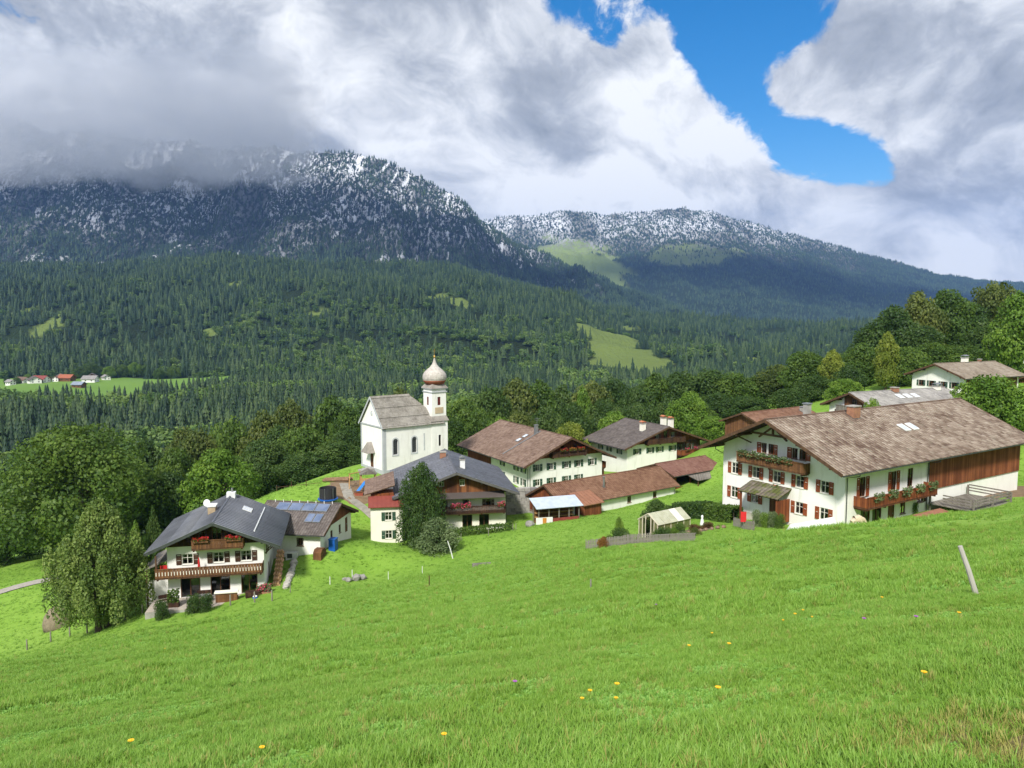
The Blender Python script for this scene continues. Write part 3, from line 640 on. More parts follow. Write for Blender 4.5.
FOOT = []
class House:
    def __init__(h, name, label, X, Y, Z, yaw, W, L, He, Ri, of, os, ob, wall=PLASTER, cat='house', group=None, deep=3.0):
        h.e = empty(name, (X, Y, Z), R(yaw), label, cat, group); h.W, h.L, h.He, h.Ri, h.of, h.os, h.ob = W, L, He, Ri, of, os, ob
        FOOT.append((X, Y, R(yaw), W, L)); h.k = Ri / (W / 2); h.holes = {w: [] for w in 'frlb'}; h.wall = wall; h.deep = deep; h.seed = int(abs(X * 13 + Y * 7)) + 1; h.clad = {}; h.hipped = False
    def roofz(h, x): return h.He + h.Ri - h.k * abs(x)
    def frame(h, w):
        W, L = h.W / 2, h.L
        return {'f': (lambda u, z, o=0: (u, -o, z), (0, 1, 0)), 'b': (lambda u, z, o=0: (-u, L + o, z), (0, -1, 0)),
                'r': (lambda u, z, o=0: (W + o, u, z), (-1, 0, 0)), 'l': (lambda u, z, o=0: (-W - o, u, z), (1, 0, 0))}[w]
    def obox(h, g, w, u0, u1, z0, z1, o0, o1):
        p, _ = h.frame(w); a = p(u0, z0, o0); b = p(u1, z1, o1)
        return g.box(min(a[0], b[0]), min(a[1], b[1]), min(a[2], b[2]), max(a[0], b[0]), max(a[1], b[1]), max(a[2], b[2]))
    def window(h, w, u, z, wd=.95, ht=1.15, shut=None, frame=FRAMEW, curtain=True, bars=True, name='window', sill=True, sw=None, half=None):
        h.holes[w].append((u - wd / 2, u + wd / 2, z - ht / 2, z + ht / 2)); r = random.Random(h.seed + int(u * 31 + z * 17) + ord(w))
        g = Geo(); t = .07; a, b, c, d = u - wd / 2, u + wd / 2, z - ht / 2, z + ht / 2
        for q in ((a, a + t, c, d), (b - t, b, c, d), (a + t, b - t, c, c + t), (a + t, b - t, d - t, d)): h.obox(g, w, *q, -.12, -.05)
        if bars:
            h.obox(g, w, u - .03, u + .03, c + t, d - t, -.118, -.045); zz = c + ht * .62
            h.obox(g, w, a + t, u - .03, zz - .02, zz + .02, -.11, -.06); h.obox(g, w, u + .03, b - t, zz - .02, zz + .02, -.11, -.06)
        o = g.build(name, frame, h.e)
        g = Geo(); p, _ = h.frame(w); g.add([p(a + t, c + t, -.10), p(b - t, c + t, -.10), p(b - t, d - t, -.10), p(a + t, d - t, -.10)], [(0, 1, 2, 3)]); g.build('pane', GLASS, o)
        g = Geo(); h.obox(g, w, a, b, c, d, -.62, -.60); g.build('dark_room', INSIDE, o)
        if curtain:
            for s in (-1, 1):
                g = Geo(); cw = wd * r.uniform(.20, .36); x0 = a if s < 0 else b - cw; n = 5
                top = [p(x0 + cw * i / n, d - .02, -.17 - .04 * (i % 2)) for i in range(n + 1)]
                bot = [p((x0 + cw * i / n) if s < 0 else (x0 + cw * i / n), c + .04, -.17 - .04 * (i % 2)) for i in range(n + 1)]
                k = .55; ins = [p((a + (q * cw / n) * k) if s < 0 else (b - (n - q) * cw / n * k), c + ht * .3, -.17 - .03 * (q % 2)) for q in range(n + 1)]
                g.add(top + ins + bot, [(i, i + 1, n + 2 + i, n + 1 + i) for i in range(n)] + [(n + 1 + i, n + 2 + i, 2 * n + 3 + i, 2 * n + 2 + i) for i in range(n)]); g.build('curtain', CURTAIN, o)
        if sill: g = Geo(); h.obox(g, w, a - .06, b + .06, c - .07, c - .005, -.02, .07); g.build('sill', frame, o)
        if shut:
            sw = sw or wd * .46
            for s in (-1, 1):
                if half and half != s: continue
                g = Geo(); x0, x1 = (a - sw - .03, a - .03) if s < 0 else (b + .03, b + sw + .03); ang = r.uniform(.0, .05)
                h.obox(g, w, x0, x0 + .07, c, d, .015, .06 + ang); h.obox(g, w, x1 - .07, x1, c, d, .015, .06 + ang)
                h.obox(g, w, x0 + .07, x1 - .07, c, c + .09, .02, .055 + ang); h.obox(g, w, x0 + .07, x1 - .07, d - .09, d, .02, .055 + ang); h.obox(g, w, x0 + .07, x1 - .07, z - .05, z + .05, .02, .055 + ang)
                for q in range(int((ht - .2) / .09)):
                    zz = c + .10 + q * .09
                    if abs(zz + .04 - z) < .09: continue
                    h.obox(g, w, x0 + .07, x1 - .07, zz, zz + .075, .02, .045)
                g.build('shutter', shut, o)
        return o
    def door(h, w, u, z0, wd=1.0, ht=2.05, m=BROWNWOOD, glazed=False, frame=FRAMEB):
        h.holes[w].append((u - wd / 2, u + wd / 2, z0, z0 + ht)); g = Geo(); a, b = u - wd / 2, u + wd / 2
        for q in ((a, a + .08, z0, z0 + ht), (b - .08, b, z0, z0 + ht), (a + .08, b - .08, z0 + ht - .08, z0 + ht)): h.obox(g, w, *q, -.13, -.03)
        o = g.build('door', frame, h.e); g = Geo()
        if glazed:
            p, _ = h.frame(w); g.add([p(a + .08, z0, -.1), p(b - .08, z0, -.1), p(b - .08, z0 + ht - .08, -.1), p(a + .08, z0 + ht - .08, -.1)], [(0, 1, 2, 3)]); g.build('pane', GLASS, o)
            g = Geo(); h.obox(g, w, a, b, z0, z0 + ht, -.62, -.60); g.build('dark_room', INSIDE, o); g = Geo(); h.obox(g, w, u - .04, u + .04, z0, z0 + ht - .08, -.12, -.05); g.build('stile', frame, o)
        else:
            h.obox(g, w, a + .08, b - .08, z0, z0 + ht - .08, -.12, -.08); g.build('leaf', m, o); g = Geo(); h.obox(g, w, b - .22, b - .14, z0 + .95, z0 + 1.1, -.08, -.03); g.build('handle', METAL, o)
        return o
    def cladding(h, w, u0, u1, z0, z1, m=REDWOOD, out=.05): h.clad.setdefault(w, []).append((u0, u1, z0, z1, m, out))
    def walls(h):
        W, L, He = h.W / 2, h.L, h.He; g = Geo()
        pl = [(h.k, 1, He + h.Ri), (-h.k, 1, He + h.Ri)]
        for w in 'fb':
            p, i = h.frame(w); wall_panel(g, -W, W, -h.deep, He if w == 'b' and h.hipped else He + h.Ri, h.holes[w], p, i, pl)
        for w in 'rl':
            p, i = h.frame(w); wall_panel(g, 0, L, -h.deep, He, h.holes[w], p, i)
        g.build('wall', h.wall, h.e)
        for w, lst in h.clad.items():
            p, i = h.frame(w); gable = w in 'fb'
            for u0, u1, z0, z1, m, out in lst:
                g = Geo(); hs = [x for x in h.holes[w] if x[0] < u1 and x[1] > u0 and x[2] < z1 and x[3] > z0]; hs = [(max(a, u0), min(b, u1), max(c, z0), min(d, z1)) for a, b, c, d in hs]
                wall_panel(g, u0, u1, z0, z1, hs, lambda u, z: p(u, z, out), i, pl if gable else (), depth=out + .02)
                e1 = Geo(); h.obox(g, w, u0, u1, z0 - .08, z0 - .002, .0, out + .03); g.build('cladding', m, h.e)
    def roof(h, kind='tile', m=None, thick=.20, tw=.34, tl=.38, fascia=TIMBER, soffit=None, purlins=5, gutter=True, ridge=True, sides=(-1, 1), struts=False):
        W, L, k = h.W / 2, h.L, h.k; ex = W + h.os; y0, y1 = -h.of, L + h.ob; top = h.He + h.Ri; r = np.random.default_rng(h.seed); c = 1 / math.hypot(1, k)
        g = Geo()
        prof = [(-ex, top - k * ex + .012), (0, top + .012), (ex, top - k * ex + .012), (ex, top - k * ex + thick), (0, top + thick), (-ex, top - k * ex + thick)]
        n = 6; g.add([(x, y0, z) for x, z in prof] + [(x, y1, z) for x, z in prof], [(0, 1, 4, 5), (1, 2, 3, 4), (6, 11, 10, 7), (7, 10, 9, 8)] + [(i, n + i, n + (i + 1) % n, (i + 1) % n) for i in range(6)])
        ro = g.build('roof', soffit or DARKWOOD, h.e)
        VV = []; FF = []; TT = []; nb = 0; sl = ex / c
        for s in sides:
            o = (s * (ex + .04), y0 - .05, top - k * (ex + .04)); dv = (-s * c, 0, k * c); nr = (s * k * c, 0, c); ul = y1 - y0 + .1
            if kind == 'tile': V, F4, T = tile_field(max(2, round((sl) / tl)), max(2, round(ul / tw)), sl + .03, ul, o, (0, 1, 0), dv, nr, thick * c + .0, r)
            elif kind == 'seam':
                cols = round(ul / .55); V, F4, T = tile_field(3, cols, sl + .03, ul, o, (0, 1, 0), dv, nr, thick * c, r, .0, .004); T = T * .35 + .3
                rib = Geo()
                for q in range(cols + 1):
                    yy = y0 - .05 + q * ul / cols; a = Vector(o) + Vector(nr) * (thick * c + .05); a.y = yy; b = a + Vector(dv) * (sl + .02); rib.bar(a, b, .05, .06)
                rb = np.array(rib.V); V = np.r_[V, rb]; F4 = np.r_[F4, np.array(rib.F) + len(V) - len(rb)]; T = np.r_[T, np.full(len(rib.F), .75)]
            VV.append(V); FF.append(F4 + nb); TT.append(T); nb += len(V)
        me = np_mesh('tiles', np.concatenate(VV), np.concatenate(FF)); tone_attr(me, np.concatenate(TT)); me.materials.append(m); link('tiles', me, None, ro, 'stuff')
        if ridge: g = Geo(); g.tube([(0, y0 - .06, top + thick + .02), (0, y1 + .06, top + thick + .02)], .11, 6); g.build('ridge_cap', m, ro)
        for s in (-1, 1):
            for yy, d in ((y0, -1), (y1, 1)):
                g = Geo(); a = Vector((s * .0, yy + d * .03, top + thick * .45)); b = Vector((s * ex, yy + d * .03, top - k * ex + thick * .45)); g.bar(a, b, .05, thick + .10); g.build('barge_board', fascia, ro)
            if gutter: g = Geo(); zz = top - k * ex + .03; g.tube([(s * (ex + .09), y0, zz), (s * (ex + .09), y1, zz)], .075, 6); g.build('gutter', GUTTER, ro)
        for q in range(purlins):
            x = (-1 + 2 * q / (purlins - 1)) * (W - .05) if purlins > 1 else 0; z = top - k * abs(x) - .13
            g = Geo(); g.box(x - .10, y0 + .12, z - .12, x + .10, -.002, z + .12 - (.03 if x == 0 else .06)); g.build('purlin', fascia, h.e)
            if struts and 0 < q < purlins - 1 and q != (purlins - 1) / 2: g = Geo(); g.bar((x, y0 + .35, z - .12), (x, -.02, z - 1.0), .12); g.build('brace', fascia, h.e)
        h.thick = thick; h.ro = ro; return ro
    def on_roof(h, s, y, d, lift=0):
        """point on the roof surface: side s, distance d from the ridge (horizontal)"""
        return Vector((s * d, y, h.He + h.Ri - h.k * d + h.thick + lift + .04))
    def chimney(h, s, y, d, w=.7, l=.7, ht=1.5, m=BRICKC, cap=CONCR, pots=0, capm=None):
        p = h.on_roof(s, y, d); g = Geo(); b = p.z - .6; t = h.He + h.Ri + h.thick + ht - h.k * d * .6; g.box(p.x - w / 2, y - l / 2, b, p.x + w / 2, y + l / 2, t); o = g.build('chimney', m, h.e)
        g = Geo(); g.box(p.x - w / 2 - .08, y - l / 2 - .08, t + .001, p.x + w / 2 + .08, y + l / 2 + .08, t + .12)
        if capm:
            g.build('chimney_collar', cap, o); g = Geo()
            for i in (-1, 1):
                for j in (-1, 1): g.box(p.x + i * (w / 2 - .06) - .04, y + j * (l / 2 - .06) - .04, t + .121, p.x + i * (w / 2 - .06) + .04, y + j * (l / 2 - .06) + .04, t + .40)
            g.prism([(p.x - w / 2 - .1, y - l / 2 - .1, t + .4), (p.x + w / 2 + .1, y - l / 2 - .1, t + .4), (p.x, y - l / 2 - .1, t + .62)], (0, l + .2, 0)); g.build('chimney_cap', capm, o)
        else: g.build('chimney_cap', cap, o)
        g = Geo(); nr = 0; g.cbox((p.x, y, p.z - .03), w + .3, l + .3, .06, (0, math.atan(h.k) * s, 0)); g.build('flashing', GUTTER, o); return o
    def on_slope(h, name, s, y0, y1, d0, d1, m, lift=.03, thick=.06, parent=None, frame=None):
        """flat thing lying on a roof slope (skylight, solar panel, snow guard)"""
        g = Geo(); P = [h.on_roof(s, y, d, lift) for y, d in ((y0, d0), (y1, d0), (y1, d1), (y0, d1))]; g.prism(P, (0, 0, thick)); o = g.build(name, frame or m, parent or h.ro)
        if frame:
            g = Geo(); e = .08; P = [h.on_roof(s, y, d, lift + thick + .006) for y, d in ((y0 + e, d0 + e), (y1 - e, d0 + e), (y1 - e, d1 - e), (y0 + e, d1 - e))]; g.add(P, [(0, 1, 2, 3)])
            if parent or h.ro: g.build('pane', m, o) if o.parent is h.e else g.build('pane', m, h.ro)
        return o
    def downpipe(h, w, u, z0=-1, bend=True):
        p, _ = h.frame(w); zz = h.He - h.k * h.os; o = h.os if w in 'rl' else .3
        g = Geo(); g.tube([p(u, zz, o), p(u, zz - .25, o), p(u, zz - .6, .12), p(u, z0, .12)], .05, 6); return g.build('downpipe', GUTTER, h.e)
    def balcony(h, w, u0, u1, z, depth=1.1, rail=.95, m=REDWOOD, board=True, flowers=None, planter=True, floor=TIMBER, base=None, carved=False, seed=1, fl_h=.28, posts=False, ends=True, fl_d=0, leafm=None):
        g = Geo(); h.obox(g, w, u0, u1, z - .14, z, .004, depth); b = g.build('balcony', floor, h.e)
        r = random.Random(seed); n = max(2, int((u1 - u0) / (.145 if not carved else .30)))
        g = Geo(); g2 = Geo()
        for i in range(n):
            a = u0 + (u1 - u0) * i / n; c = u0 + (u1 - u0) * (i + 1) / n - .02; h.obox(g, w, a, c, z - .10 + r.uniform(-.01, .01), z + rail - .06, depth - .035 - r.uniform(0, .008), depth)
            if carved: h.obox(g2, w, a + .09, a + .15, z + .22, z + .62, depth + .004, depth + .012)
        g.build('railing_boards', m, b, kind='stuff')
        if carved: g2.build('carved_slots', CREAM, b, kind='stuff')
        g = Geo(); h.obox(g, w, u0 - .03, u1 + .03, z + rail - .06, z + rail + .02, depth - .08, depth + .05); h.obox(g, w, u0 - .02, u1 + .02, z - .16, z - .145, .004, depth + .03); g.build('handrail', m, b)
        if ends:
            for u in (u0, u1 - .035): g = Geo(); h.obox(g, w, u, u + .035, z - .10, z + rail - .061, .004, depth - .045); g.build('side_panel', m, b)
        nb = max(2, int((u1 - u0) / 2.2))
        for i in range(nb): u = u0 + .2 + (u1 - u0 - .4) * i / (nb - 1); g = Geo(); h.obox(g, w, u - .08, u + .08, z - .34, z - .161, .004, depth - .1); g.build('bracket', floor, b)
        if flowers:
            for (f0, f1, fm) in flowers:
                if planter: g = Geo(); h.obox(g, w, f0, f1, z + rail - .20, z + rail + .0, depth + .052, depth + .25); g.build('flower_box', m, b)
                p, _ = h.frame(w); a = p(f0, z + rail - .05, depth + .02); c = p(f1, z + rail + fl_h, depth + .34); bx = [min(a[i], c[i]) for i in range(3)] + [max(a[i], c[i]) for i in range(3)]
                nn = int(150 * (f1 - f0)); flowers_mesh('leaves', bx, nn, .10, leafm or LEAFG, b, seed + 5, fl_d)
                if fm: bx2 = list(bx); bx2[2] += .08; bx2[5] += .10; flowers_mesh('blossoms', bx2, nn, .09, fm, b, seed + 9, fl_d)
        return b

ROOF_FARM = toned('farm_roof_tiles', (.10, .060, .044), (.235, .178, .142), (.375, .312, .262), .85, .42, .28, moss=((.17, .17, .13), .56, .5))
ROOF_BROWN = toned('brown_roof_tiles', (.12, .075, .055), (.20, .135, .105), (.27, .195, .155), .85, .4, .3, moss=((.15, .14, .11), .60, .5))
ROOF_SHED = toned('shed_roof_tiles', (.13, .062, .038), (.20, .105, .068), (.26, .15, .10), .85, .4, .3)
ROOF_DARK = toned('anthracite_roof_tiles', (.090, .097, .118), (.145, .155, .185), (.215, .23, .265), .45, .4, .3, spec=.5)
ROOF_SLATE = toned('slate_roof_tiles', (.080, .084, .102), (.130, .137, .165), (.19, .20, .235), .55, .4, .3, spec=.5)
ROOF_UMBER = toned('umber_roof_tiles', (.075, .062, .058), (.115, .098, .092), (.165, .145, .135), .8, .4, .3)
ROOF_SHINGLE = toned('grey_shingles', (.20, .18, .16), (.33, .305, .275), (.45, .42, .385), .85, .5, .5)
ROOF_GREY = toned('pale_grey_tiles', (.20, .19, .185), (.30, .285, .275), (.40, .385, .37), .8, .45, .3)
ROOF_RED = toned('red_sheet_roof', (.19, .045, .035), (.25, .065, .05), (.32, .10, .08), .5, .4, .5)
SOLAR = plain('solar_glass', (.10, .135, .22), (.16, .20, .30), .8, .12, spec=.8)
# ------------------------------------------------------------------ the big farmhouse beside the meadow
def farmhouse():
    h = House('farmhouse', 'large white farmhouse with red brown shutters, long weathered tile roof and attached timber barn', 27.1, 76.9, -18.9, -57.5, 14.8, 33.0, 6.75, 3.37, 2.5, 1.36, .92, FARMW, 'farmhouse')
    S = dict(shut=SHUT_RED, frame=FRAMEW)
    for u in (-5.75, -2.95, -.30, 2.45, 5.25): h.window('f', u, 4.25, .95, 1.2, **S)
    for u in (-5.75, -3.0, 2.45, 5.25): h.window('f', u, 1.62, .95, 1.2, **S)
    h.door('f', -.55, .0, 1.2, 2.1, BROWNWOOD)
    h.window('f', -2.0, 6.98, .62, 1.05, SHUT_RED, FRAMEB, half=-1, sw=.5); h.window('f', -1.16, 6.98, .62, 1.05, SHUT_RED, FRAMEB, half=1, sw=.5)
    h.window('f', 1.75, 6.98, .62, 1.05, SHUT_RED, FRAMEB, half=-1, sw=.5); h.window('f', 2.65, 6.98, .75, 1.05, SHUT_RED, FRAMEB, half=1, sw=.5)
    for u in (2.7, 7.8, 10.7): h.window('r', u, 4.35, .95, 1.9, SHUT_RED if u < 10 else None, FRAMEB, curtain=u < 10)
    for u in (3.3, 5.2): h.door('r', u, 0, 1.5, 2.1, glazed=True)
    h.door('r', 7.6, 0, 1.1, 2.1, BROWNWOOD); h.window('r', 9.6, 1.4, .9, 1.2, None, FRAMEB)
    h.window('r', 12.7, 2.0, 1.2, .9, SHUT_DRK, FRAMEB, half=1)
    for u in (4, 9, 15, 24): h.window('l', u, 4.3, .95, 1.2, **S)
    h.cladding('r', 14.0, 33.0, 2.75, 6.75, BARNWOOD, .10)
    h.walls(); h.roof('tile', ROOF_FARM, .22, .46, .42, struts=True)
    h.balcony('f', -4.6, 3.55, 5.42, 1.15, .95, BROWNWOOD, flowers=[(-4.3, 2.5, None)], seed=3, fl_h=.32, fl_d=.18, leafm=LEAFS)
    h.balcony('r', 1.35, 13.2, 2.72, 1.45, 1.0, REDWOOD, flowers=[(2.2 + i * 2.3, 3.6 + i * 2.3, None) for i in range(5)], seed=8, fl_h=.35, fl_d=.3, leafm=LEAFS)
    # white parasol-shaped plant covers lifted over the side balcony
    # entrance canopy with mossy tiles
    g = Geo(); g.prism([(-3.4, -.004, 3.25), (-3.4, -2.1, 2.45), (-3.4, -2.1, 2.57), (-3.4, -.004, 3.40)], (4.9, 0, 0)); c = g.build('entrance_canopy', TIMBER, h.e)
    V, F4, T = tile_field(6, 11, 2.28, 5.0, (-3.45, -2.15, 2.545), (1, 0, 0), (0, .93, .354), (0, -.354, .93), .03, np.random.default_rng(5)); me = np_mesh('tiles', V, F4[:, ::-1]); tone_attr(me, T)
    me.materials.append(toned('mossy_tiles', (.085, .07, .05), (.16, .135, .11), (.25, .225, .19), .9, .5, .6, moss=((.085, .10, .02), .45, .9))); link('tiles', me, None, c, 'stuff')
    for x in (-3.2, 1.3): g = Geo(); g.box(x - .08, -2.0, -.6, x + .08, -1.84, 2.44); g.build('post', REDWOOD, c)
    g = Geo(); g.box(1.22, -1.84, .0, 1.38, -.05, 2.3); g.build('side_screen', REDWOOD, c)
    # gable truss
    for s in (-1, 1): g = Geo(); g.bar((0, -1.2, 9.5), (s * 1.7, -1.2, 8.3), .16); g.build('truss_brace', TIMBER, h.e)
    g = Geo(); g.box(-2.6, -1.3, 8.55, 2.6, -1.1, 8.75); g.build('tie_beam', TIMBER, h.e); g = Geo(); g.box(-.1, -1.28, 8.752, .1, -1.12, 9.6); g.build('king_post', TIMBER, h.e)
    h.chimney(1, 10.5, 1.0, .9, 1.1, .85, BRICKC, CONCR); h.chimney(-1, 6.5, 1.8, .6, .6, 1.3, CONCR, METAL)
    for i in range(2): h.on_slope('skylight', 1, 14.6 + i * 1.5, 15.6 + i * 1.5, 3.4, 4.5, plain('skylight_glass', (.62, .66, .72), (.5, .55, .62), 1, .1, spec=.8), .05, .10, frame=WHITEM, parent=h.e)
    h.downpipe('r', .12); h.downpipe('r', 13.7); h.downpipe('l', .2)
    g = Geo(); g.box(-7.46, -.06, -2.8, 7.46, 33.06, -.15); g.build('plinth', plain('plinth_render', (.55, .52, .45), (.42, .40, .34), .8, .9, .3), h.e)
    g = Geo(); g.tube([(-.30, -.25, 3.05), (-.30, -.25, 3.45)], [.14, .2], 8); o = g.build('hanging_pot', BRICKC, h.e); flowers_mesh('leaves', (-.65, -.55, 2.9, .05, -.1, 3.6), 140, .10, LEAFS, o, 77, .12)
    return h
FH = farmhouse()

# ------------------------------------------------------------------ chalet by the left-hand meadow
def chalet():
    h = House('chalet', 'white chalet with anthracite roof, two brown balconies and a patio behind the round pine', -32.0, 81.3, -28.6, 11.8, 9.9, 11.4, 6.07, 2.15, 1.5, 1.75, .98, PLASTER, 'chalet')
    S = dict(shut=SHUT_DRK, frame=FRAMEW)
    for u in (-2.9, .25, 3.1): h.window('f', u, 4.25, 1.15, 1.15, **S)
    h.door('f', .15, 5.75, 1.0, 1.85, glazed=True); h.window('f', -1.35, 6.75, .8, .8, None, FRAMEB); h.window('f', 1.8, 6.75, .9, .7, None, FRAMEB)
    h.door('f', -2.7, .05, 2.0, 2.1, glazed=True); h.door('f', .35, .05, 2.0, 2.1, glazed=True); h.door('f', 3.35, .05, 1.7, 2.1, glazed=True)
    h.window('r', 3.0, 4.2, .9, 1.1, **S); h.window('r', 6.5, 4.2, .9, 1.1, **S); h.door('r', 4.5, .05, 1.0, 2.0)
    for u in (3, 8): h.window('l', u, 4.2, 1, 1.1, **S)
    h.cladding('f', -4.95, 4.95, 5.75, 8.4, DARKWOOD, .06); h.cladding('l', .6, 3.2, 2.8, 6.0, DARKWOOD, .05)
    h.walls(); h.roof('seam', ROOF_DARK, .24, purlins=5, fascia=GUTTER)
    h.balcony('f', -5.9, 4.9, 2.75, 1.35, .95, BROWNWOOD, carved=True, seed=12)
    h.balcony('f', -2.25, 3.0, 5.62, 1.15, .9, BROWNWOOD, flowers=[(-2.1, -.5, FLOWRED), (1.2, 2.8, FLOWRED)], seed=14, fl_h=.22)
    h.chimney(-1, 5.2, 1.1, .8, 1.3, .55, plain('tan_render', (.42, .33, .22), (.34, .26, .17), 2, .9), WHITEM)
    g = Geo(); g.lathe([(.02, 0), (.12, .02), (.28, .07), (.42, .16), (.44, .17), (.3, .10), (.1, .05), (.02, .03)], 16); d = g.build('satellite_dish', WHITEM, h.e, True); d.location = h.on_roof(-1, 6.8, 1.9, 1.0); d.rotation_euler = (R(75), 0, R(-20))
    g = Geo(); p = h.on_roof(-1, 6.8, 1.9); g.tube([p, p + Vector((0, 0, 1.0))], .03, 6); g.build('dish_mast', METAL, h.e)
    for i in range(2): h.on_slope('skylight', 1, 6.9 + i * .9, 7.5 + i * .9, 1.9, 2.9, MATS['skylight_glass'], .05, .09, frame=WHITEM, parent=h.e)
    h.on_slope('snow_guard', 1, .2, 10.8, 3.95, 4.05, WHITEM, .03, .13, parent=h.e)
    g = Geo(); p = h.on_roof(1, 11.2, .2); g.box(p.x - .6, 10.6, p.z - .3, p.x + .4, 11.6, p.z + .5); o = g.build('chimney', WHITEM, h.e); g = Geo(); g.tube([p + Vector((0, 0, .5)), p + Vector((0, 0, .95))], .12, 8); g.build('flue', METAL, o)
    for i in range(5): # snow hooks along the ridge behind
        pass
    # lean-to roof and posts on the meadow side
    g = Geo(); g.prism([(-5.0, .6, 4.1), (-7.4, .6, 3.0), (-7.4, .6, 3.15), (-5.0, .6, 4.25)], (0, 6, 0)); c = g.build('lean_to_roof', ROOF_SHINGLE, h.e)
    for y in (-.9, 4.9): g = Geo(); g.box(-7.3, y + 1.6, -1.5, -7.15, y + 1.75, 3.0); g.build('post', TIMBER, c)
    g = Geo(); g.box(-5.85, -1.33, 2.76, -5.7, -1.18, 5.15); g.build('eave_post', TIMBER, h.e); g = Geo(); g.box(-7.6, 1.5, -1.5, -5.0, 1.7, 1.6); g.build('garden_wall', PLASTER, h.e)
    g = Geo()
    for i in range(2): g.bar((5.0, .6 + i * 1.2, 4.2), (6.4, .6 + i * 1.2, 5.4), .12)
    g.build('eave_brace', TIMBER, h.e)
    h.downpipe('r', 11.2)
    # red folded parasol cloth at the window
    return h
CH = chalet()
def annex():
    h = House('chalet_annex', 'low white annex with dark roof and solar panels behind the chalet', -22.5, 96.6, -27.3, 81.3, 10.4, 9.0, 2.8, 2.1, .8, .72, .3, PLASTER, 'house')
    h.window('l', 2.6, 1.5, .9, 1.0, None, FRAMEB); h.window('f', -1.6, 1.5, .7, 1.1, None, FRAMEB); h.window('f', 1.2, 1.5, .7, 1.1, None, FRAMEB); h.door('f', 3.5, .4, .9, 2.0, BROWNWOOD)
    h.cladding('f', -5.2, 5.2, 2.85, 4.9, REDWOOD, .05); h.walls(); h.roof('tile', ROOF_UMBER, .2, .34, .36, purlins=3)
    for i in range(4): h.on_slope('solar_panel', -1, .5 + i * 1.75, 2.2 + i * 1.75, .35, 1.85, SOLAR, .06, .05, frame=METAL, parent=h.e)
    for i in range(2): h.on_slope('solar_panel', -1, .6 + i * 1.05, 1.6 + i * 1.05, 2.3, 3.9, SOLAR, .06, .05, frame=METAL, parent=h.e)
    for i in range(8): g = Geo(); p = h.on_roof(-1, .4 + i * 1.1, .12); g.box(p.x - .04, p.y - .04, p.z - .05, p.x + .04, p.y + .04, p.z + .28); g.build('snow_hook', WHITEM, h.e)
    h.downpipe('l', 6.2); return h
AN = annex()

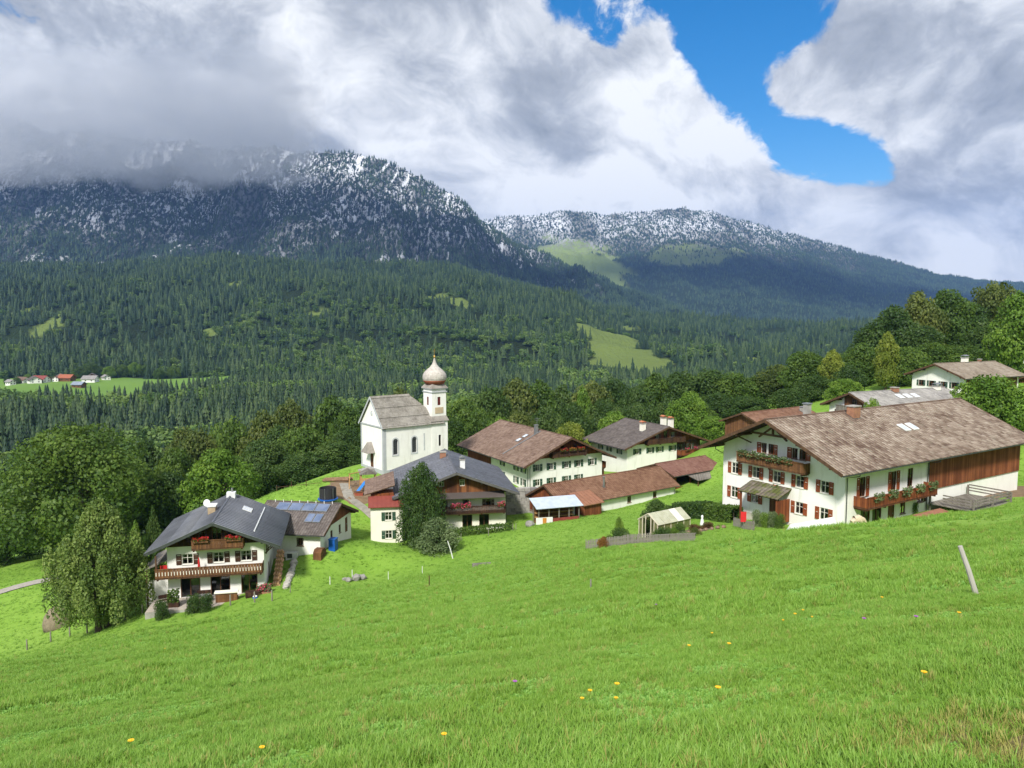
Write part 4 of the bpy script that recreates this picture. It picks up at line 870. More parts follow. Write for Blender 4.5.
# ------------------------------------------------------------------ church
def church():
    W, L, He, Ri = 8.4, 9.6, 7.97, 4.7; W2 = W / 2
    h = House('church', 'white baroque village church with shingled onion dome tower', -24.4, 132.8, -25.1, -52.8, W, L, He, Ri, .25, .25, 0, PLASTER, 'church')
    holes_r = []; X = []; h.hipped = True
    for u in (2.3, 6.0): h.holes['r'].append((u - .45, u + .45, 3.0, 5.3)); X.append(u)
    h.door('f', -.1, .35, 1.15, 2.5, BROWNWOOD); h.holes['f'].append((-.28, .28, 9.5, 10.3)); h.walls()
    for u in X:  # round-headed windows: stone surround, arched head, dark leaded glass
        g = Geo(); n = 10
        inner = [(-.45, 3.0), (.45, 3.0)] + [(.45 * math.cos(math.pi * i / n), 5.3 + .45 * math.sin(math.pi * i / n)) for i in range(n + 1)]; outer = [(-.68, 2.72), (.68, 2.72)] + [(.68 * math.cos(math.pi * i / n), 5.3 + .68 * math.sin(math.pi * i / n)) for i in range(n + 1)]
        m_ = len(inner)
        g.add([(W2 + .05, u + a, z) for a, z in inner] + [(W2 + .05, u + a, z) for a, z in outer] + [(W2 + .002, u + a, z) for a, z in outer], [(i, (i + 1) % m_, m_ + (i + 1) % m_, m_ + i) for i in range(m_)] + [(m_ + i, m_ + (i + 1) % m_, 2 * m_ + (i + 1) % m_, 2 * m_ + i) for i in range(m_)])
        o = g.build('window', plain('window_surround', (.52, .54, .56), (.44, .46, .48), 1, .9), h.e)
        g = Geo(); g.add([(W2 + .012, u + a, z) for a, z in inner[2:]], [tuple(range(n + 1))]); g.build('lunette', plain('leaded_glass', (.035, .038, .045), (.06, .065, .075), 9, .2, spec=.6), o)
        g = Geo(); g.add([(W2 - .12, u - .45, 3.0), (W2 - .12, u + .45, 3.0), (W2 - .12, u + .45, 5.3), (W2 - .12, u - .45, 5.3)], [(0, 1, 2, 3)]); g.build('pane', MATS['leaded_glass'], o)
        g = Geo(); g.box(W2 - .11, u - .02, 3.0, W2 - .08, u + .02, 5.3)
        for k in range(5): g.box(W2 - .112, u - .45, 3.35 + k * .42, W2 - .085, u + .45, 3.38 + k * .42)
        g.build('glazing_bar', GUTTER, o)
    g = Geo(); g.lathe([(.36, 0), (.36, .08), (.26, .08)], 18); o = g.build('gable_oculus', MATS['window_surround'], h.e); o.rotation_euler = (R(90), 0, 0); o.location = (0, .02, 9.9)
    g = Geo(); g.add([(-.28, .14, 9.5), (.28, .14, 9.5), (.28, .14, 10.3), (-.28, .14, 10.3)], [(0, 1, 2, 3)]); g.build('pane', MATS['leaded_glass'], o).matrix_parent_inverse = o.matrix_basis.inverted()
    # grey corner pilasters, cornice, plinth
    GP = plain('grey_painted_plaster', (.42, .44, .46), (.36, .38, .40), .8, .9)
    for x, y in ((W2, 0), (-W2, 0)): g = Geo(); s = 1 if x > 0 else -1; g.box(x - .45 if s > 0 else x - .04, -.04, -1.5, x + .04 if s > 0 else x + .45, .5, He - .25); g.build('pilaster', GP, h.e)
    g = Geo(); g.box(-W2 - .16, -.16, He - .24, W2 + .16, .05, He - .02); g.build('gable_cornice', GP, h.e); g = Geo(); g.box(W2 - .02, -.16, He - .24, W2 + .16, L, He - .02); g.build('eave_cornice', GP, h.e); g = Geo(); g.box(-W2 - .06, -.06, -3, W2 + .06, L + 3.2, .45); g.build('plinth', GP, h.e)
    # nave roof: gable in front, hipped over the choir
    hip0, hip1 = 7.4, 12.2; ex = W2 + .28; k = Ri / W2; top = He + Ri; ze = top - k * ex
    g = Geo(); g.add([(-ex, -.3, ze), (ex, -.3, ze), (0, -.3, top), (0, hip0, top), (ex, hip1, ze), (-ex, hip1, ze)], [(1, 4, 3, 2), (0, 2, 3, 5), (3, 4, 5)]); ro = g.build('roof', TIMBER, h.e)
    r = np.random.default_rng(9); VV = []; FF = []; TT = []; nb = 0; c = 1 / math.hypot(1, k); sl = ex / c; rows = 22
    for s in (-1, 1):
        for j in range(rows):
            v0 = sl * j / rows; v1 = sl * (j + 1) / rows; ulen = .35 + hip1 - (hip1 - hip0) * (j + .5) / rows; nu = int(ulen / .22); out = .10 * (1 - (j % 7) / 7.0) * (1 if j > 0 else .5)
            V, F4, T = tile_field(1, nu, v1 - v0, ulen, np.array((s * ex, -.34, ze)) + np.array((-s * c, 0, k * c)) * v0, (0, 1, 0), (-s * c, 0, k * c), (s * k * c, 0, c), .04 + out, r)
            T = T * .6 + .4 * (.2 if j % 7 == 6 else .6 - .3 * (j / rows)); VV.append(V); FF.append(F4 + nb); TT.append(T); nb += len(V)
    hd = np.array((0, hip0 - hip1, top - ze)); hl = np.linalg.norm(hd); hd /= hl; hn = np.cross((1, 0, 0), hd); hn = hn if hn[2] > 0 else -hn
    for j in range(rows):
        hw = ex * (1 - (j + .5) / rows); nu = max(1, int(2 * hw / .25)); V, F4, T = tile_field(1, nu, hl / rows, 2 * hw, np.array((-hw, hip1, ze)) + hd * hl * j / rows, (1, 0, 0), hd, hn, .06, r); VV.append(V); FF.append(F4[:, ::-1] + nb); TT.append(T); nb += len(V)
    me = np_mesh('shingles', np.concatenate(VV), np.concatenate(FF)); tone_attr(me, np.concatenate(TT)); me.materials.append(ROOF_SHINGLE); link('shingles', me, None, ro, 'stuff')
    g = Geo(); g.tube([(0, -.36, top + .08), (0, hip0, top + .08)], .12, 6); g.build('ridge_cap', ROOF_SHINGLE, ro)
    for s in (-1, 1): g = Geo(); g.bar((0, -.34, top + .03), (s * ex, -.34, ze + .03), .10, .32); g.build('verge_board', GP, ro)
    # choir wall between nave and tower, then the tower flush with the long side
    g = Geo(); g.box(-W2, L, -3, W2 - 3.3, L + 2.4, He - .05); g.build('choir', PLASTER, h.e)
    tx1, ty0, a = W2 + .06, L - .02, 3.3; tx0, ty1 = tx1 - a, ty0 + a; g = Geo(); place = {'r': (lambda u, z: (tx1, u, z), (-1, 0, 0))}
    cx, cy = (tx0 + tx1) / 2, (ty0 + ty1) / 2; b = 1.47
    wall_panel(g, ty0, ty1, -3, 8.1, [(cy - .25, cy + .25, 3.6, 5.6)], lambda u, z: (tx1, u, z), (-1, 0, 0)); g.add([(tx0, ty0, -3), (tx1, ty0, -3), (tx1, ty0, 8.1), (tx0, ty0, 8.1), (tx0, ty1, -3), (tx1, ty1, -3), (tx1, ty1, 8.1), (tx0, ty1, 8.1)], [(0, 1, 2, 3), (5, 4, 7, 6), (4, 0, 3, 7), (3, 2, 6, 7)])
    tw = g.build('tower', PLASTER, h.e)
    g = Geo(); z0, z1 = 8.1, 9.0; e = .22
    g.add([(tx0 - e, ty0 - e, z0), (tx1 + e, ty0 - e, z0), (tx1 + e, ty1 + e, z0), (tx0 - e, ty1 + e, z0), (cx - b, cy - b, z1), (cx + b, cy - b, z1), (cx + b, cy + b, z1), (cx - b, cy + b, z1)], [(0, 3, 2, 1), (4, 5, 6, 7), (0, 1, 5, 4), (1, 2, 6, 5), (2, 3, 7, 6), (3, 0, 4, 7)]); g.build('skirt_roof', ROOF_SHINGLE, tw)
    g = Geo(); zt = 13.2; T_ = 8.9
    wall_panel(g, cy - b, cy + b, T_, zt, [(cy - .32, cy + .32, 10.9, 12.4)], lambda u, z: (cx + b, u, z), (-1, 0, 0)); wall_panel(g, cx - b, cx + b, T_, zt, [(cx - .32, cx + .32, 10.9, 12.4)], lambda u, z: (u, cy - b, z), (0, 1, 0))
    g.add([(cx - b, cy + b, T_), (cx + b, cy + b, T_), (cx + b, cy + b, zt), (cx - b, cy + b, zt), (cx - b, cy - b, T_), (cx - b, cy - b, zt)], [(0, 1, 2, 3), (0, 3, 5, 4)]); g.build('belfry', PLASTER, tw)
    LOUV = plain('belfry_louvre', (.18, .03, .025), (.13, .025, .02), 2, .7)
    for w in ('r', 'f'):
        g = Geo()
        for q in range(8):
            zz = 10.92 + q * .185
            if w == 'r': g.cbox((cx + b - .12, cy, zz + .08), .10, .62, .12, (0, R(25), 0))
            else: g.cbox((cx, cy - b + .12, zz + .08), .62, .10, .12, (R(25), 0, 0))
        g.build('louvre', LOUV, tw, kind='stuff'); g = Geo()
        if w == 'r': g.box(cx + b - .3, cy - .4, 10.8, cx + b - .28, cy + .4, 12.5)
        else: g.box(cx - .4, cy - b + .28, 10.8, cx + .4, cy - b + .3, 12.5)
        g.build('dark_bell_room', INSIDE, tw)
    OCHRE = plain('ochre_panel', (.50, .40, .27), (.42, .33, .22), 2, .9); g = Geo(); g.box(cx + b + .002, cy - .85, 9.45, cx + b + .05, cy + .85, 10.55); g.build('painted_panel', OCHRE, tw)
    g = Geo()
    for zz, ee, hh in ((13.2, .14, .16), (13.85, .26, .10)): g.box(cx - b - ee, cy - b - ee, zz, cx + b + ee, cy + b + ee, zz + hh)
    g.build('cornice', GP, tw); g = Geo(); g.box(cx - b + .01, cy - b + .01, 13.36, cx + b - .01, cy + b - .01, 13.85); g.build('frieze', PLASTER, tw)
    g = Geo(); g.add([(cx - b - .3, cy - b - .3, 13.95), (cx + b + .3, cy - b - .3, 13.95), (cx + b + .3, cy + b + .3, 13.95), (cx - b - .3, cy + b + .3, 13.95)] + [(cx + 1.75 * math.cos(R(45 + 90 * i) + math.pi), cy + 1.75 * math.sin(R(45 + 90 * i) + math.pi), 14.7) for i in range(4)], [(0, 1, 5, 4), (1, 2, 6, 5), (2, 3, 7, 6), (3, 0, 4, 7), (4, 5, 6, 7)]); g.build('tent_roof', ROOF_SHINGLE, tw)
    REDS = toned('red_stained_shingles', (.20, .06, .03), (.30, .10, .05), (.38, .15, .08), .8, .5, .8)
    g = Geo(); g.lathe([(1.5, 14.6), (1.70, 14.72), (2.0, 15.15), (2.04, 15.3)], 24, (cx, cy, 0)); g.build('dome_band', REDS, tw, True)
    prof = [(2.04, 15.31), (2.14, 15.6), (2.16, 15.95), (2.08, 16.35), (1.88, 16.7), (1.56, 17.05), (1.18, 17.35), (0.82, 17.65), (0.54, 18.0), (0.34, 18.4), (0.2, 18.85), (0.1, 19.3)]
    g = Geo(); g.lathe(prof, 28, (cx, cy, 0)); g.build('onion_dome', plain('silver_shingles', (.50, .47, .43), (.34, .31, .28), 2.2, .75, .6, 14), tw, False)
    GOLD = plain('gilt_metal', (.55, .36, .10), (.45, .28, .07), 2, .35, metal=.8); g = Geo(); g.lathe([(.03, 19.25), (.16, 19.32), (.22, 19.5), (.16, 19.68), (.03, 19.76)], 12, (cx, cy, 0)); g.build('gilt_ball', GOLD, tw, True)
    g = Geo(); g.box(cx - .03, cy - .03, 19.7, cx + .03, cy + .03, 20.9); g.bar((cx, cy - .30, 20.5), (cx, cy - .031, 20.5), .06); g.bar((cx, cy + .031, 20.5), (cx, cy + .30, 20.5), .06); g.build('cross', GOLD, tw)
    # porch roof over the door
    g = Geo(); g.add([(-1.35, -1.5, 3.1), (1.15, -1.5, 3.1), (1.15, -.03, 3.1), (-1.35, -.03, 3.1), (-.1, -.9, 4.9), (-.1, -.03, 4.9)], [(0, 1, 4), (1, 2, 5, 4), (3, 0, 4, 5), (0, 3, 2, 1), (2, 3, 5)]); g.build('porch_roof', ROOF_SHINGLE, h.e)
    g = Geo(); g.box(-1.2, -2.2, -.6, 1.2, -.1, .12); g.box(-.9, -1.6, .121, .9, -.1, .34); g.build('step', CONCR, h.e)
    g = Geo()
    for y in (8.0,): g.box(W2 + .002, y - .12, 3.2, W2 + .05, y + .12, 6.2)
    g.build('blind_slit', MATS['window_surround'], h.e)
    return h
CU = church()

# ------------------------------------------------------------------ house behind the conifer, with wooden gable
def slate_house():
    h = House('slate_roof_house', 'white house with slate roof, carved wooden gable and pink flowers behind the conifer', -7.9, 106.5, -28.4, 9.9, 14.2, 16.7, 5.61, 2.6, 1.46, 1.62, 1.0, CREAM, 'house')
    for u in (-2.0, .9): h.window('f', u, 6.7, .75, .95, None, FRAMEW)
    for u in (-1.6, 1.4, 4.6): h.window('f', u, 3.75, .85, .95, SHUT_DRK if u > 4 else None, FRAMEB)
    for u in (-4.0, 1.6, 4.0): h.door('f', u, .05, 1.4, 2.0, glazed=True)
    h.window('r', 4, 3.9, .9, 1.1, SHUT_GRN); h.window('r', 9, 3.9, .9, 1.1, SHUT_GRN)
    CARV = wood('carved_gable_boards', (.055, .020, .010), (.24, .095, .035), .34); h.cladding('f', -7.1, 7.1, 5.25, 8.2, CARV, .12)
    h.walls(); h.roof('tile', ROOF_SLATE, .24, .36, .4, purlins=5, fascia=plain('grey_fascia', (.11, .105, .10), (.08, .078, .075), 2, .8))
    g = Geo(); g.prism([(-6.6, -.13, 5.2), (-6.6, -1.5, 4.72), (-6.6, -1.5, 4.80), (-6.6, -.13, 5.34)], (13.4, 0, 0)); g.build('pent_roof', ROOF_UMBER, h.e)
    h.balcony('f', -6.2, 6.9, 2.62, 1.25, .95, DARKWOOD, flowers=[(-.9, 2.0, FLOWPINK), (5.7, 6.8, FLOWPINK)], seed=31, fl_h=.45, fl_d=.12)
    h.chimney(-1, 12.0, .8, .9, .9, .7, BRICKC, CONCR); h.chimney(1, 4.2, 1.4, .7, .7, 1.0, WHITEM, CONCR, capm=METAL)
    h.downpipe('r', .2)
    return h
SH = slate_house()
def red_roof_wing():
    h = House('red_roof_wing', 'narrow white house wing with green shutters and red sheet roof left of the conifer', -17.1, 103.0, -30.0, 9.9, 4.3, 4.2, 5.9, .06, .25, .25, .1, CREAM, 'house')
    for z in (1.9, 4.45): h.window('f', .25, z, .95, 1.15, SHUT_GRN, FRAMEW)
    h.walls(); e = h.e
    g = Geo(); g.prism([(-2.45, -.45, 5.75), (2.35, -.45, 5.75), (2.35, 1.5, 6.85), (-2.45, 1.5, 6.85)], (0, 0, .10)); ro = g.build('roof', ROOF_RED, e)
    for i in range(9): x = -2.4 + i * .585; g = Geo(); g.bar((x, -.46, 5.87), (x, 1.51, 6.98), .04, .05); g.build('seam', ROOF_RED, ro)
    g = Geo(); g.box(-2.1, 1.52, 5.5, 1.0, 4.0, 7.3); g.build('upper_wall', REDWOOD, e)
    g = Geo(); g.prism([(-2.9, 1.1, 7.15), (1.2, 1.1, 8.35), (1.2, 1.1, 8.5), (-2.9, 1.1, 7.3)], (0, 9.5, 0)); rb = g.build('rear_roof', TIMBER, e)
    s = math.hypot(4.1, 1.2); dv = (4.1 / s, 0, 1.2 / s); V, F4, T = tile_field(10, 26, s, 9.6, (-2.95, 1.05, 7.28), (0, 1, 0), dv, (-dv[2], 0, dv[0]), .02, np.random.default_rng(3)); me = np_mesh('tiles', V, F4); tone_attr(me, T); me.materials.append(ROOF_BROWN); link('tiles', me, None, rb, 'stuff')
    g = Geo(); g.box(-2.1, 4.01, -2, 1.0, 10.4, 7.25); g.build('rear_wall', CREAM, e)
    return h
RW = red_roof_wing()

# ------------------------------------------------------------------ farmhouse with green shutters
def green_house():
    h = House('green_shutter_house', 'big white farmhouse with green shutters and brown roof in the village centre', 9.7, 135.6, -29.1, 29.2, 15.6, 24.0, 5.7, 3.5, 1.74, 1.9, 1.0, PLASTER, 'farmhouse')
    S = dict(shut=SHUT_GRN, frame=FRAMEW)
    for u in (-6.0, -3.2, .0, 2.6, 5.6): h.window('f', u, 4.35, .95, 1.2, **S)
    for u in (-6.0, -3.2, .0, 2.6): h.window('f', u, 1.7, .95, 1.2, **S)
    for u in (1.8, 4.4, 9.5): h.window('l', u, 3.9, .95, 1.2, **S); h.window('l', u, 1.6, .95, 1.2, **S)
    h.door('f', -.9, 6.25, .9, 1.9, glazed=True); h.window('f', 1.8, 7.2, .8, 1.0, None, FRAMEB)
    h.cladding('f', -7.8, 7.8, 5.95, 9.3, REDWOOD, .07); h.cladding('l', 14, 24, 0.2, 5.65, REDWOOD, .07); h.walls(); h.roof('tile', ROOF_BROWN, .24, .4, .42)
    h.balcony('f', -3.6, 3.6, 6.15, 1.2, .95, DARKWOOD, flowers=[(-2.2, -.6, FLOWRED), (-.2, 1.2, FLOWORG), (1.6, 3.0, FLOWRED)], seed=41, fl_h=.35)
    h.balcony('r', .4, 6.0, 3.0, 1.2, .95, REDWOOD, seed=43); g = Geo(); g.box(7.82, 1.0, 0, 9.0, 1.2, 2.8); g.build('stair_side', REDWOOD, h.e)
    h.chimney(-1, 8.5, 1.2, .55, .55, 1.3, METAL, METAL); h.on_slope('snow_guard', -1, 8.0, 8.25, .5, 8.5, METAL, .03, .1, parent=h.e)
    for i in range(2): h.on_slope('skylight', -1, 9.5, 10.5, 2.2 + i * 1.4, 3.2 + i * 1.4, MATS['skylight_glass'], .05, .08, frame=METAL, parent=h.e)
    g = Geo(); p = h.on_roof(1, 11, .5); g.tube([p, p + Vector((0, 0, 2.2))], .03, 5); g.tube([p + Vector((-.6, 0, 2.0)), p + Vector((.6, 0, 2.0))], .02, 4); g.tube([p + Vector((-.4, 0, 1.7)), p + Vector((.4, 0, 1.7))], .02, 4); g.build('aerial', METAL, h.e)
    h.downpipe('l', .15); h.downpipe('f', -7.6); return h
GH = green_house()
def umber_house():
    h = House('umber_roof_house', 'white house with dark umber roof, three capped chimneys and timber balcony gable', 30.6, 152.8, -28.2, 27.8, 18.4, 12.5, 4.6, 3.1, 1.43, 1.6, 1.0, PLASTER, 'farmhouse')
    S = dict(shut=SHUT_GRN, frame=FRAMEW)
    for u in (-6.8, -3.6, -1.2, 2.0): h.window('f', u, 3.3, .95, 1.1, **S)
    for u in (2.5, 6, 9): h.window('l', u, 3.2, .9, 1.1, **S)
    for u in (4.2, 6.6): h.window('f', u, 3.3, .95, 1.2, SHUT_GRN, FRAMEB)
    h.window('f', -2.0, 6.0, .9, 1.1, SHUT_GRN); h.window('f', 2.0, 6.0, .9, 1.1, SHUT_GRN); h.door('f', .2, 5.1, .9, 1.9, glazed=True)
    h.cladding('f', -9.2, 9.2, 4.75, 7.8, REDWOOD, .07); h.cladding('f', 3.1, 9.2, .2, 4.66, DARKWOOD, .06); h.walls(); h.roof('tile', ROOF_UMBER, .24, .4, .42)
    h.balcony('f', -5.0, 4.4, 4.75, 1.2, .95, DARKWOOD, seed=51); h.balcony('f', 3.2, 9.0, 1.9, 1.3, .95, REDWOOD, flowers=[(4.2, 5.2, FLOWPINK), (6.4, 7.6, FLOWPINK)], seed=53, fl_h=.4)
    for s, y, d in ((-1, 3.0, 3.2), (1, 2.2, 1.4), (1, 5.5, 6.0)): h.chimney(s, y, d, .9, .9, .9 if s < 0 else 1.5, CREAM, CONCR, capm=COPPERC)
    return h
UH = umber_house()
def long_shed():
    h = House('long_shed', 'long low white shed with brown tile roof and timber gable', 5.1, 112.8, -28.0, -54.4, 8.0, 23.5, 2.35, 2.15, .5, .45, .5, PLASTER, 'shed')
    for u in (6.6, 13.2, 18.8): h.window('r', u, 1.35, .95 if u < 7 else .8, 1.0 if u > 7 else 1.3, None, FRAMEB, curtain=False)
    h.cladding('f', -4, 4, 0, 4.6, REDWOOD, .06); h.walls(); h.roof('tile', ROOF_SHED, .18, .38, .40, purlins=3)
    g = Geo(); g.box(4.01, 2.2, -2.5, 6.0, 5.6, 2.3); a = g.build('lean_to', BARNWOOD, h.e); g = Geo(); g.prism([(2.9, 1.9, 3.55), (6.35, 1.9, 2.35), (6.35, 1.9, 2.45), (2.9, 1.9, 3.65)], (0, 4.0, 0)); rr = g.build('copper_roof', plain('copper_sheet', (.36, .17, .10), (.27, .13, .08), 1.5, .5, metal=.3), a)
    for i in range(7): y = 1.95 + i * .65; g = Geo(); g.bar((2.9, y, 3.68), (6.35, y, 2.48), .04, .04); g.build('seam', MATS['copper_sheet'], a)
    h.chimney(1, 9.5, 2.2, .2, .2, 1.0, METAL, METAL); h.downpipe('r', 23.2); g = Geo(); g.box(-4.06, -.06, -2.4, 4.06, 23.56, .12); g.build('plinth', STONE, h.e); return h
LS = long_shed()
def open_shed():
    h = House('open_shed', 'open dark timber shed with red brown roof beyond the long shed', 24.9, 130.0, -27.3, -53.7, 7.4, 11.8, 2.4, 1.27, .59, .52, .59, REDWOOD, 'shed')
    for i in range(3): h.holes['r'].append((.6 + i * 3.8, 4.1 + i * 3.8, .2, 2.0))
    h.walls(); h.roof('tile', toned('red_brown_tiles', (.14, .065, .05), (.20, .10, .08), (.25, .14, .11), .85, .4, .3), .16, .36, .4, purlins=3)
    g = Geo(); g.box(-3.2, .2, -.5, 3.2, 11.6, .1); g.build('floor', CONCR, h.e); g = Geo(); g.prism([(3.72, 3.0, 2.1), (6.4, 3.0, 1.5), (6.4, 3.0, 1.6), (3.72, 3.0, 2.2)], (0, 11, 0)); g.build('lean_to_roof', GREYWOOD, h.e)
    for y in (3.2, 8, 13.4): g = Geo(); g.box(6.1, y, -2.6, 6.25, y + .15, 1.55); g.build('post', TIMBER, h.e)
    g = Geo(); g.box(3.75, .0, -2.5, 6.5, 14, -.05); g.build('footing', STONE, h.e); return h
OS = open_shed()
def small_houses():
    h = House('grey_roof_house', 'pale grey roofed house with timber balcony behind the big farmhouse', 52.7, 118.1, -17.2, -65.8, 9.4, 19.5, 5.0, 1.9, 1.0, .9, 1.0, PLASTER, 'house')
    for u in (-2.6, 2.6): h.window('f', u, 3.6, .95, 1.1, SHUT_DRK)
    h.door('f', .2, 4.5, .9, 1.6, glazed=True); h.cladding('f', -1.7, 1.9, 4.3, 6.8, BROWNWOOD, .06); h.window('r', 5, 3.6, 1, 1.1, SHUT_DRK); h.walls(); h.roof('tile', ROOF_GREY, .2, .45, .45)
    h.balcony('f', -2.4, 2.6, 4.1, 1.1, .95, GREYWOOD, seed=61); h.chimney(1, 8.5, .3, .9, .9, .5, BRICKC, CONCR); h.chimney(1, 18, .4, .9, .9, .4, CREAM, CONCR, capm=METAL)
    for i in range(3): h.on_slope('skylight', 1, 7 + i * 1.7, 8.1 + i * 1.7, 1.5, 2.6, MATS['skylight_glass'], .05, .08, frame=WHITEM, parent=h.e)
    h = House('upper_house', 'white house with four gable windows and tan roof at the wood edge', 77.7, 140.2, -12.7, -64.6, 10.2, 15.5, 3.6, 1.9, 1.11, .94, 1.0, PLASTER, 'house', deep=4)
    for u in (-3.2, -1.1, 1.2, 3.3): h.window('f', u, 2.0, 1.05, 1.0, SHUT_GRN, FRAMEB, sw=.3)
    h.window('r', 3, 1.8, 1.4, 1.1, None, FRAMEB); h.cladding('r', .6, 15, 1.2, 3.5, BROWNWOOD, .06); h.walls(); h.roof('tile', toned('tan_tiles', (.17, .135, .105), (.25, .205, .165), (.33, .285, .24), .85, .45, .3), .2, .45, .45)
    h.chimney(-1, 8, .4, .9, .9, .9, CREAM, CONCR, capm=METAL); h.chimney(-1, 12, .2, .5, .5, .5, BRICKC, CONCR)
    h = House('brown_barn', 'brown roofed timber barn just behind the big farmhouse gable', 40.0, 131.5, -23.2, -56.3, 8.4, 15.5, 6.5, 1.6, .8, .7, 1.0, BROWNWOOD, 'barn')
    h.window('f', 0, 2.2, 1.2, 1.2, None, FRAMEB, curtain=False); h.walls(); h.roof('tile', ROOF_SHED, .18, .45, .45, purlins=3); h.chimney(1, 14, 1.5, .8, .8, .5, CONCR, METAL)
    h = House('hill_house', 'white house with dark slate roof half hidden under the trees', 113.5, 172, -8.6, -75, 9, 12, 4.0, 1.9, 1.0, .9, 1, PLASTER, 'house', deep=6)
    for u in (-2.8, .5): h.window('f', u, 2.4, 1.0, .9, None, FRAMEB, curtain=False)
    h.walls(); h.roof('tile', ROOF_SLATE, .2, .45, .45)
    h = House('timber_hut', 'timber hut with tan roof beside the light green tree', 101.5, 148.5, -13.3, -60, 6.5, 8, 2.4, 1.5, .7, .6, .6, BROWNWOOD, 'hut', deep=4)
    h.window('f', 0, 1.4, .9, .9, None, FRAMEB); h.walls(); h.roof('tile', MATS['tan_tiles'], .16, .45, .45, purlins=3)
small_houses()
# ------------------------------------------------------------------ trees
def crown_mesh(name, seed, m, n_lobes=30, leaves=9000, prof=None, lr=(.11, .19), size=.020, z0=.14, zsq=.85, tilt=.55):
    """leaf clumps over many lobes that fill an uneven crown; height 1, width about 1"""
    r = np.random.default_rng(seed); prof = prof or [(0, .28), (.12, .40), (.35, .48), (.6, .42), (.85, .24), (1, .06)]; k = np.array(prof)
    lob = []
    for i in range(n_lobes):
        t = (i + r.uniform(0, 1)) / n_lobes; t = t * .96; rad = np.interp(t, k[:, 0], k[:, 1]); a = r.uniform(0, 6.28) if n_lobes < 12 else i * 2.39996 + r.uniform(-.5, .5); l = r.uniform(*lr) * (.6 + .6 * min(1, rad / .4))
        q = max(0, rad - l * .75) * r.uniform(.62, 1.24) * (1 if r.uniform() > .22 else .45); lob.append((q * math.cos(a), q * math.sin(a), z0 + t * (1 - z0 - l * .6), l, r.uniform(-.30, .30)))
    lob = np.array(lob); w = lob[:, 3] ** 2; idx = r.choice(n_lobes, leaves, p=w / w.sum()); D = r.normal(size=(leaves, 3)); D[:, 2] += .25; D /= np.linalg.norm(D, axis=1)[:, None]
    rr = lob[idx, 3][:, None] * r.uniform(.72, 1.08, (leaves, 1)); P = lob[idx, :3] + D * rr * np.array((1, 1, zsq)); P[:, 2] = np.maximum(P[:, 2], z0 * .6)
    N = D + r.normal(size=D.shape) * tilt; N /= np.linalg.norm(N, axis=1)[:, None]; tone = .5 + lob[idx, 4] + r.normal(0, .18, leaves)
    return leaf_quads(name, P, N, r.uniform(size * .6, size * 1.35, leaves), r, m, 'mesh', tone)
def trunk_mesh(name, seed, trunks=1, top=.62, r0=.030, limbs=7):
    r = random.Random(seed); g = Geo()
    for q in range(trunks):
        ox = 0 if trunks == 1 else (-.05 + .10 * q); p = [(ox + r.uniform(-.01, .01) * i, r.uniform(-.01, .01) * i, -.03 + top * i / 5) for i in range(6)]; g.tube(p, [r0 * 1.35, r0, r0 * .85, r0 * .66, r0 * .48, r0 * .2], 8)
        for i in range(limbs): f = r.uniform(.32, .9); a = r.uniform(0, 6.28); b = Vector(p[0]).lerp(Vector(p[5]), f); d = Vector((math.cos(a), math.sin(a), r.uniform(.5, 1.1))).normalized() * r.uniform(.15, .30); g.tube([b, b + d * .5 + Vector((0, 0, .01)), b + d], [r0 * .42, r0 * .28, r0 * .1], 5)
    me = bpy.data.meshes.new(name); me.from_pydata(g.V, [], g.F); me.update(); me.materials.append(BARK); return me
TALL = [(0, .30), (.15, .42), (.4, .46), (.65, .38), (.88, .20), (1, .05)]; ROUND = [(0, .30), (.15, .44), (.4, .50), (.65, .46), (.86, .30), (1, .08)]; DOME = [(0, .40), (.2, .49), (.45, .50), (.7, .42), (.9, .26), (1, .1)]
COLUMN = [(0, .26), (.15, .36), (.4, .38), (.7, .28), (.9, .14), (1, .03)]
CROWNS = [crown_mesh('crown', 200 + i, LEAFG, 56, 11500, p, (.085, .18)) for i, p in enumerate((TALL, ROUND, TALL, DOME, ROUND))] + [crown_mesh('crown', 230, LEAFG, 40, 9000, COLUMN, (.08, .14))]
BIGCROWN = crown_mesh('crown', 251, LEAFG, 80, 26000, ROUND, (.08, .15), .0125)
TRUNKS = [trunk_mesh('trunk', 300 + i) for i in range(3)]
GZ = {}
def ground_at(px, Y): x = (px - 512) / FPX * Y; return Vector((x, Y, gz(x, Y)))
def tree(name, label, px, top, Y, wpx, kind, m, group=None, cat='tree', seed=0, crown=None, trunk=None, base=None, sink=.3):
    b = ground_at(px, Y) if base is None else base; b.x *= 1; zt = at(px, top, Y).z; H = zt - b.z; Wd = wpx / FPX * Y * 1.08
    e = empty(name, (b.x, b.y, b.z - sink), R((px * 37 + Y * 11 + seed) % 360), label, cat, group); e.scale = (Wd, Wd, H + sink)
    c = link('crown', crown or CROWNS[kind], None, e, None); c.material_slots[0].link = 'OBJECT'; c.material_slots[0].material = m
    link('trunk', trunk or TRUNKS[(int(px) + int(Y)) % 3], None, e); return e
G_, D_, L_, Y_, O_ = LEAFG, LEAFD, LEAFL, LEAFY, LEAFO
tree('beech_tree', 'huge rounded broadleaf tree at the meadow edge above the round pine', 72, 420, 126, 138, 1, G_, crown=BIGCROWN)
TONE = {'leaf_green': 'mid green', 'leaf_dark': 'dark green', 'leaf_light': 'light green', 'leaf_yellow': 'yellow green', 'leaf_olive': 'olive green'}
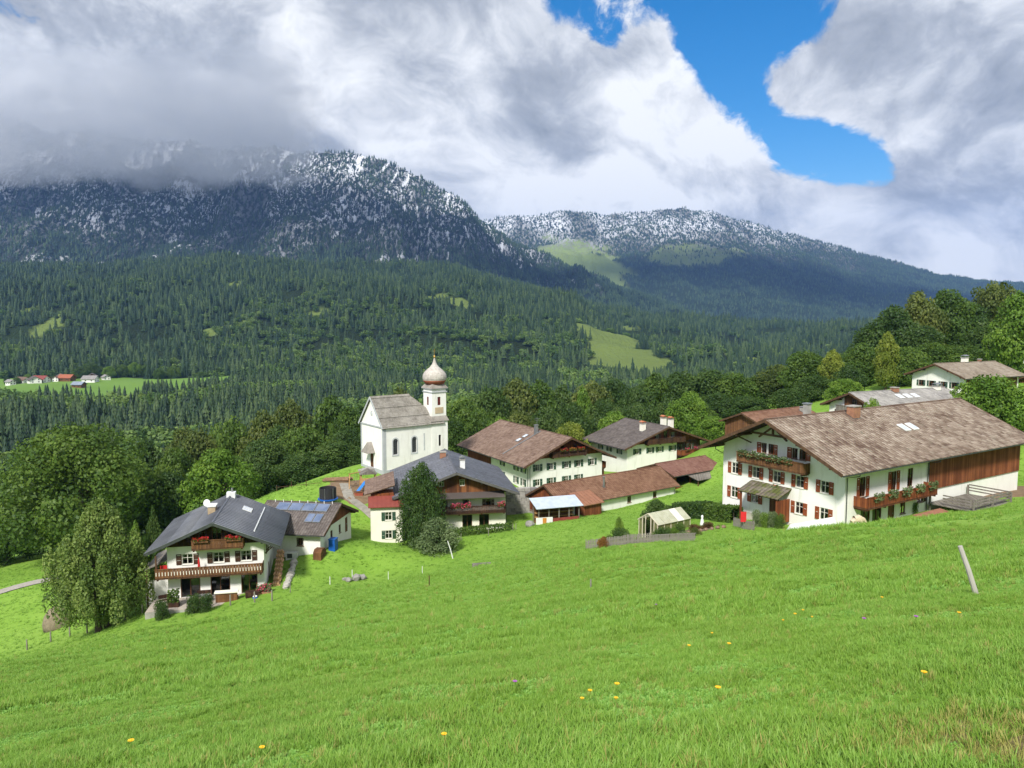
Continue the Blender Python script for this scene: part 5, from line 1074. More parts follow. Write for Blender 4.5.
LEFTW = [(18, 462, 140, 80, 0, D_), (-25, 470, 135, 80, 3, D_), (140, 438, 152, 66, 2, D_), (172, 446, 142, 52, 4, G_), (195, 428, 172, 62, 0, O_), (228, 416, 186, 62, 1, G_), (262, 409, 182, 58, 2, O_), (290, 398, 192, 58, 4, O_), (330, 394, 196, 60, 0, G_),
 (348, 406, 170, 48, 2, G_), (302, 424, 166, 60, 1, G_), (262, 438, 156, 56, 3, D_), (334, 440, 152, 54, 4, D_), (360, 404, 182, 40, 0, D_), (250, 452, 148, 46, 2, D_), (300, 452, 148, 50, 1, D_), (180, 426, 196, 48, 4, O_), (372, 394, 212, 46, 2, G_), (400, 386, 216, 46, 0, O_), (120, 452, 150, 60, 3, D_), (276, 424, 172, 50, 0, D_), (165, 470, 134, 46, 3, D_), (345, 428, 158, 40, 3, D_), (-5, 500, 128, 50, 3, D_)]
for q, a in ranked(LEFTW): tree('woodland_tree', TONE[a[5].name] + ' broadleaf tree, ' + q + ' crown from the left in the wood left of the church', *a, group='trees of the wood left of the church')
tree('lime_tree', 'lighter green rounded tree right behind the chalet roof', 214, 447, 130, 66, 4, L_)
MIDW = [(462, 396, 186, 54, 1, G_), (490, 386, 196, 54, 3, D_), (515, 377, 202, 56, 4, O_), (540, 379, 202, 50, 0, G_), (562, 384, 206, 46, 2, D_), (592, 380, 206, 50, 1, O_), (615, 377, 211, 50, 4, D_), (636, 386, 196, 44, 0, D_), (656, 372, 211, 50, 2, G_), (684, 370, 212, 50, 1, D_),
 (710, 369, 208, 52, 3, D_), (735, 372, 206, 50, 4, G_), (760, 375, 206, 50, 0, G_), (782, 364, 202, 52, 1, O_), (455, 416, 166, 40, 3, G_), (482, 408, 168, 40, 1, G_), (545, 405, 172, 40, 4, D_), (575, 402, 180, 40, 0, D_), (605, 398, 184, 40, 3, D_), (640, 402, 182, 40, 1, D_), (670, 398, 184, 40, 2, D_), (720, 392, 184, 44, 4, D_), (750, 396, 178, 44, 3, D_), (430, 398, 190, 44, 2, O_), (700, 400, 178, 36, 0, G_), (790, 388, 172, 44, 0, D_)]
for q, a in ranked(MIDW): tree('woodland_tree', TONE[a[5].name] + ' broadleaf tree, ' + q + ' crown from the left in the belt behind the village', *a, group='trees of the belt behind the village')
tree('poplar_tree', 'narrow light green tree between the two brown and umber roofs', 583, 384, 190, 30, 5, L_)
tree('young_tree', 'pale green bushy tree directly behind the umber roof chimneys', 691, 391, 176, 40, 4, L_)
tree('young_tree', 'yellowish green small tree right of the umber roof gable', 716, 416, 160, 36, 3, L_)
tree('young_tree', 'small olive tree behind the green shutter farmhouse roof', 519, 410, 166, 42, 3, O_)
tree('young_tree', 'low yellow green tree left of the umber roof', 616, 411, 168, 40, 3, L_); tree('young_tree', 'dry olive green tree behind the aerial mast', 572, 421, 160, 36, 3, Y_)
tree('young_tree', 'light green shrub tree left of the umber roof ridge', 500, 416, 162, 34, 1, L_)
RIGHTW = [(806, 350, 192, 50, 1, G_), (862, 342, 182, 50, 2, G_), (893, 304, 192, 54, 0, D_), (874, 322, 197, 46, 3, D_), (916, 290, 197, 54, 2, O_), (946, 288, 202, 56, 4, G_), (970, 302, 202, 50, 0, D_), (992, 280, 206, 54, 1, O_), (905, 346, 168, 46, 4, G_), (936, 342, 176, 50, 1, G_), (962, 345, 176, 50, 3, G_), (850, 364, 162, 36, 0, D_), (1050, 300, 200, 60, 2, D_), (985, 325, 190, 50, 4, D_), (920, 325, 186, 50, 3, D_), (1075, 330, 170, 60, 1, G_), (815, 375, 176, 44, 3, D_), (1045, 330, 185, 50, 3, D_)]
for q, a in ranked(RIGHTW): tree('woodland_tree', TONE[a[5].name] + ' broadleaf tree, ' + q + ' crown from the left in the tall wood at right', *a, group='tall trees on the rise at the right')
tree('maple_tree', 'bright green tree at the edge above the hill house', 1018, 290, 158, 58, 0, L_)
tree('larch_tree', 'yellow green feathery tree standing before the tall dark trees', 887, 330, 166, 32, 5, Y_); tree('young_tree', 'olive yellow slender tree left of the tall dark trees', 833, 348, 178, 34, 5, Y_); tree('young_tree', 'fresh green low tree left of the yellow feathery tree', 846, 378, 158, 34, 3, L_)
tree('walnut_tree', 'light green round bushy tree in front of the upper house', 994, 374, 116, 76, 3, L_, sink=1.5)
tree('young_tree', 'small light green tree beside the grey roof house balcony', 875, 397, 111, 22, 1, L_, sink=1)

# round pine with two stems, conifer and grey bush by the slate house
PINE = [(0, .26), (.07, .42), (.18, .50), (.35, .46), (.55, .36), (.75, .23), (.90, .10), (1, .02)]
pc = crown_mesh('crown', 401, LEAFP, 260, 38000, PINE, (.040, .068), .0115, .15, 1.6, .8); tree('stone_pine', 'dense round conifer with two stems standing in the left meadow', 90, 499, 79.5, 96, 0, LEAFP, crown=pc, sink=.0, trunk=trunk_mesh('trunk', 402, 2, .6, .03, 4), cat='pine')
tc = crown_mesh('crown', 411, NEEDLE, 90, 20000, [(0, .40), (.2, .50), (.5, .47), (.75, .36), (.92, .17), (1, .04)], (.07, .13), .014, .04, 1.3, .8)
tree('spruce_tree', 'dark green conifer hiding the corner of the slate roof house', 420, 462, 101, 47, 0, LEAFD, crown=tc, cat='conifer')
tree('thuja_tree', 'small dark conical evergreen between the round pine and the chalet', 146, 507, 93, 22, 0, LEAFD, crown=crown_mesh('crown', 413, LEAFD, 60, 9000, [(0, .4), (.2, .5), (.6, .32), (.9, .1), (1, .02)], (.08, .13), .02, .02, 1.4, .7), cat='conifer')
tree('garden_tree', 'light green slim tree behind the round pine next to the evergreen', 128, 519, 91, 22, 5, LEAFL)
BUSH = crown_mesh('foliage', 421, LEAFS, 34, 8000, [(0, .44), (.25, .5), (.6, .42), (.9, .2), (1, .05)], (.13, .2), .022, .02, .85)
SPHERE = crown_mesh('foliage', 423, LEAFG, 44, 5200, [(0, .42), (.5, .5), (.82, .47), (1, .36)], (.13, .19), .028, .02, .9)
def bush(label, px, top, Y, wpx, m=LEAFG, name='shrub', mesh=None, sink=.2, group=None, base=None):
    b = ground_at(px, Y) if base is None else base; H = at(px, top, Y).z - b.z; e = empty(name, (b.x, b.y, b.z - sink), (px * 7) % 6, label, 'shrub', group); w = wpx / FPX * Y * 1.05; e.scale = (w, w, max(.25, H + sink)); c = link('foliage', mesh or SPHERE, None, e); c.material_slots[0].link = 'OBJECT'; c.material_slots[0].material = m
    g = Geo(); g.tube([(0, 0, -.1), (.01, 0, .45)], [.05, .02], 6); g.build('stem', BARK, e); return e
bush('grey green broad bush in front of the dark conifer', 435, 517, 97, 48, LEAFS, 'willow_bush', BUSH)
# ------------------------------------------------------------------ village details
def rail_post(px, Y, h, w, label, m=POSTW, lean=(0, 0), name='fence_post', group=None, py=None):
    b = ground_at(px, Y); g = Geo(); g.tube([(0, 0, -.3), (lean[0] * .5, lean[1] * .5, h * .5), (lean[0], lean[1], h)], [w * 1.0, w * .95, w * .8], 7); o = g.build(name, m); o.location = b; tag(o, label, 'post', group); return o
# fence of short posts running below the chalet
for q_, (px, Y) in ranked([(10, 79), (35, 80), (55, 80), (73, 80), (113, 80), (131, 79.5), (149, 79), (166, 78.5), (184, 78), (201, 78), (222, 77.5), (247, 77), (265, 77)]):
    rail_post(px, Y, 1.15, .085, 'short dark fence post below the chalet, ' + q_ + ' from the left in its row', group='fence posts below the chalet')
for q_, (px, Y) in ranked([(284, 80), (325, 84), (348, 88)]): rail_post(px, Y, .9, .05, 'thin stake on the slope right of the chalet, ' + q_ + ' from the left', WHITEM if px > 300 else POSTW, group='stakes on the slope right of the chalet')
pb = ground_hit(977, 594); pq = at(960, 546, pb.y + .1); PALEP = plain('pale_post_wood', (.44, .42, .39), (.26, .245, .22), 5, .9, .5, 12, stretch=(1, 1, .15))
o = Geo().tube([((pb.x - pq.x) * .33, 0, -.3), ((pq.x - pb.x) * .5, .05, (pq.z - pb.z) * .5), (pq.x - pb.x, .1, pq.z - pb.z)], [.046, .043, .038], 8).build('fence_post', PALEP); o.location = pb; tag(o, 'leaning pale weathered fence post alone in the near meadow', 'post')
pb = ground_hit(593, 589); rail_post(593, pb.y, .42, .035, 'short grey stake in the middle of the meadow'); rail_post(427, 66, .9, .05, 'dark lone stake in the meadow below the conifer', TIMBER)
rail_post(420, 84, 1.0, .035, 'thin white stake left in the meadow below the conifer', WHITEM); rail_post(385, 86, 1.0, .035, 'thin white stake below the red roofed wing', WHITEM)
o = rail_post(452, 92, 2.2, .07, 'leaning pale pole beside the grey green bush', WHITEM, lean=(-.7, 0), name='pole')
for i, (px, Y) in enumerate(((460, 101), (488, 101.5), (513, 103), (516, 103))): rail_post(px, Y, 1.0, .05, 'thin grey stake along the hedge of the slate roof house, ' + ORD[i] + ' from the left', group='stakes along the hedge')

# road on the left
def ribbon(name, pts, w, m, lift=.05, label=None):
    V = []; n = len(pts)
    for i, p in enumerate(pts):
        a = Vector(pts[max(0, i - 1)][:2]); b = Vector(pts[min(n - 1, i + 1)][:2]); d = (b - a).normalized(); q = Vector((-d.y, d.x))
        for s in (-1, -.33, .33, 1): x, y = p[0] + q.x * w / 2 * s, p[1] + q.y * w / 2 * s; V.append((x, y, gz(x, y) + lift))
    F4 = [(i * 4 + j, i * 4 + j + 1, i * 4 + 5 + j, i * 4 + 4 + j) for i in range(n - 1) for j in range(3)]
    o = link(name, np_mesh(name, V, F4), m); o['kind'] = 'structure'; return o
def curve(pts, n=60):
    P = np.array(pts, float); t = np.linspace(0, len(P) - 1, n); return [(float(np.interp(q, range(len(P)), P[:, 0])), float(np.interp(q, range(len(P)), P[:, 1]))) for q in t]
GRAVEL = plain('gravel', (.36, .33, .29), (.27, .25, .22), 2, .95, .4, 12)
ribbon('road', curve([(-110, 92), (-82, 99), (-66, 105.5), (-52, 108), (-46, 104), (-41, 98)]), 2.6, GRAVEL, .10)
ribbon('path', curve([(-16, 108), (-20, 110.5), (-25, 116), (-27, 122)]), 1.6, plain('pale_path', (.30, .28, .24), (.21, .20, .17), 1.5, .95, .3, 9), .08)
def patch(name, cx, cy, rx, ry, m, lift=.06, n=28, seed=1):
    r = random.Random(seed); ph = [1 + r.uniform(-.14, .14) for _ in range(n)]; V = []; F4 = []; rings = 8
    for i in range(rings + 1):
        for k in range(n): a = 2 * math.pi * k / n; f = i / rings * ph[k]; x, y = cx + rx * f * math.cos(a), cy + ry * f * math.sin(a); V.append((x, y, gz(x, y) + lift - (.10 if i == rings else 0)))
    for i in range(rings):
        for k in range(n): F4.append((i * n + k, (i + 1) * n + k, (i + 1) * n + (k + 1) % n, i * n + (k + 1) % n))
    o = link(name, np_mesh(name, V, F4), m); o['kind'] = 'structure'; return o
patch('playground_earth', -24.5, 120, 5.5, 6.5, DIRT, .07)

# chalet patio and what stands on it
ch = CH.e.matrix_basis
def cw(x, y, z=0): return CH.e.matrix_basis @ Vector((x, y, z))
g = Geo()
for i in range(12):
    for j in range(4): g.box(-6.4 + i * 1.0, -3.6 + j * .9, -.02 + .004 * ((i * 7 + j * 3) % 3), -6.4 + i * 1.0 + .97, -3.6 + j * .9 + .87, .05 + .004 * ((i * 5 + j) % 3))
pt = empty('patio', CH.e.location, CH.e.rotation_euler.z); pt['kind'] = 'structure'; g.build('paving', plain('patio_slabs', (.42, .37, .31), (.30, .27, .24), 1.5, .9, .3), pt, kind='stuff'); g = Geo(); g.box(-6.45, -3.65, -2.5, 5.6, -.02, -.03); g.build('retaining_wall', CONCR, pt)
def put(name, label, cat, geo_parts, loc, rz=0, group=None):
    e = empty(name, loc, rz, label, cat, group)
    for nm, g, m, *k in geo_parts: g.build(nm, m, e, *(k or ()))
    return e
def table(label, loc, rz, w=1.6, d=.8, top=BROWNWOOD):
    P = [('table_top', Geo().box(-w / 2, -d / 2, .70, w / 2, d / 2, .75), top)]
    for x in (-w / 2 + .1, w / 2 - .1):
        for y in (-d / 2 + .1, d / 2 - .1): P.append(('leg', Geo().box(x - .04, y - .04, 0, x + .04, y + .04, .70), TIMBER))
    return put('table', label, 'table', P, loc, rz)
def bench(label, loc, rz, w=1.6, m=BROWNWOOD):
    P = [('seat', Geo().box(-w / 2, -.22, .42, w / 2, .22, .47), m), ('backrest', Geo().box(-w / 2, .20, .55, w / 2, .25, .95), m)]
    for x in (-w / 2 + .12, w / 2 - .12): P.append(('leg', Geo().box(x - .05, -.2, 0, x + .05, .25, .419), TIMBER))
    return put('bench', label, 'bench', P, loc, rz)
zr = CH.e.rotation_euler.z
put('garden_sofa', 'brown wicker sofa with cream cushion on the chalet patio', 'sofa', [('base', Geo().box(-1.1, -.4, 0, 1.1, .4, .42), BROWNWOOD), ('backrest', Geo().box(-1.1, -.42, .421, 1.1, -.26, 1.0), BROWNWOOD), ('cushion', Geo().box(-1.2, -.55, 1.0, 1.2, .2, 1.12), CREAM)], cw(1.3, -2.0, .06), zr)
table('dark garden table at the glazed door of the chalet patio', cw(3.9, -1.7, .06), zr, 1.5, .8, DARKWOOD); bench('dark bench near the garden table on the chalet patio', cw(3.9, -2.5, .06), zr + math.pi, 1.3, DARKWOOD); table('blue grey patio table left of the wicker sofa', cw(-1.2, -1.9, .06), zr, 1.5, .8, METAL); bench('dark bench between patio table and chalet wall', cw(-1.2, -1.1, .06), zr, 1.4, DARKWOOD)
bench('wooden bench at the far left of the chalet patio', cw(-4.9, -1.6, .06), zr + .4, 1.3, DARKWOOD)
def planter(label, loc, rz, w, m, lm, n=260, hh=.6, fm=None, seed=1):
    e = put('planter', label, 'planter', [('box', Geo().box(-w / 2, -.3, 0, w / 2, .3, .5), m)], loc, rz); flowers_mesh('leaves', (-w / 2, -.3, .5, w / 2, .3, .5 + hh), n, .13, lm, e, seed, .05)
    if fm: flowers_mesh('blossoms', (-w / 2, -.3, .6, w / 2, .3, .55 + hh), n // 2, .10, fm, e, seed + 1)
    return e
planter('dark wooden planter with tall green plant on the chalet patio', cw(-3.9, -2.6, .06), zr, 1.1, DARKWOOD, LEAFG, 420, 1.3, None, 5); planter('terracotta planter at the right corner of the chalet patio', cw(5.0, -1.4, .06), zr, 1.5, BRICKC, LEAFS, 300, .8, FLOWPINK, 7)
put('barrel', 'blue water barrel at the right end of the chalet patio', 'barrel', [('body', Geo().lathe([(.2, 0), (.26, .2), (.26, .5), (.22, .7)], 12), BLUEP, True), ('lid', Geo().lathe([(.24, .70), (.2, .75)], 12), WHITEM)], cw(4.3, -3.2, .06))
for i, (px, Y, w, t) in enumerate(((151, 75.6, 15, 600), (184, 76.2, 16, 594), (197, 76.2, 13, 594))): bush(('round clipped shrub at the left below the patio', 'round clipped shrub left of the pair below the patio', 'round clipped shrub right of the pair below the patio')[i], px, t, Y, w, LEAFD, 'clipped_shrub')
put('folded_parasol', 'red folded parasol on the lower chalet balcony', 'parasol', [('pole', Geo().tube([(0, 0, 0), (0, 0, 1.9)], .025, 6), METAL), ('canopy', Geo().lathe([(.16, .55), (.15, .8), (.10, 1.5), (.03, 1.85)], 8), REDP)], cw(-1.6, -.9, 2.76)); put('balcony_cloth', 'red cloth hanging at the left end of the lower chalet balcony', 'cloth', [('cloth', Geo().box(-.35, -.03, .2, .35, .03, 1.1), REDP)], cw(-5.2, -.5, 2.76), zr)
# firewood along the chalet side, each log end a real log
e = empty('firewood_stack', cw(6.0, 1.2, -.3), zr, 'stack of split firewood leaning along the right chalet wall', 'woodpile'); r = random.Random(3); V = []
LOGM = plain('split_log', (.52, .33, .18), (.36, .21, .11), 5, .9)
base_log = None
for i in range(8):
    for j in range(5):
        for k in range(3):
            loc = ((k - 1) * .25 + (.12 if j % 2 else 0) + r.uniform(-.02, .02), i * .82 + r.uniform(-.05, .05), j * .215 + i * .27)
            if base_log is None: base_log = Geo().tube([(0, -.36, 0), (0, .36, 0)], .118, 7).build('log', LOGM, e); o = base_log
            else: o = base_log.copy(); col.objects.link(o); o.parent = e
            o.location = loc; o.rotation_euler.y = r.uniform(0, 3)
# rough stone edging that climbs beside the firewood
def boulder(name, label, px, Y, s, m=STONE, seed=1, cat='rock', group=None, flat=.7, loc=None):
    r = random.Random(seed); bm = bmesh.new(); bmesh.ops.create_icosphere(bm, subdivisions=2, radius=.5)
    for v in bm.verts: v.co *= 1 + r.uniform(-.16, .16); v.co.z *= flat
    me = bpy.data.meshes.new(name); bm.to_mesh(me); bm.free(); o = link(name, me, m); b = ground_at(px, Y) if loc is None else loc; o.location = b + Vector((0, 0, s * .22)); o.scale = (s, s * .8, s); o.rotation_euler.z = r.uniform(0, 6); tag(o, label, cat, group); return o
for q_, i in ranked(list(range(14)), key=lambda a: a): p = cw(7.2 + .03 * i, -.8 + i * .62); p.z = gz(p.x, p.y); boulder('edging_stone', 'pale edging stone beside the firewood, ' + q_ + ' counted up the slope', 0, 0, .75 + .3 * ((i * 37) % 5) / 5, plain('pale_stone', (.42, .40, .36), (.30, .29, .26), 2, .9, .4, 6), i + 60, 'stone', 'stones edging the slope beside the firewood', loc=p)
for i, (px, Y, s) in enumerate(((352, 87, 1.3), (344, 86, .9), (358, 87.5, 1.1), (340, 86.4, .6))): boulder('field_stone', ('largest grey stone', 'second grey stone from the left', 'rightmost grey stone', 'smallest grey stone')[i] + ' of the heap in the meadow', px, Y, s, STONE, 80 + i, 'rock', 'stones of the small heap in the meadow')
put('drain_cover', 'low wooden trough lying in the mown meadow', 'trough', [('body', Geo().box(-1.0, -.25, -.2, 1.0, .25, .22), GREYWOOD)], ground_at(481, 80), .2)
# annex side: blue bins, brown box, grey unit
p = AN.e.matrix_basis
put('water_tank', 'blue plastic sheet and tank at the annex corner', 'tank', [('tank', Geo().box(-.5, -.4, -.3, .5, .4, 1.3), BLUEP), ('lid', Geo().box(-.55, -.45, 1.301, .55, .45, 1.4), BLUEP)], (lambda q: Vector((q.x, q.y, gz(q.x, q.y))))(p @ Vector((-3.6, -1.0, 0))), 1.4)
put('storage_box', 'brown round topped wood box at the annex corner', 'box', [('body', Geo().prism([(-.8, -.5, -.3), (.8, -.5, -.3), (.8, -.5, .7), (.4, -.5, 1.05), (-.4, -.5, 1.05), (-.8, -.5, .7)], (0, 1.0, 0)), BROWNWOOD), ('band', Geo().box(-.82, -.52, .2, .82, -.505, .35), TIMBER)], (lambda q: Vector((q.x, q.y, gz(q.x, q.y))))(p @ Vector((-5.9, -.2, 0))), 1.4)
put('heat_pump', 'white box unit against the annex wall', 'unit', [('casing', Geo().box(-.7, -.3, -.3, .7, .3, .75), WHITEM), ('grille', Geo().box(-.5, -.33, .1, .1, -.301, .65), GUTTER)], (lambda q: Vector((q.x, q.y, gz(q.x, q.y))))(p @ Vector((-5.8, 3.4, 0))), .0)

# playground
b = ground_hit(328, 503)
put('trampoline', 'black netted trampoline with blue rim beside the playground', 'trampoline', [('net', Geo().lathe([(1.2, .7), (1.2, 2.3), (1.18, 2.3), (1.18, .7)], 20), plain('black_net', (.02, .02, .022), (.03, .03, .034), 30, .9)), ('rim', Geo().lathe([(1.15, .55), (1.5, .55), (1.5, .70), (1.15, .70)], 20), BLUEP), ('mat', Geo().lathe([(.01, .62), (1.14, .62), (1.14, .64), (.01, .64)], 20), GUTTER)] + [('leg', Geo().tube([(1.35 * math.cos(a), 1.35 * math.sin(a), -.6), (1.35 * math.cos(a), 1.35 * math.sin(a), .56)], .04, 6), METAL) for a in (.4, 1.97, 3.54, 5.1)] + [('net_pole', Geo().tube([(1.25 * math.cos(a), 1.25 * math.sin(a), .70), (1.25 * math.cos(a), 1.25 * math.sin(a), 2.35)], .03, 6), METAL) for a in (.4, 1.44, 2.49, 3.54, 4.6, 5.6)], b)
YW = plain('yellow_wood', (.48, .29, .12), (.38, .22, .09), 3, .8); b = ground_at(366, 121)
put('climbing_tower', 'yellow wooden climbing tower with roof below the church', 'play tower', [('platform', Geo().box(-1.2, -.8, 1.1, 1.2, .8, 1.2), YW), ('panel', Geo().box(-1.2, -.82, 1.2, 1.2, -.76, 1.9), YW), ('side_panel', Geo().box(-1.22, -.75, 1.2, -1.16, .8, 1.9), YW), ('roof', Geo().prism([(-1.4, -1, 2.5), (1.4, -1, 2.5), (0, -1, 3.2)], (0, 2, 0)), GREYWOOD)] + [('post', Geo().box(x - .06, y - .06, -.4, x + .06, y + .06, 2.5), YW) for x in (-1.1, 1.1) for y in (-.7, .7)], b, .3)
b2 = ground_at(360.5, 119.2); put('slide', 'blue plastic slide of the playground', 'slide', [('chute', Geo().prism([(-.3, .7, 1.5), (.3, .7, 1.5), (.3, -1.5, .1), (-.3, -1.5, .1)], (0, 0, .08)), plain('light_blue_plastic', (.03, .19, .55), (.03, .16, .45), 2, .4)), ('ladder', Geo().box(-.25, .72, -.3, .25, .8, 1.5), YW)], b2, -.5)
b3 = ground_at(353, 121); P = []
for s in (-1, 1): P += [('leg', Geo().bar((s * 1.1 - .7, -.6, -.3), (s * 1.1, 0, 2.2), .10), YW), ('leg', Geo().bar((s * 1.1 + .3, .7, -.3), (s * 1.1, .08, 2.2), .10), YW)]
put('swing_frame', 'yellow wooden swing frame left of the climbing tower', 'swing', P + [('crossbar', Geo().box(-1.3, -.06, 2.2, 1.3, .06, 2.32), YW), ('seat', Geo().box(-.2, -.1, .5, .2, .1, .54), TIMBER), ('rope', Geo().box(-.2, -.015, .54, -.18, .015, 2.2), METAL), ('rope', Geo().box(.18, -.015, .54, .2, .015, 2.2), METAL)], b3, .9)
for i in range(3): o = Geo().tube([(-2.1, 0, 0), (2.1, 0, .1)], .24, 9).build('log', plain('old_log', (.24, .15, .09), (.15, .09, .055), 3, .9)); q = ground_at(333, 123.5); o.location = q + Vector((.3 * i, .25 * i, .25 + .2 * (i == 1))); o.rotation_euler.z = .12 * i; tag(o, ('front log of the timber heap behind the trampoline', 'top log of the timber heap behind the trampoline', 'rear log of the timber heap behind the trampoline')[i], 'log')
put('toy_bin', 'small red toy box on the playground earth', 'box', [('body', Geo().box(-.6, -.4, -.2, .6, .4, .5), plain('faded_red', (.34, .09, .05), (.26, .07, .04), 2, .7)), ('lid', Geo().box(-.65, -.45, .501, .65, .45, .58), BROWNWOOD)], ground_at(356, 117.5), .4)
for q_, (px, Y) in ranked([(273, 124), (288, 122), (303, 120.5)]): rail_post(px, Y, 1.0, .06, 'dark fence post left of the trampoline, ' + q_ + ' from the left', TIMBER, group='fence posts left of the trampoline')
# fence rails there
a = ground_at(273, 124); c = ground_at(318, 119.5); o = Geo().bar(a + Vector((0, 0, .7)), c + Vector((0, 0, .7)), .06).build('fence_rail', TIMBER); tag(o, 'dark rail of the fence left of the trampoline', 'fence')

# garden with greenhouse
GHF = plain('cream_frame', (.62, .57, .44), (.52, .47, .36), 2, .7)
def poly_glass(name='milky_panel', ca=(.82, .83, .70), cb=(.72, .73, .58)):
    m, t = new_mat(name); co = t.n('ShaderNodeTexCoord').outputs['Object']; c = t.mix(t.smooth(t.noise(co, 2.2, 4), .35, .65), ca, cb); d = t.n('ShaderNodeBsdfDiffuse', i_Color=c); tr = t.n('ShaderNodeBsdfTranslucent', i_Color=c); q = t.n('ShaderNodeMixShader', i_0=.45, i_1=d.outputs[0], i_2=tr.outputs[0]); tp = t.n('ShaderNodeBsdfTransparent', i_Color=(.8, .8, .7, 1)); w = t.n('ShaderNodeMixShader', i_0=.28, i_1=q.outputs[0], i_2=tp.outputs[0]); finish(t, w.outputs[0]); return m
POLY = poly_glass(); OLIVEP = poly_glass('olive_panel', (.36, .37, .17), (.26, .29, .13)); gw, gl, ghh, gr = 2.7, 4.9, 1.75, .85
e = empty('greenhouse', at(648, 541, 79.5), R(-55), 'small cream framed greenhouse with milky panels in the garden', 'greenhouse'); e.location.z = gz(e.location.x, e.location.y) - .05
for s in (-1, 1):
    for i in range(6): y = gl * i / 5; Geo().box(s * gw / 2 - .04, y - .04, -.3, s * gw / 2 + .04, y + .04, ghh).build('post', GHF, e)
    for i in range(5): y0 = gl * i / 5 + .04; Geo().box(s * gw / 2 - .01, y0, -.1, s * gw / 2 + .01, y0 + gl / 5 - .08, ghh - .02).build('wall_panel', OLIVEP, e)
    for i in range(5): y0 = gl * i / 5; Geo().prism([(0, y0 + .02, ghh + gr), (s * (gw / 2 + .15), y0 + .02, ghh - .1), (s * (gw / 2 + .15), y0 + .02, ghh - .07), (0, y0 + .02, ghh + gr + .03)], (0, gl / 5 - .04, 0)).build('roof_panel', POLY if i != 3 else plain('white_panel', (.72, .71, .64), (.64, .63, .56), 2, .5), e)
    Geo().bar((0, -.05, ghh + gr + .02), (s * (gw / 2 + .17), -.05, ghh - .08), .07).build('verge', GHF, e)
for x in (-.85, -.38, .38, .85): Geo().box(x - .04, -.04, -.3, x + .04, .04, ghh + gr - abs(x) * gr / (gw / 2) - .05).build('mullion', GHF, e)
Geo().box(-.34, -.02, 0, .34, .02, 1.9).build('door', GLASS, e)
for s in (-1, 1): Geo().box(min(s * .9, s * 1.31), -.015, -.1, max(s * .9, s * 1.31), .015, ghh - .02).build('front_panel', OLIVEP, e)
def picket(label, P0, P1, h=.95, n=None, group=None):
    P0, P1 = Vector(P0), Vector(P1); L = (P1 - P0).length; n = n or int(L / .17); e = empty('picket_fence', P0, 0, label, 'fence', group); r = random.Random(int(L * 10)); me = None
    for i in range(n):
        x, y = P0.x + (P1.x - P0.x) * i / n, P0.y + (P1.y - P0.y) * i / n; z = gz(x, y) - P0.z
        if me is None: ob = Geo().box(-.055, -.015, -.1, .055, .015, h).build('picket', POSTW, e); me = ob.data
        else: ob = link('picket', me, None, e)
        ob.location = (x - P0.x, y - P0.y, z + r.uniform(-.05, .05)); ob.rotation_euler = (0, r.uniform(-.05, .05), math.atan2(P1.y - P0.y, P1.x - P0.x))
    for zz in (.3, .7):
        g = Geo(); m_ = max(2, int(L / 2)); pts = []
        for i in range(m_ + 1): x, y = P0.x + (P1.x - P0.x) * i / m_, P0.y + (P1.y - P0.y) * i / m_; pts.append((x - P0.x, y - P0.y + .03, gz(x, y) - P0.z + zz))
        for a, b in zip(pts, pts[1:]): g.bar(a, b, .04, .07)
        g.build('rail', POSTW, e)
    return e
q = lambda px, Y: ground_at(px, Y)
picket('grey picket fence along the left end of the garden', q(588, 78.5), q(607, 77.2)); picket('grey picket fence along the front of the greenhouse garden', q(607, 77.2), q(655, 73.5)); picket('low grey picket fence right of the greenhouse', q(655, 73.5), q(700, 68.5), .7); picket('short dark picket fence beside the red board', q(738, 76), q(760, 72.5), .9)
bush('rust orange climbing plant on the picket fence', 606, 536, 77.2, 13, leaf('leaf_rust', (.12, .07, .02), (.26, .12, .03), (.38, .18, .05)), 'climbing_plant', BUSH); bush('yellow brown shrub behind the picket fence', 616, 540, 78, 14, Y_)
bush('green shrub at the left end of the greenhouse', 624, 529, 81, 22, LEAFD); bush('upright leafy sapling behind the garden fence', 621, 516, 84, 11, LEAFL, 'sapling', BUSH); bush('dark tomato plants along the greenhouse side', 668, 527, 75.5, 20, LEAFD, 'tomato_plants'); bush('grey green perennials right of the greenhouse', 690, 533, 73, 20, LEAFS, 'perennials')
bush('pale leafed cabbage row in front of the greenhouse', 650, 540, 75, 18, LEAFL, 'cabbage_row'); bush('big round dark shrub behind the greenhouse', 659, 499, 92, 30, LEAFD, 'laurel_shrub', BUSH); bush('wide dark shrub right behind the greenhouse roof', 672, 505, 90, 20, LEAFD, 'laurel_shrub', BUSH)
for i, (px, py) in enumerate(((698, 524), (707, 526), (716, 528), (727, 528), (712, 522))): bush('low reddish perennial in the flower bed, ' + ('first', 'second', 'fourth', 'fifth', 'third')[i] + ' from the left', px, py, 77, 11, leaf('leaf_russet', (.05, .03, .015), (.12, .06, .03), (.2, .12, .05)), 'bed_perennial', group='reddish perennials in the flower bed')
for i in range(7): o = boulder('bed_stone', 'brown edging stone of the flower bed, ' + ORD[i] + ' from the left', 692 + i * 6, 75.5, .5, plain('brown_stone', (.24, .16, .11), (.16, .11, .08), 2, .9, .3), 120 + i, 'stone', 'edging stones of the flower bed')
patch('garden_bed', 15.5, 76.8, 5.0, 2.6, plain('garden_soil', (.10, .075, .05), (.16, .13, .08), 2, .95, .5, 8), .07, seed=8)
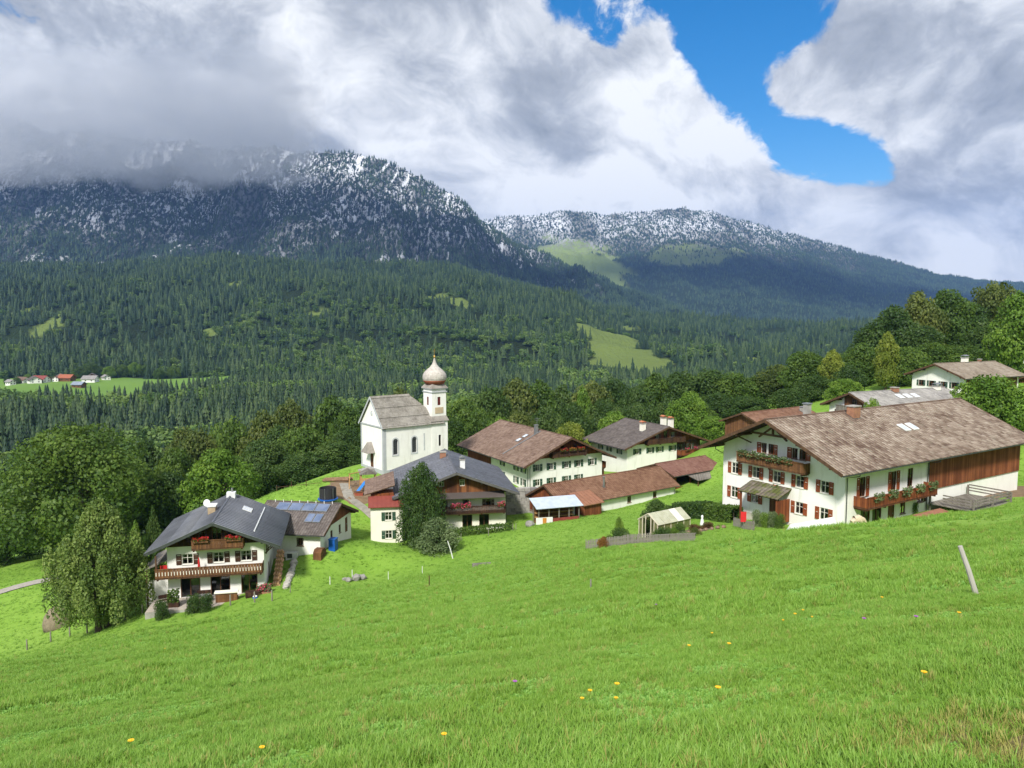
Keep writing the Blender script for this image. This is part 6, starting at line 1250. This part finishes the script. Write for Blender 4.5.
for i, (px, py, Y, w, lm, tx) in enumerate(((631, 539, 76.5, 9, LEAFS, 'grey green herbs left of the greenhouse door'), (640, 543, 75.4, 8, LEAFY, 'yellowing plants before the greenhouse door'), (662, 536, 75.6, 14, LEAFG, 'bushy green vegetables before the greenhouse middle'), (677, 533, 75.2, 13, LEAFL, 'light green lettuces right of the tomato plants'), (684, 529, 76.5, 12, LEAFG, 'leafy green plants at the greenhouse rear corner'), (699, 533, 73.5, 13, LEAFO, 'olive herbs at the right end of the vegetable garden'), (612, 541, 78.2, 8, LEAFO, 'low olive shrub left behind the picket fence'))): bush(tx, px, py - 6, Y, w, lm, 'garden_plant', BUSH if i % 2 else SPHERE)
def hedge(label, A, B, w, h, m, n, seed, parent=None):
    A, B = Vector(A), Vector(B); r = np.random.default_rng(seed); t = r.uniform(0, 1, n); L = (B - A).length; d = (B - A).normalized(); nx = Vector((-d.y, d.x, 0)); face = r.choice(3, n, p=[.4, .3, .3]); s = r.uniform(-w / 2, w / 2, n); z = r.uniform(0, h, n)
    s = np.where(face == 1, -w / 2, np.where(face == 2, w / 2, s)) + r.normal(0, .06, n); z = np.where(face == 0, h, z) + r.normal(0, .07, n); xx = t * (B.x - A.x) + s * nx.x; yy = t * (B.y - A.y) + s * nx.y; zz = ground(A.x + t * (B.x - A.x), A.y + t * (B.y - A.y)) - A.z + z
    e = empty('hedge', A, 0, label, 'hedge'); D = r.normal(size=(n, 3)); D[:, 2] += .5; D /= np.linalg.norm(D, axis=1)[:, None]; o = leaf_quads('foliage', np.c_[xx, yy, zz], D, r.uniform(.07, .16, n), r, m, e)
    g = Geo()
    for i in range(5): k = (i + .5) / 5; x, y = k * (B.x - A.x), k * (B.y - A.y); z0 = gz(A.x + x, A.y + y) - A.z; g = Geo().tube([(x, y, z0 - .1), (x, y, z0 + h * .8)], .04, 5).build('stem', BARK, e)
    return e
hedge('clipped dark green hedge between the greenhouse and the farmhouse', q(679, 89), q(712, 85), 1.5, 1.7, LEAFD, 4200, 3); hedge('clipped green hedge at the left corner of the farmhouse', q(712, 85), q(741, 79.5), 1.4, 1.6, LEAFG, 4200, 4)
hedge('low loose hedge in front of the slate roof house', q(445, 103), q(512, 104.2), 1.0, 1.0, LEAFG, 3000, 5)
put('red_board', 'small red board on a post in the farmhouse garden', 'sign', [('post', Geo().tube([(0, 0, -.2), (0, 0, 1.3)], .03, 6), METAL), ('board', Geo().box(-.27, -.03, .75, .27, .03, 1.75), plain('signal_red', (.60, .025, .03), (.5, .02, .025), 2, .6))], q(748, 74.0)); put('garden_figure', 'small white figure at the hedge of the garden', 'statue', [('body', Geo().lathe([(.22, -.1), (.24, .2), (.16, .6), (.10, .8), (.14, .95), (.10, 1.1), (.02, 1.15)], 10), WHITEM, True), ('base', Geo().box(-.25, -.25, -.2, .25, .25, -.101), STONE)], q(706, 80.5))
for i, (px, Y, lm) in enumerate(((762, 75.5, LEAFS), (770, 75, LEAFL), (777, 74.5, LEAFS), (785, 74, LEAFG))): bush('potted plant before the farmhouse entrance, ' + ORD[i] + ' from the left', px, (510, 512, 511, 514)[i], Y, 11, lm, 'potted_plant', group='plants before the farmhouse entrance')
# hut with pale roof, stone wall
e = empty('market_hut', at(556, 521, 106.5), R(18), 'open wooden hut with pale blue grey roof beside the slate roof house', 'hut'); e.location.z = gz(e.location.x, e.location.y) - .1
for x in (-3.0, -1.5, 0, 1.5, 3.0): Geo().box(x - .06, -1.2, -.6, x + .06, -1.08, 2.3).build('post', GREYWOOD, e)
for x in (-3.0, 0, 3.0): Geo().box(x - .06, 1.1, -.6, x + .06, 1.22, 2.9).build('post', GREYWOOD, e)
Geo().prism([(-3.5, -1.6, 2.25), (3.5, -1.6, 2.25), (3.5, 1.6, 3.05), (-3.5, 1.6, 3.05)], (0, 0, .08)).build('roof', plain('pale_sheet_roof', (.46, .52, .60), (.38, .44, .52), 1.5, .5), e)
Geo().box(-1.3, -1.22, -.5, 3.0, -1.205, .75).build('red_front', plain('red_painted_board', (.24, .05, .04), (.18, .04, .03), 2, .7), e); Geo().box(-2.9, 1.0, -.5, 2.9, 1.06, 2.4).build('back_wall', BROWNWOOD, e)
for i in range(3): Geo().box(-2.9, .4, .5 + i * .6, 2.9, .98, .55 + i * .6).build('shelf', YW, e)
put('notice_board', 'white and orange board leaning at the hut corner', 'board', [('board', Geo().box(-1.2, -.03, -.1, 1.2, .03, .85), WHITEM), ('orange_panel', Geo().box(-.25, -.05, -.05, .3, -.035, .80), plain('orange_paint', (.55, .22, .04), (.45, .18, .04), 2, .6))], ground_at(545, 104.6), .25)
e = empty('stone_wall', at(507, 520, 116), R(8), 'high grey stone retaining wall between the slate roof house and the hut', 'wall'); e.location.z = -29.2; r = random.Random(17); ST = None; ms = [plain('wall_stone', (.36, .345, .32), (.25, .24, .225), 1.2, .95, .4, 6), plain('wall_stone_dark', (.22, .21, .20), (.16, .155, .15), 1.2, .95, .4, 6)]
for j in range(9):
    x = -.2
    while x < 6.0:
        w = r.uniform(.55, 1.1)
        if ST is None: ST = Geo().box(-.5, -.5, -.5, .5, .5, .5).build('stone', ms[0], e, bevel=.06); o = ST
        else: o = ST.copy(); col.objects.link(o); o.parent = e
        o.location = (x + w / 2, r.uniform(-.05, .05), j * .52 + .2); o.scale = (w - .03, .7, .5); o.rotation_euler = (r.uniform(-.03, .03), r.uniform(-.03, .03), 0)
        if r.random() < .35: o.material_slots[0].link = 'OBJECT'; o.material_slots[0].material = ms[1]
        x += w
Geo().box(-.2, .0, -.5, 6.0, .3, 4.6).build('mortar_core', STONE, e)
boulder('grey_boulder', 'grey boulder beside the notice board', 530, 104.5, 1.4, STONE, 200)
# farmhouse yard: deck, sheet roof, blue cover, sheep
fh = FH.e.matrix_basis; fz = R(-57.5)
def fw(x, y, z=0): return fh @ Vector((x, y, z))
e = empty('timber_deck', fw(11.5, 17.0, 0), fz, 'timber deck with railing against the barn side of the farmhouse', 'deck')
for i in range(26): Geo().box(-3.9, -3.2 + i * .30, 1.32, .6, -2.93 + i * .30, 1.40).build('plank', GREYWOOD, e)
for x, y in ((-3.8, -3), (.5, -3), (-3.8, 4.4), (.5, 4.4), (.5, .7)): Geo().box(x - .08, y - .08, -1.5, x + .08, y + .08, 2.4).build('post', GREYWOOD, e)
for z in (1.75, 2.05, 2.35): Geo().box(.46, -2.9, z, .54, 4.3, z + .15).build('rail', GREYWOOD, e); Geo().box(-3.7, 4.38, z, .4, 4.44, z + .13).build('rail', GREYWOOD, e); Geo().box(-2.5, -3.05, z, .4, -3.0, z + .13).build('rail', GREYWOOD, e)
e = empty('lean_to', fw(10.5, 9.8, 0), fz, 'low lean to with rusty red corrugated sheet roof in front of the deck', 'shelter'); RUST = plain('rusty_sheet', (.30, .14, .09), (.20, .09, .06), 1.2, .7, .3, 10)
for i in range(12): Geo().prism([(-1.4, -1.4 + i * .42, 1.15), (2.6, -1.4 + i * .42, .55), (2.6, -1.2 + i * .42, .60), (-1.4, -1.2 + i * .42, 1.20)], (0, 0, .03)).build('sheet', RUST, e); Geo().prism([(-1.4, -1.2 + i * .42, 1.20), (2.6, -1.2 + i * .42, .60), (2.6, -.98 + i * .42, .55), (-1.4, -.98 + i * .42, 1.15)], (0, 0, .03)).build('sheet', RUST, e)
for x in (-1.2, 2.4):
    for y in (-1.2, 3.4): Geo().box(x - .07, y - .07, -1.5, x + .07, y + .07, 1.1 if x < 0 else .5).build('post', TIMBER, e)
put('stone_gatepost', 'tan stone gatepost with cap before the lean to', 'post', [('shaft', Geo().box(-.35, -.35, -1.5, .35, .35, 1.3), plain('tan_stone', (.42, .32, .20), (.34, .26, .17), 2, .9)), ('cap', Geo().prism([(-.5, -.5, 1.301), (.5, -.5, 1.301), (0, -.5, 1.7)], (0, 1.0, 0)), CONCR)], fw(13.6, 12.5))
put('blue_cover', 'bright blue tarpaulin cover in front of the farmhouse doors', 'cover', [('cover', Geo().prism([(-1.1, -.6, -.2), (1.1, -.6, -.2), (1.1, -.6, .5), (.5, -.6, .95), (-.5, -.6, 1.0), (-1.1, -.6, .5)], (0, 1.2, 0)), BLUEP), ('foot', Geo().box(-1.0, -.5, -.5, 1.0, .5, -.201), TIMBER)], fw(10.0, 4.0, .4), fz)
bush('tall leafy shrub against the farmhouse side wall', 926, 497, 79, 12, LEAFS); bush('rose bush with pale flowers by the farmhouse side', 921, 502, 77, 9, LEAFL)
def sheep(loc, rz):
    WOOL = plain('sheep_wool', (.62, .52, .38), (.50, .41, .29), 8, 1, .8, 30); me = bpy.data.meshes.new('sheep'); bm = bmesh.new()
    V = [(0, 0, .62), (.38, 0, .66), (-.40, 0, .64), (.55, 0, .60), (.70, 0, .38), (.80, 0, .18), (-.48, 0, .50)]
    E_ = [(0, 1), (0, 2), (1, 3), (3, 4), (4, 5), (2, 6)]; Rr = [.27, .25, .26, .15, .11, .07, .12]
    for x, s in ((.36, 1), (.36, -1), (-.38, 1), (-.38, -1)):
        b = len(V); V += [(x, s * .14, .45), (x + (.02 if x > 0 else -.05), s * .14, .24), (x, s * .14, .02)]; Rr += [.11, .055, .045]; E_ += [(1 if x > 0 else 2, b), (b, b + 1), (b + 1, b + 2)]
    for s in (1, -1): b = len(V); V += [(.66, s * .13, .46)]; Rr += [.04]; E_ += [(4, b)]
    me.from_pydata(V, E_, []); me.update(); o = link('sheep', me, WOOL); m = o.modifiers.new('skin', 'SKIN'); o.modifiers.new('sub', 'SUBSURF').levels = 2; o.modifiers['sub'].render_levels = 2
    for i, v in enumerate(me.skin_vertices[0].data): v.radius = (Rr[i], Rr[i]); v.use_root = i == 0
    o.location = loc; o.rotation_euler.z = rz; return o
sp = at(857, 519.5, 58); sp.z = gz(sp.x, sp.y); tag(sheep(sp, .15), 'cream coloured sheep grazing on the crest below the farmhouse', 'sheep')
# car and cover at the farmhouse front, partly behind the crest
put('grey_tarpaulin', 'pale grey tarpaulin ridge before the farmhouse front', 'tarpaulin', [('cover', Geo().prism([(-2.6, -.5, -.4), (-2.6, .5, -.4), (-2.6, 0, .35)], (5.2, 0, 0)), WHITEM)], at(812, 526, 63), R(28)); bpy.data.objects['grey_tarpaulin'].location.z = gz(at(812, 526, 63).x, 63) + .5
put('old_tractor_tyre', 'black tyre standing at the left farmhouse corner', 'tyre', [('tyre', Geo().lathe([(.35, -.15), (.62, -.17), (.68, 0), (.62, .17), (.35, .15)], 18), plain('rubber', (.02, .02, .02), (.03, .03, .03), 3, .8)), ('hub', Geo().lathe([(.05, -.08), (.34, -.08), (.34, .08), (.05, .08)], 12), METAL)], fw(-8.3, .8, .2)); bpy.data.objects['old_tractor_tyre'].rotation_euler = (R(90), 0, R(30)); o = bpy.data.objects['old_tractor_tyre']; o.location.z = gz(o.location.x, o.location.y) + .6
patch('farm_yard', 57, 88, 7, 6, DIRT, .08, seed=4)
# curved pile seen behind the round pine
put('hay_heap', 'grey weathered haystack behind the left side of the round pine', 'haystack', [('heap', Geo().lathe([(1.5, -.3), (1.55, .4), (1.35, 1.3), (.9, 2.0), (.3, 2.35), (.02, 2.4)], 14), plain('old_hay', (.24, .20, .14), (.16, .13, .09), 4, 1, .8, 14), True), ('pole', Geo().tube([(0, 0, 2.0), (0, 0, 2.8)], .05, 6), POSTW)], ground_at(43, 86))

# ------------------------------------------------------------------ hamlet across the valley
def hamlet():
    spec = [(36, 384, 14, ROOF_UMBER, 'white', 30), (27, 379, 12, ROOF_BROWN, 'white', 60), (61, 375, 13, ROOF_BROWN, 'wood', 20), (47, 382, 14, ROOF_RED, 'white', 70), (73, 380, 13, toned('orange_tiles', (.28, .085, .045), (.34, .12, .065), (.40, .16, .09), .8), 'wood', 75), (92, 376, 13, ROOF_UMBER, 'wood', 15), (97, 382, 13, ROOF_GREY, 'white', 80), (84, 390, 10, toned('blue_grey_tiles', (.18, .21, .27), (.25, .29, .36), (.33, .37, .44), .6), 'wood', 70), (107, 375, 9, ROOF_GREY, 'white', 30), (55, 381, 8, ROOF_BROWN, 'white', 0), (13, 384, 8, ROOF_GREY, 'white', 50)]
    names = ['white cottage with umber roof', 'brown roofed white cottage', 'timber farmhouse with brown roof', 'white house with red roof', 'barn with bright orange roof', 'timber barn with umber roof', 'white house with pale grey roof', 'lone barn with blue grey roof', 'small grey roofed house', 'tiny brown roofed shed', 'small pale hut']
    for (px, py, w, rm, wl, yw), nm in zip(spec, names):
        Y = 880 - (py - 380) * 7; p = at(px, py, Y); p.z = gz(p.x, p.y); W = w * .82
        e = empty('hamlet_house', (p.x, p.y, p.z), R(yw + 12), nm + ' in the hamlet across the valley', 'house', 'houses of the hamlet across the valley'); g = Geo(); he = 3.8; ri = W * .30; L = w * 1.1
        g.prism([(-W / 2, 0, -4), (W / 2, 0, -4), (W / 2, 0, he), (0, 0, he + ri), (-W / 2, 0, he)], (0, L, 0)); g.build('wall', PLASTER if wl == 'white' else BROWNWOOD, e)
        for s in (-1, 1):
            ex = W / 2 + 1; k = ri / (W / 2); Geo().prism([(0, -1, he + ri + .05), (s * ex, -1, he - k * 1 + .05), (s * ex, -1, he - k + .4), (0, -1, he + ri + .4)], (0, L + 2, 0)).build('roof_slope', rm, e)
        for u in (-W * .25, W * .25):
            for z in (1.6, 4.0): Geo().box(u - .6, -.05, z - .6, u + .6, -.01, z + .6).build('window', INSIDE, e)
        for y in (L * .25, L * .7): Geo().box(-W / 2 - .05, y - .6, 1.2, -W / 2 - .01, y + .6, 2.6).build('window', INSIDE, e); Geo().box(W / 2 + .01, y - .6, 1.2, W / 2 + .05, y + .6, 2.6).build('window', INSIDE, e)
hamlet()
for q_, (px, top, Y, w, k, m) in ranked([(5, 376, 880, 8, 5, D_), (15, 377, 880, 8, 1, G_), (80, 366, 960, 14, 4, D_), (90, 362, 970, 18, 1, D_), (108, 366, 960, 12, 3, L_), (72, 372, 940, 10, 0, G_), (122, 364, 980, 14, 1, G_), (134, 362, 985, 14, 4, L_), (145, 364, 985, 14, 0, G_), (38, 380, 860, 7, 3, G_), (158, 368, 960, 12, 1, G_), (172, 366, 970, 14, 4, G_), (26, 374, 900, 8, 3, L_), (50, 376, 900, 9, 3, D_), (66, 379, 890, 8, 1, G_), (200, 372, 960, 14, 4, G_), (240, 376, 960, 14, 0, D_)]):
    tree('hamlet_tree', TONE[m.name] + ' small tree, ' + q_ + ' from the left around the far hamlet', px, top, Y, w, k, m, group='trees around the hamlet')
b = ground_at(594, 1690); b.z = float(foothill(np.array([b.x]), np.array([b.y]))[0]); put('hay_barn', 'tiny dark hay barn alone on the far pale meadow', 'barn', [('wall', Geo().prism([(-4, 0, -3), (4, 0, -3), (4, 0, 4), (0, 0, 6), (-4, 0, 4)], (0, 9, 0)), DARKWOOD), ('roof', Geo().prism([(-5, -1, 3.6), (0, -1, 6.2), (5, -1, 3.6), (5, -1, 4.0), (0, -1, 6.6), (-5, -1, 4.0)], (0, 11, 0)), ROOF_UMBER)], b, .3)

# ------------------------------------------------------------------ meadow grass and flowers
GRASS = leaf('grass_blade', (.132, .268, .032), (.215, .400, .052), (.35, .52, .115), .42, .35)
GRASSDK = leaf('lush_grass_blade', (.115, .235, .024), (.19, .35, .04), (.31, .46, .085), .4, .3)
CLOVER = leaf('clover_leaf', (.10, .25, .035), (.17, .36, .055), (.28, .47, .11), .35, .3)
GRASSDRY = leaf('dry_grass_blade', (.20, .22, .05), (.32, .32, .08), (.46, .42, .15), .3, .3)
def tuft_mesh(name, blades, seed, h, w, m, broad=0):
    r = np.random.default_rng(seed); V = []; Fq = []; T = []
    for i in range(blades):
        a = r.uniform(0, 6.28); d = np.array((math.cos(a), math.sin(a), 0)); s = np.array((-d[1], d[0], 0)); o = d * r.uniform(0, .07) + s * r.uniform(-.05, .05); hh = h * r.uniform(.55, 1.2); bend = r.uniform(.15, .75) * hh; ww = w * r.uniform(.7, 1.4) * (2.6 if i < broad else 1); tn = r.uniform(0, 1); hh *= .55 if i < broad else 1; b = len(V)
        for f, q in ((0, .8), (.4, 1), (.75, .75), (1, .08)): c = o + d * bend * f * f + np.array((0, 0, hh * (f - .18 * f * f * bend / hh))); V += [c - s * ww * q, c + s * ww * q]
        for k in range(3): Fq.append((b + 2 * k, b + 2 * k + 1, b + 2 * k + 3, b + 2 * k + 2)); T.append(tn)
    me = np_mesh(name, V, Fq); tone_attr(me, T); me.materials.append(m); return me
tufts = [bpy.data.objects.new('p', tuft_mesh('tuft', 15, 500 + i, (.10, .13, .085, .12)[i], .0042, GRASS, (0, 1, 3, 4)[i])) for i in range(4)] + [bpy.data.objects.new('p', tuft_mesh('tuft', 14, 520, .15, .0032, GRASSDRY)), bpy.data.objects.new('p', tuft_mesh('tuft', 16, 530, .15, .0048, GRASSDK, 4)), bpy.data.objects.new('p', tuft_mesh('tuft', 12, 531, .075, .006, CLOVER, 12))]
def earth_mask(x, y): return sstep(np.hypot((x - E0.x) * 1.15, (y - E0.y) * .50) + (fbm(x * 1.2, y * 1.2, 3, 8) * 1.5), 1.75, .85)
def lawn(name, n, y0, y1, sc, label, seed, half=.86):
    r = np.random.default_rng(seed); y = np.sqrt(r.uniform(y0 ** 2, y1 ** 2, n)); x = y * r.uniform(-half, half, n)
    em = earth_mask(x, y); cl = fbm(x / 1.1, y / 1.1, 3, 15); keep = (r.uniform(0, 1, n) < (.35 + .65 * sstep(cl, .3, .55)) * (1 - .75 * em)) & ~((y > 62) & (x > 12)) & ~((y > 72) & (x < -20)) & (np.hypot((x - 15.5) / 5, (y - 76.8) / 2.8) > 1); x, y, em, cl = x[keep], y[keep], em[keep], cl[keep]; n = len(x); z = ground(x, y)
    s = sc * r.uniform(.7, 1.3, n) * (.65 + .7 * cl) * (1 + .4 * sstep(fbm(x / 5, y / 5, 2, 33), .55, .7)); idx = np.where(r.uniform(0, 1, n) < .03 + .75 * em, 4, r.integers(0, 4, n)); lush = fbm(x / 1.3, y / .9, 4, 44); idx = np.where((r.uniform(0, 1, n) < sstep(lush, .50, .66) * .6) & (idx < 4), 5, idx); clo = fbm(x / 1.4 + 9, y / 1.4, 3, 45); idx = np.where((r.uniform(0, 1, n) < .12 + .75 * sstep(clo, .55, .66)) & (idx < 4), 6, idx)
    return scatter(name, np.c_[x, y, z - .01], np.c_[r.normal(0, .12, n), r.normal(0, .12, n), r.uniform(0, 6.28, n)], np.c_[s, s, s * r.uniform(.8, 1.2, n)], idx, [bpy.data.objects.new('p', t.data) for t in tufts], label, 'grass')
lawn('near_grass', 120000, 4.2, 14, .54, 'short green meadow grass close to the viewer', 601); lawn('meadow_grass', 100000, 14, 40, .95, 'green meadow grass on the middle slope', 602); lawn('slope_grass', 42000, 40, 84, 1.5, 'green meadow grass on the slope before the village', 603)
def outskirts():
    # coarser grass on the meadows between and beside the houses
    r = np.random.default_rng(604); n = 60000; y = np.sqrt(r.uniform(66 ** 2, 150 ** 2, n)); x = y * r.uniform(-.80, .80, n); keep = np.ones(n, bool)
    for X, Y, a, W, L in FOOT:
        c, s_ = math.cos(a), math.sin(a); u = (x - X) * c + (y - Y) * s_; v = -(x - X) * s_ + (y - Y) * c; keep &= ~((np.abs(u) < W / 2 + .3) & (v > -.3) & (v < L + .3))
    for P, d in ROADS:
        for px_, py_ in P: keep &= np.hypot(x - px_, y - py_) > d
    u = (x - CH.e.location.x) * math.cos(R(11.8)) + (y - CH.e.location.y) * math.sin(R(11.8)); v = -(x - CH.e.location.x) * math.sin(R(11.8)) + (y - CH.e.location.y) * math.cos(R(11.8)); keep &= ~((u > -6.6) & (u < 5.8) & (v > -3.8) & (v < 1))
    keep &= np.hypot((x + 24.5) / 6, (y - 120) / 7) > 1; keep &= np.hypot((x - 57) / 7.5, (y - 88) / 6.5) > 1; keep &= y < 140 + .2 * x; keep &= np.hypot((x - 15.5) / 5.2, (y - 76.8) / 2.9) > 1
    x, y = x[keep], y[keep]; n = len(x); z = ground(x, y); s_ = 1.8 * r.uniform(.6, 1.3, n)
    scatter('village_grass', np.c_[x, y, z - .02], np.c_[r.normal(0, .12, n), r.normal(0, .12, n), r.uniform(0, 6.28, n)], np.c_[s_ * 1.3, s_ * 1.3, s_ * .8], r.integers(0, 4, n), [bpy.data.objects.new('p', t.data) for t in tufts], 'mown green grass on the meadows around the village houses', 'grass')
ROADS = [(curve([(-110, 92), (-82, 99), (-66, 105.5), (-52, 108), (-46, 104), (-41, 98)]), 1.7), (curve([(-16, 108), (-20, 110.5), (-25, 116), (-27, 122)]), 1.4)]
outskirts()
def flower(px, py, m, label, group, s=1.0):
    # meet the view ray with the meadow
    d = direction(px, py); t = 4.0
    while t < 90:
        p = EYE + d * t
        if p.z < gz(p.x, p.y) + .14: break
        t += .12
    z = gz(p.x, p.y); e = empty('meadow_flower', (p.x, p.y, z), px % 6, label, 'flower', group); H = .15
    Geo().tube([(0, 0, -.02), (.005, .004, H * .5), (0, 0, H)], .003, 5).build('stem', GRASS, e); g = Geo()
    for k in range(12): a = k * math.pi / 6; c, q = math.cos(a), math.sin(a); w = .006 * s; L = .030 * s; g.add([(-q * w * .4, c * w * .4, H), (c * L - q * w, q * L + c * w, H + .012), (c * L * 1.15, q * L * 1.15, H + .008), (c * L + q * w, q * L - c * w, H + .012), (q * w * .4, -c * w * .4, H)], [(0, 1, 2, 3, 4)])
    g.build('petals', m, e); Geo().lathe([(.004, H - .012), (.012 * s, H), (.010 * s, H + .014), (.002, H + .018)], 8).build('flower_head', m, e)
YEL = plain('petal_yellow', (.80, .50, .02), (.70, .40, .02), 20, .6); VIO = plain('petal_violet', (.36, .12, .42), (.28, .09, .34), 20, .6)
for q_, (px, py, s) in ranked([(131, 742, 1.5), (262, 749, 1.2), (444, 736, 1.1), (590, 692, 1), (617, 686, 1.2), (616, 700, .9), (582, 700, .9), (718, 689, 1.2), (795, 615, 1.1), (803, 611, .9), (783, 622, .8), (729, 645, 1.1), (689, 647, 1), (712, 634, .8), (924, 675, 1.1), (959, 614, 1.1), (812, 618, .8), (882, 598, 1), (165, 649, 1.3)]): flower(px, py, YEL, 'yellow flower head in the near meadow, ' + q_ + ' from the left', 'yellow meadow flowers', s * .75)
for q_, (px, py) in ranked([(656, 605), (864, 620), (916, 618), (515, 683)]): flower(px, py, VIO, 'violet clover head in the meadow grass, ' + q_ + ' from the left', 'violet meadow flowers', .9)
# ------------------------------------------------------------------ air: haze over the valley, cloud resting on the mountain
def box_obj(name, x0, y0, z0, x1, y1, z1):
    o = Geo().box(x0, y0, z0, x1, y1, z1).build(name, None); o['kind'] = 'stuff'; return o
hz = box_obj('haze', -9500, -400, -420, 9500, 10900, 1420)
m = bpy.data.materials.new('blue_haze'); m.use_nodes = True; t = NT(m.node_tree); v = t.n('ShaderNodeVolumePrincipled', i_Density=HAZE); v.inputs['Color'].default_value = (.28, .50, 1.0, 1); v.inputs['Anisotropy'].default_value = .25
out = t.n('ShaderNodeOutputMaterial'); t.l(v.outputs[0], out.inputs['Volume']); hz.data.materials.append(m)
hz['label'] = 'thin blue haze filling the valley air'; hz['category'] = 'haze'
def cloud_bank(name, label, x0, y0, z0, x1, y1, z1, dens, thr, seed):
    o = box_obj(name, x0, y0, z0, x1, y1, z1); tag(o, label, 'cloud'); m = bpy.data.materials.new(name); m.use_nodes = True; t = NT(m.node_tree)
    tc = t.n('ShaderNodeTexCoord'); pos = t.n('ShaderNodeNewGeometry').outputs['Position']; g = t.n('ShaderNodeSeparateXYZ', i_0=tc.outputs['Generated'])
    n = t.noise(t.vmath('ADD', t.vmath('MULTIPLY', pos, (1, 1, 1.5)), (seed, seed * 2, 0)), .0042, 7, .62, .4)
    def edge(s, w0, w1):
        a = t.smooth(s, 0, w0); b = t.smooth(s, 1, 1 - w1); return t.math('MULTIPLY', a, b)
    e = t.math('MULTIPLY', edge(g.outputs[0], .06, .13), t.math('MULTIPLY', edge(g.outputs[1], .3, .3), edge(g.outputs[2], .35, .3)))
    d = t.math('MULTIPLY', t.smooth(t.math('ADD', n, t.math('MULTIPLY', t.math('SUBTRACT', e, 1.0), .45)), thr, thr + .16), dens)
    v = t.n('ShaderNodeVolumePrincipled'); t.l(d, v.inputs['Density']); v.inputs['Color'].default_value = (1, 1, 1, 1); v.inputs['Anisotropy'].default_value = -.2
    out = t.n('ShaderNodeOutputMaterial'); t.l(v.outputs[0], out.inputs['Volume']); o.data.materials.append(m); return o
cloud_bank('cloud', 'low grey white cloud bank wrapping the top of the snow dusted mountain', -5200, 3300, 480, -640, 4300, 1380, .0036, .28, 3)

# unseen cloud decks added high overhead to throw shade on the mountain flanks
def shade_deck():
    r = np.random.default_rng(77); m = bpy.data.materials.new('shade_deck_vapour'); m.use_nodes = True; t = NT(m.node_tree); v = t.n('ShaderNodeVolumePrincipled', i_Density=.06); v.inputs['Color'].default_value = (.99, .99, .99, 1); out = t.n('ShaderNodeOutputMaterial'); t.l(v.outputs[0], out.inputs['Volume'])
    for i, (cx, cy, rx, ry) in enumerate(((1300, 3380, 1500, 640), (3000, 3480, 1100, 600), (-1750, 1760, 1500, 600))):
        bm = bmesh.new(); bmesh.ops.create_icosphere(bm, subdivisions=5, radius=1)
        co = np.array([v_.co[:] for v_ in bm.verts]); k = 1 + .55 * (fbm(co[:, 0] * 2.2 + i * 7, co[:, 1] * 2.2 + co[:, 2], 4, 80 + i) - .5)
        for v_, q in zip(bm.verts, k): v_.co = Vector((v_.co.x * rx * q, v_.co.y * ry * q, v_.co.z * (190 if v_.co.z > 0 else 60) * q))
        me = bpy.data.meshes.new('cloud'); bm.to_mesh(me); bm.free(); o = link('cloud', me, m); o.location = (cx, cy, 2650); tag(o, ('broad unseen cloud deck added to shade the far mountain', 'eastern unseen cloud deck added to shade the far mountain', 'western unseen cloud deck added to shade the snowy mountain')[i], 'cloud', kind='stuff')
shade_deck()
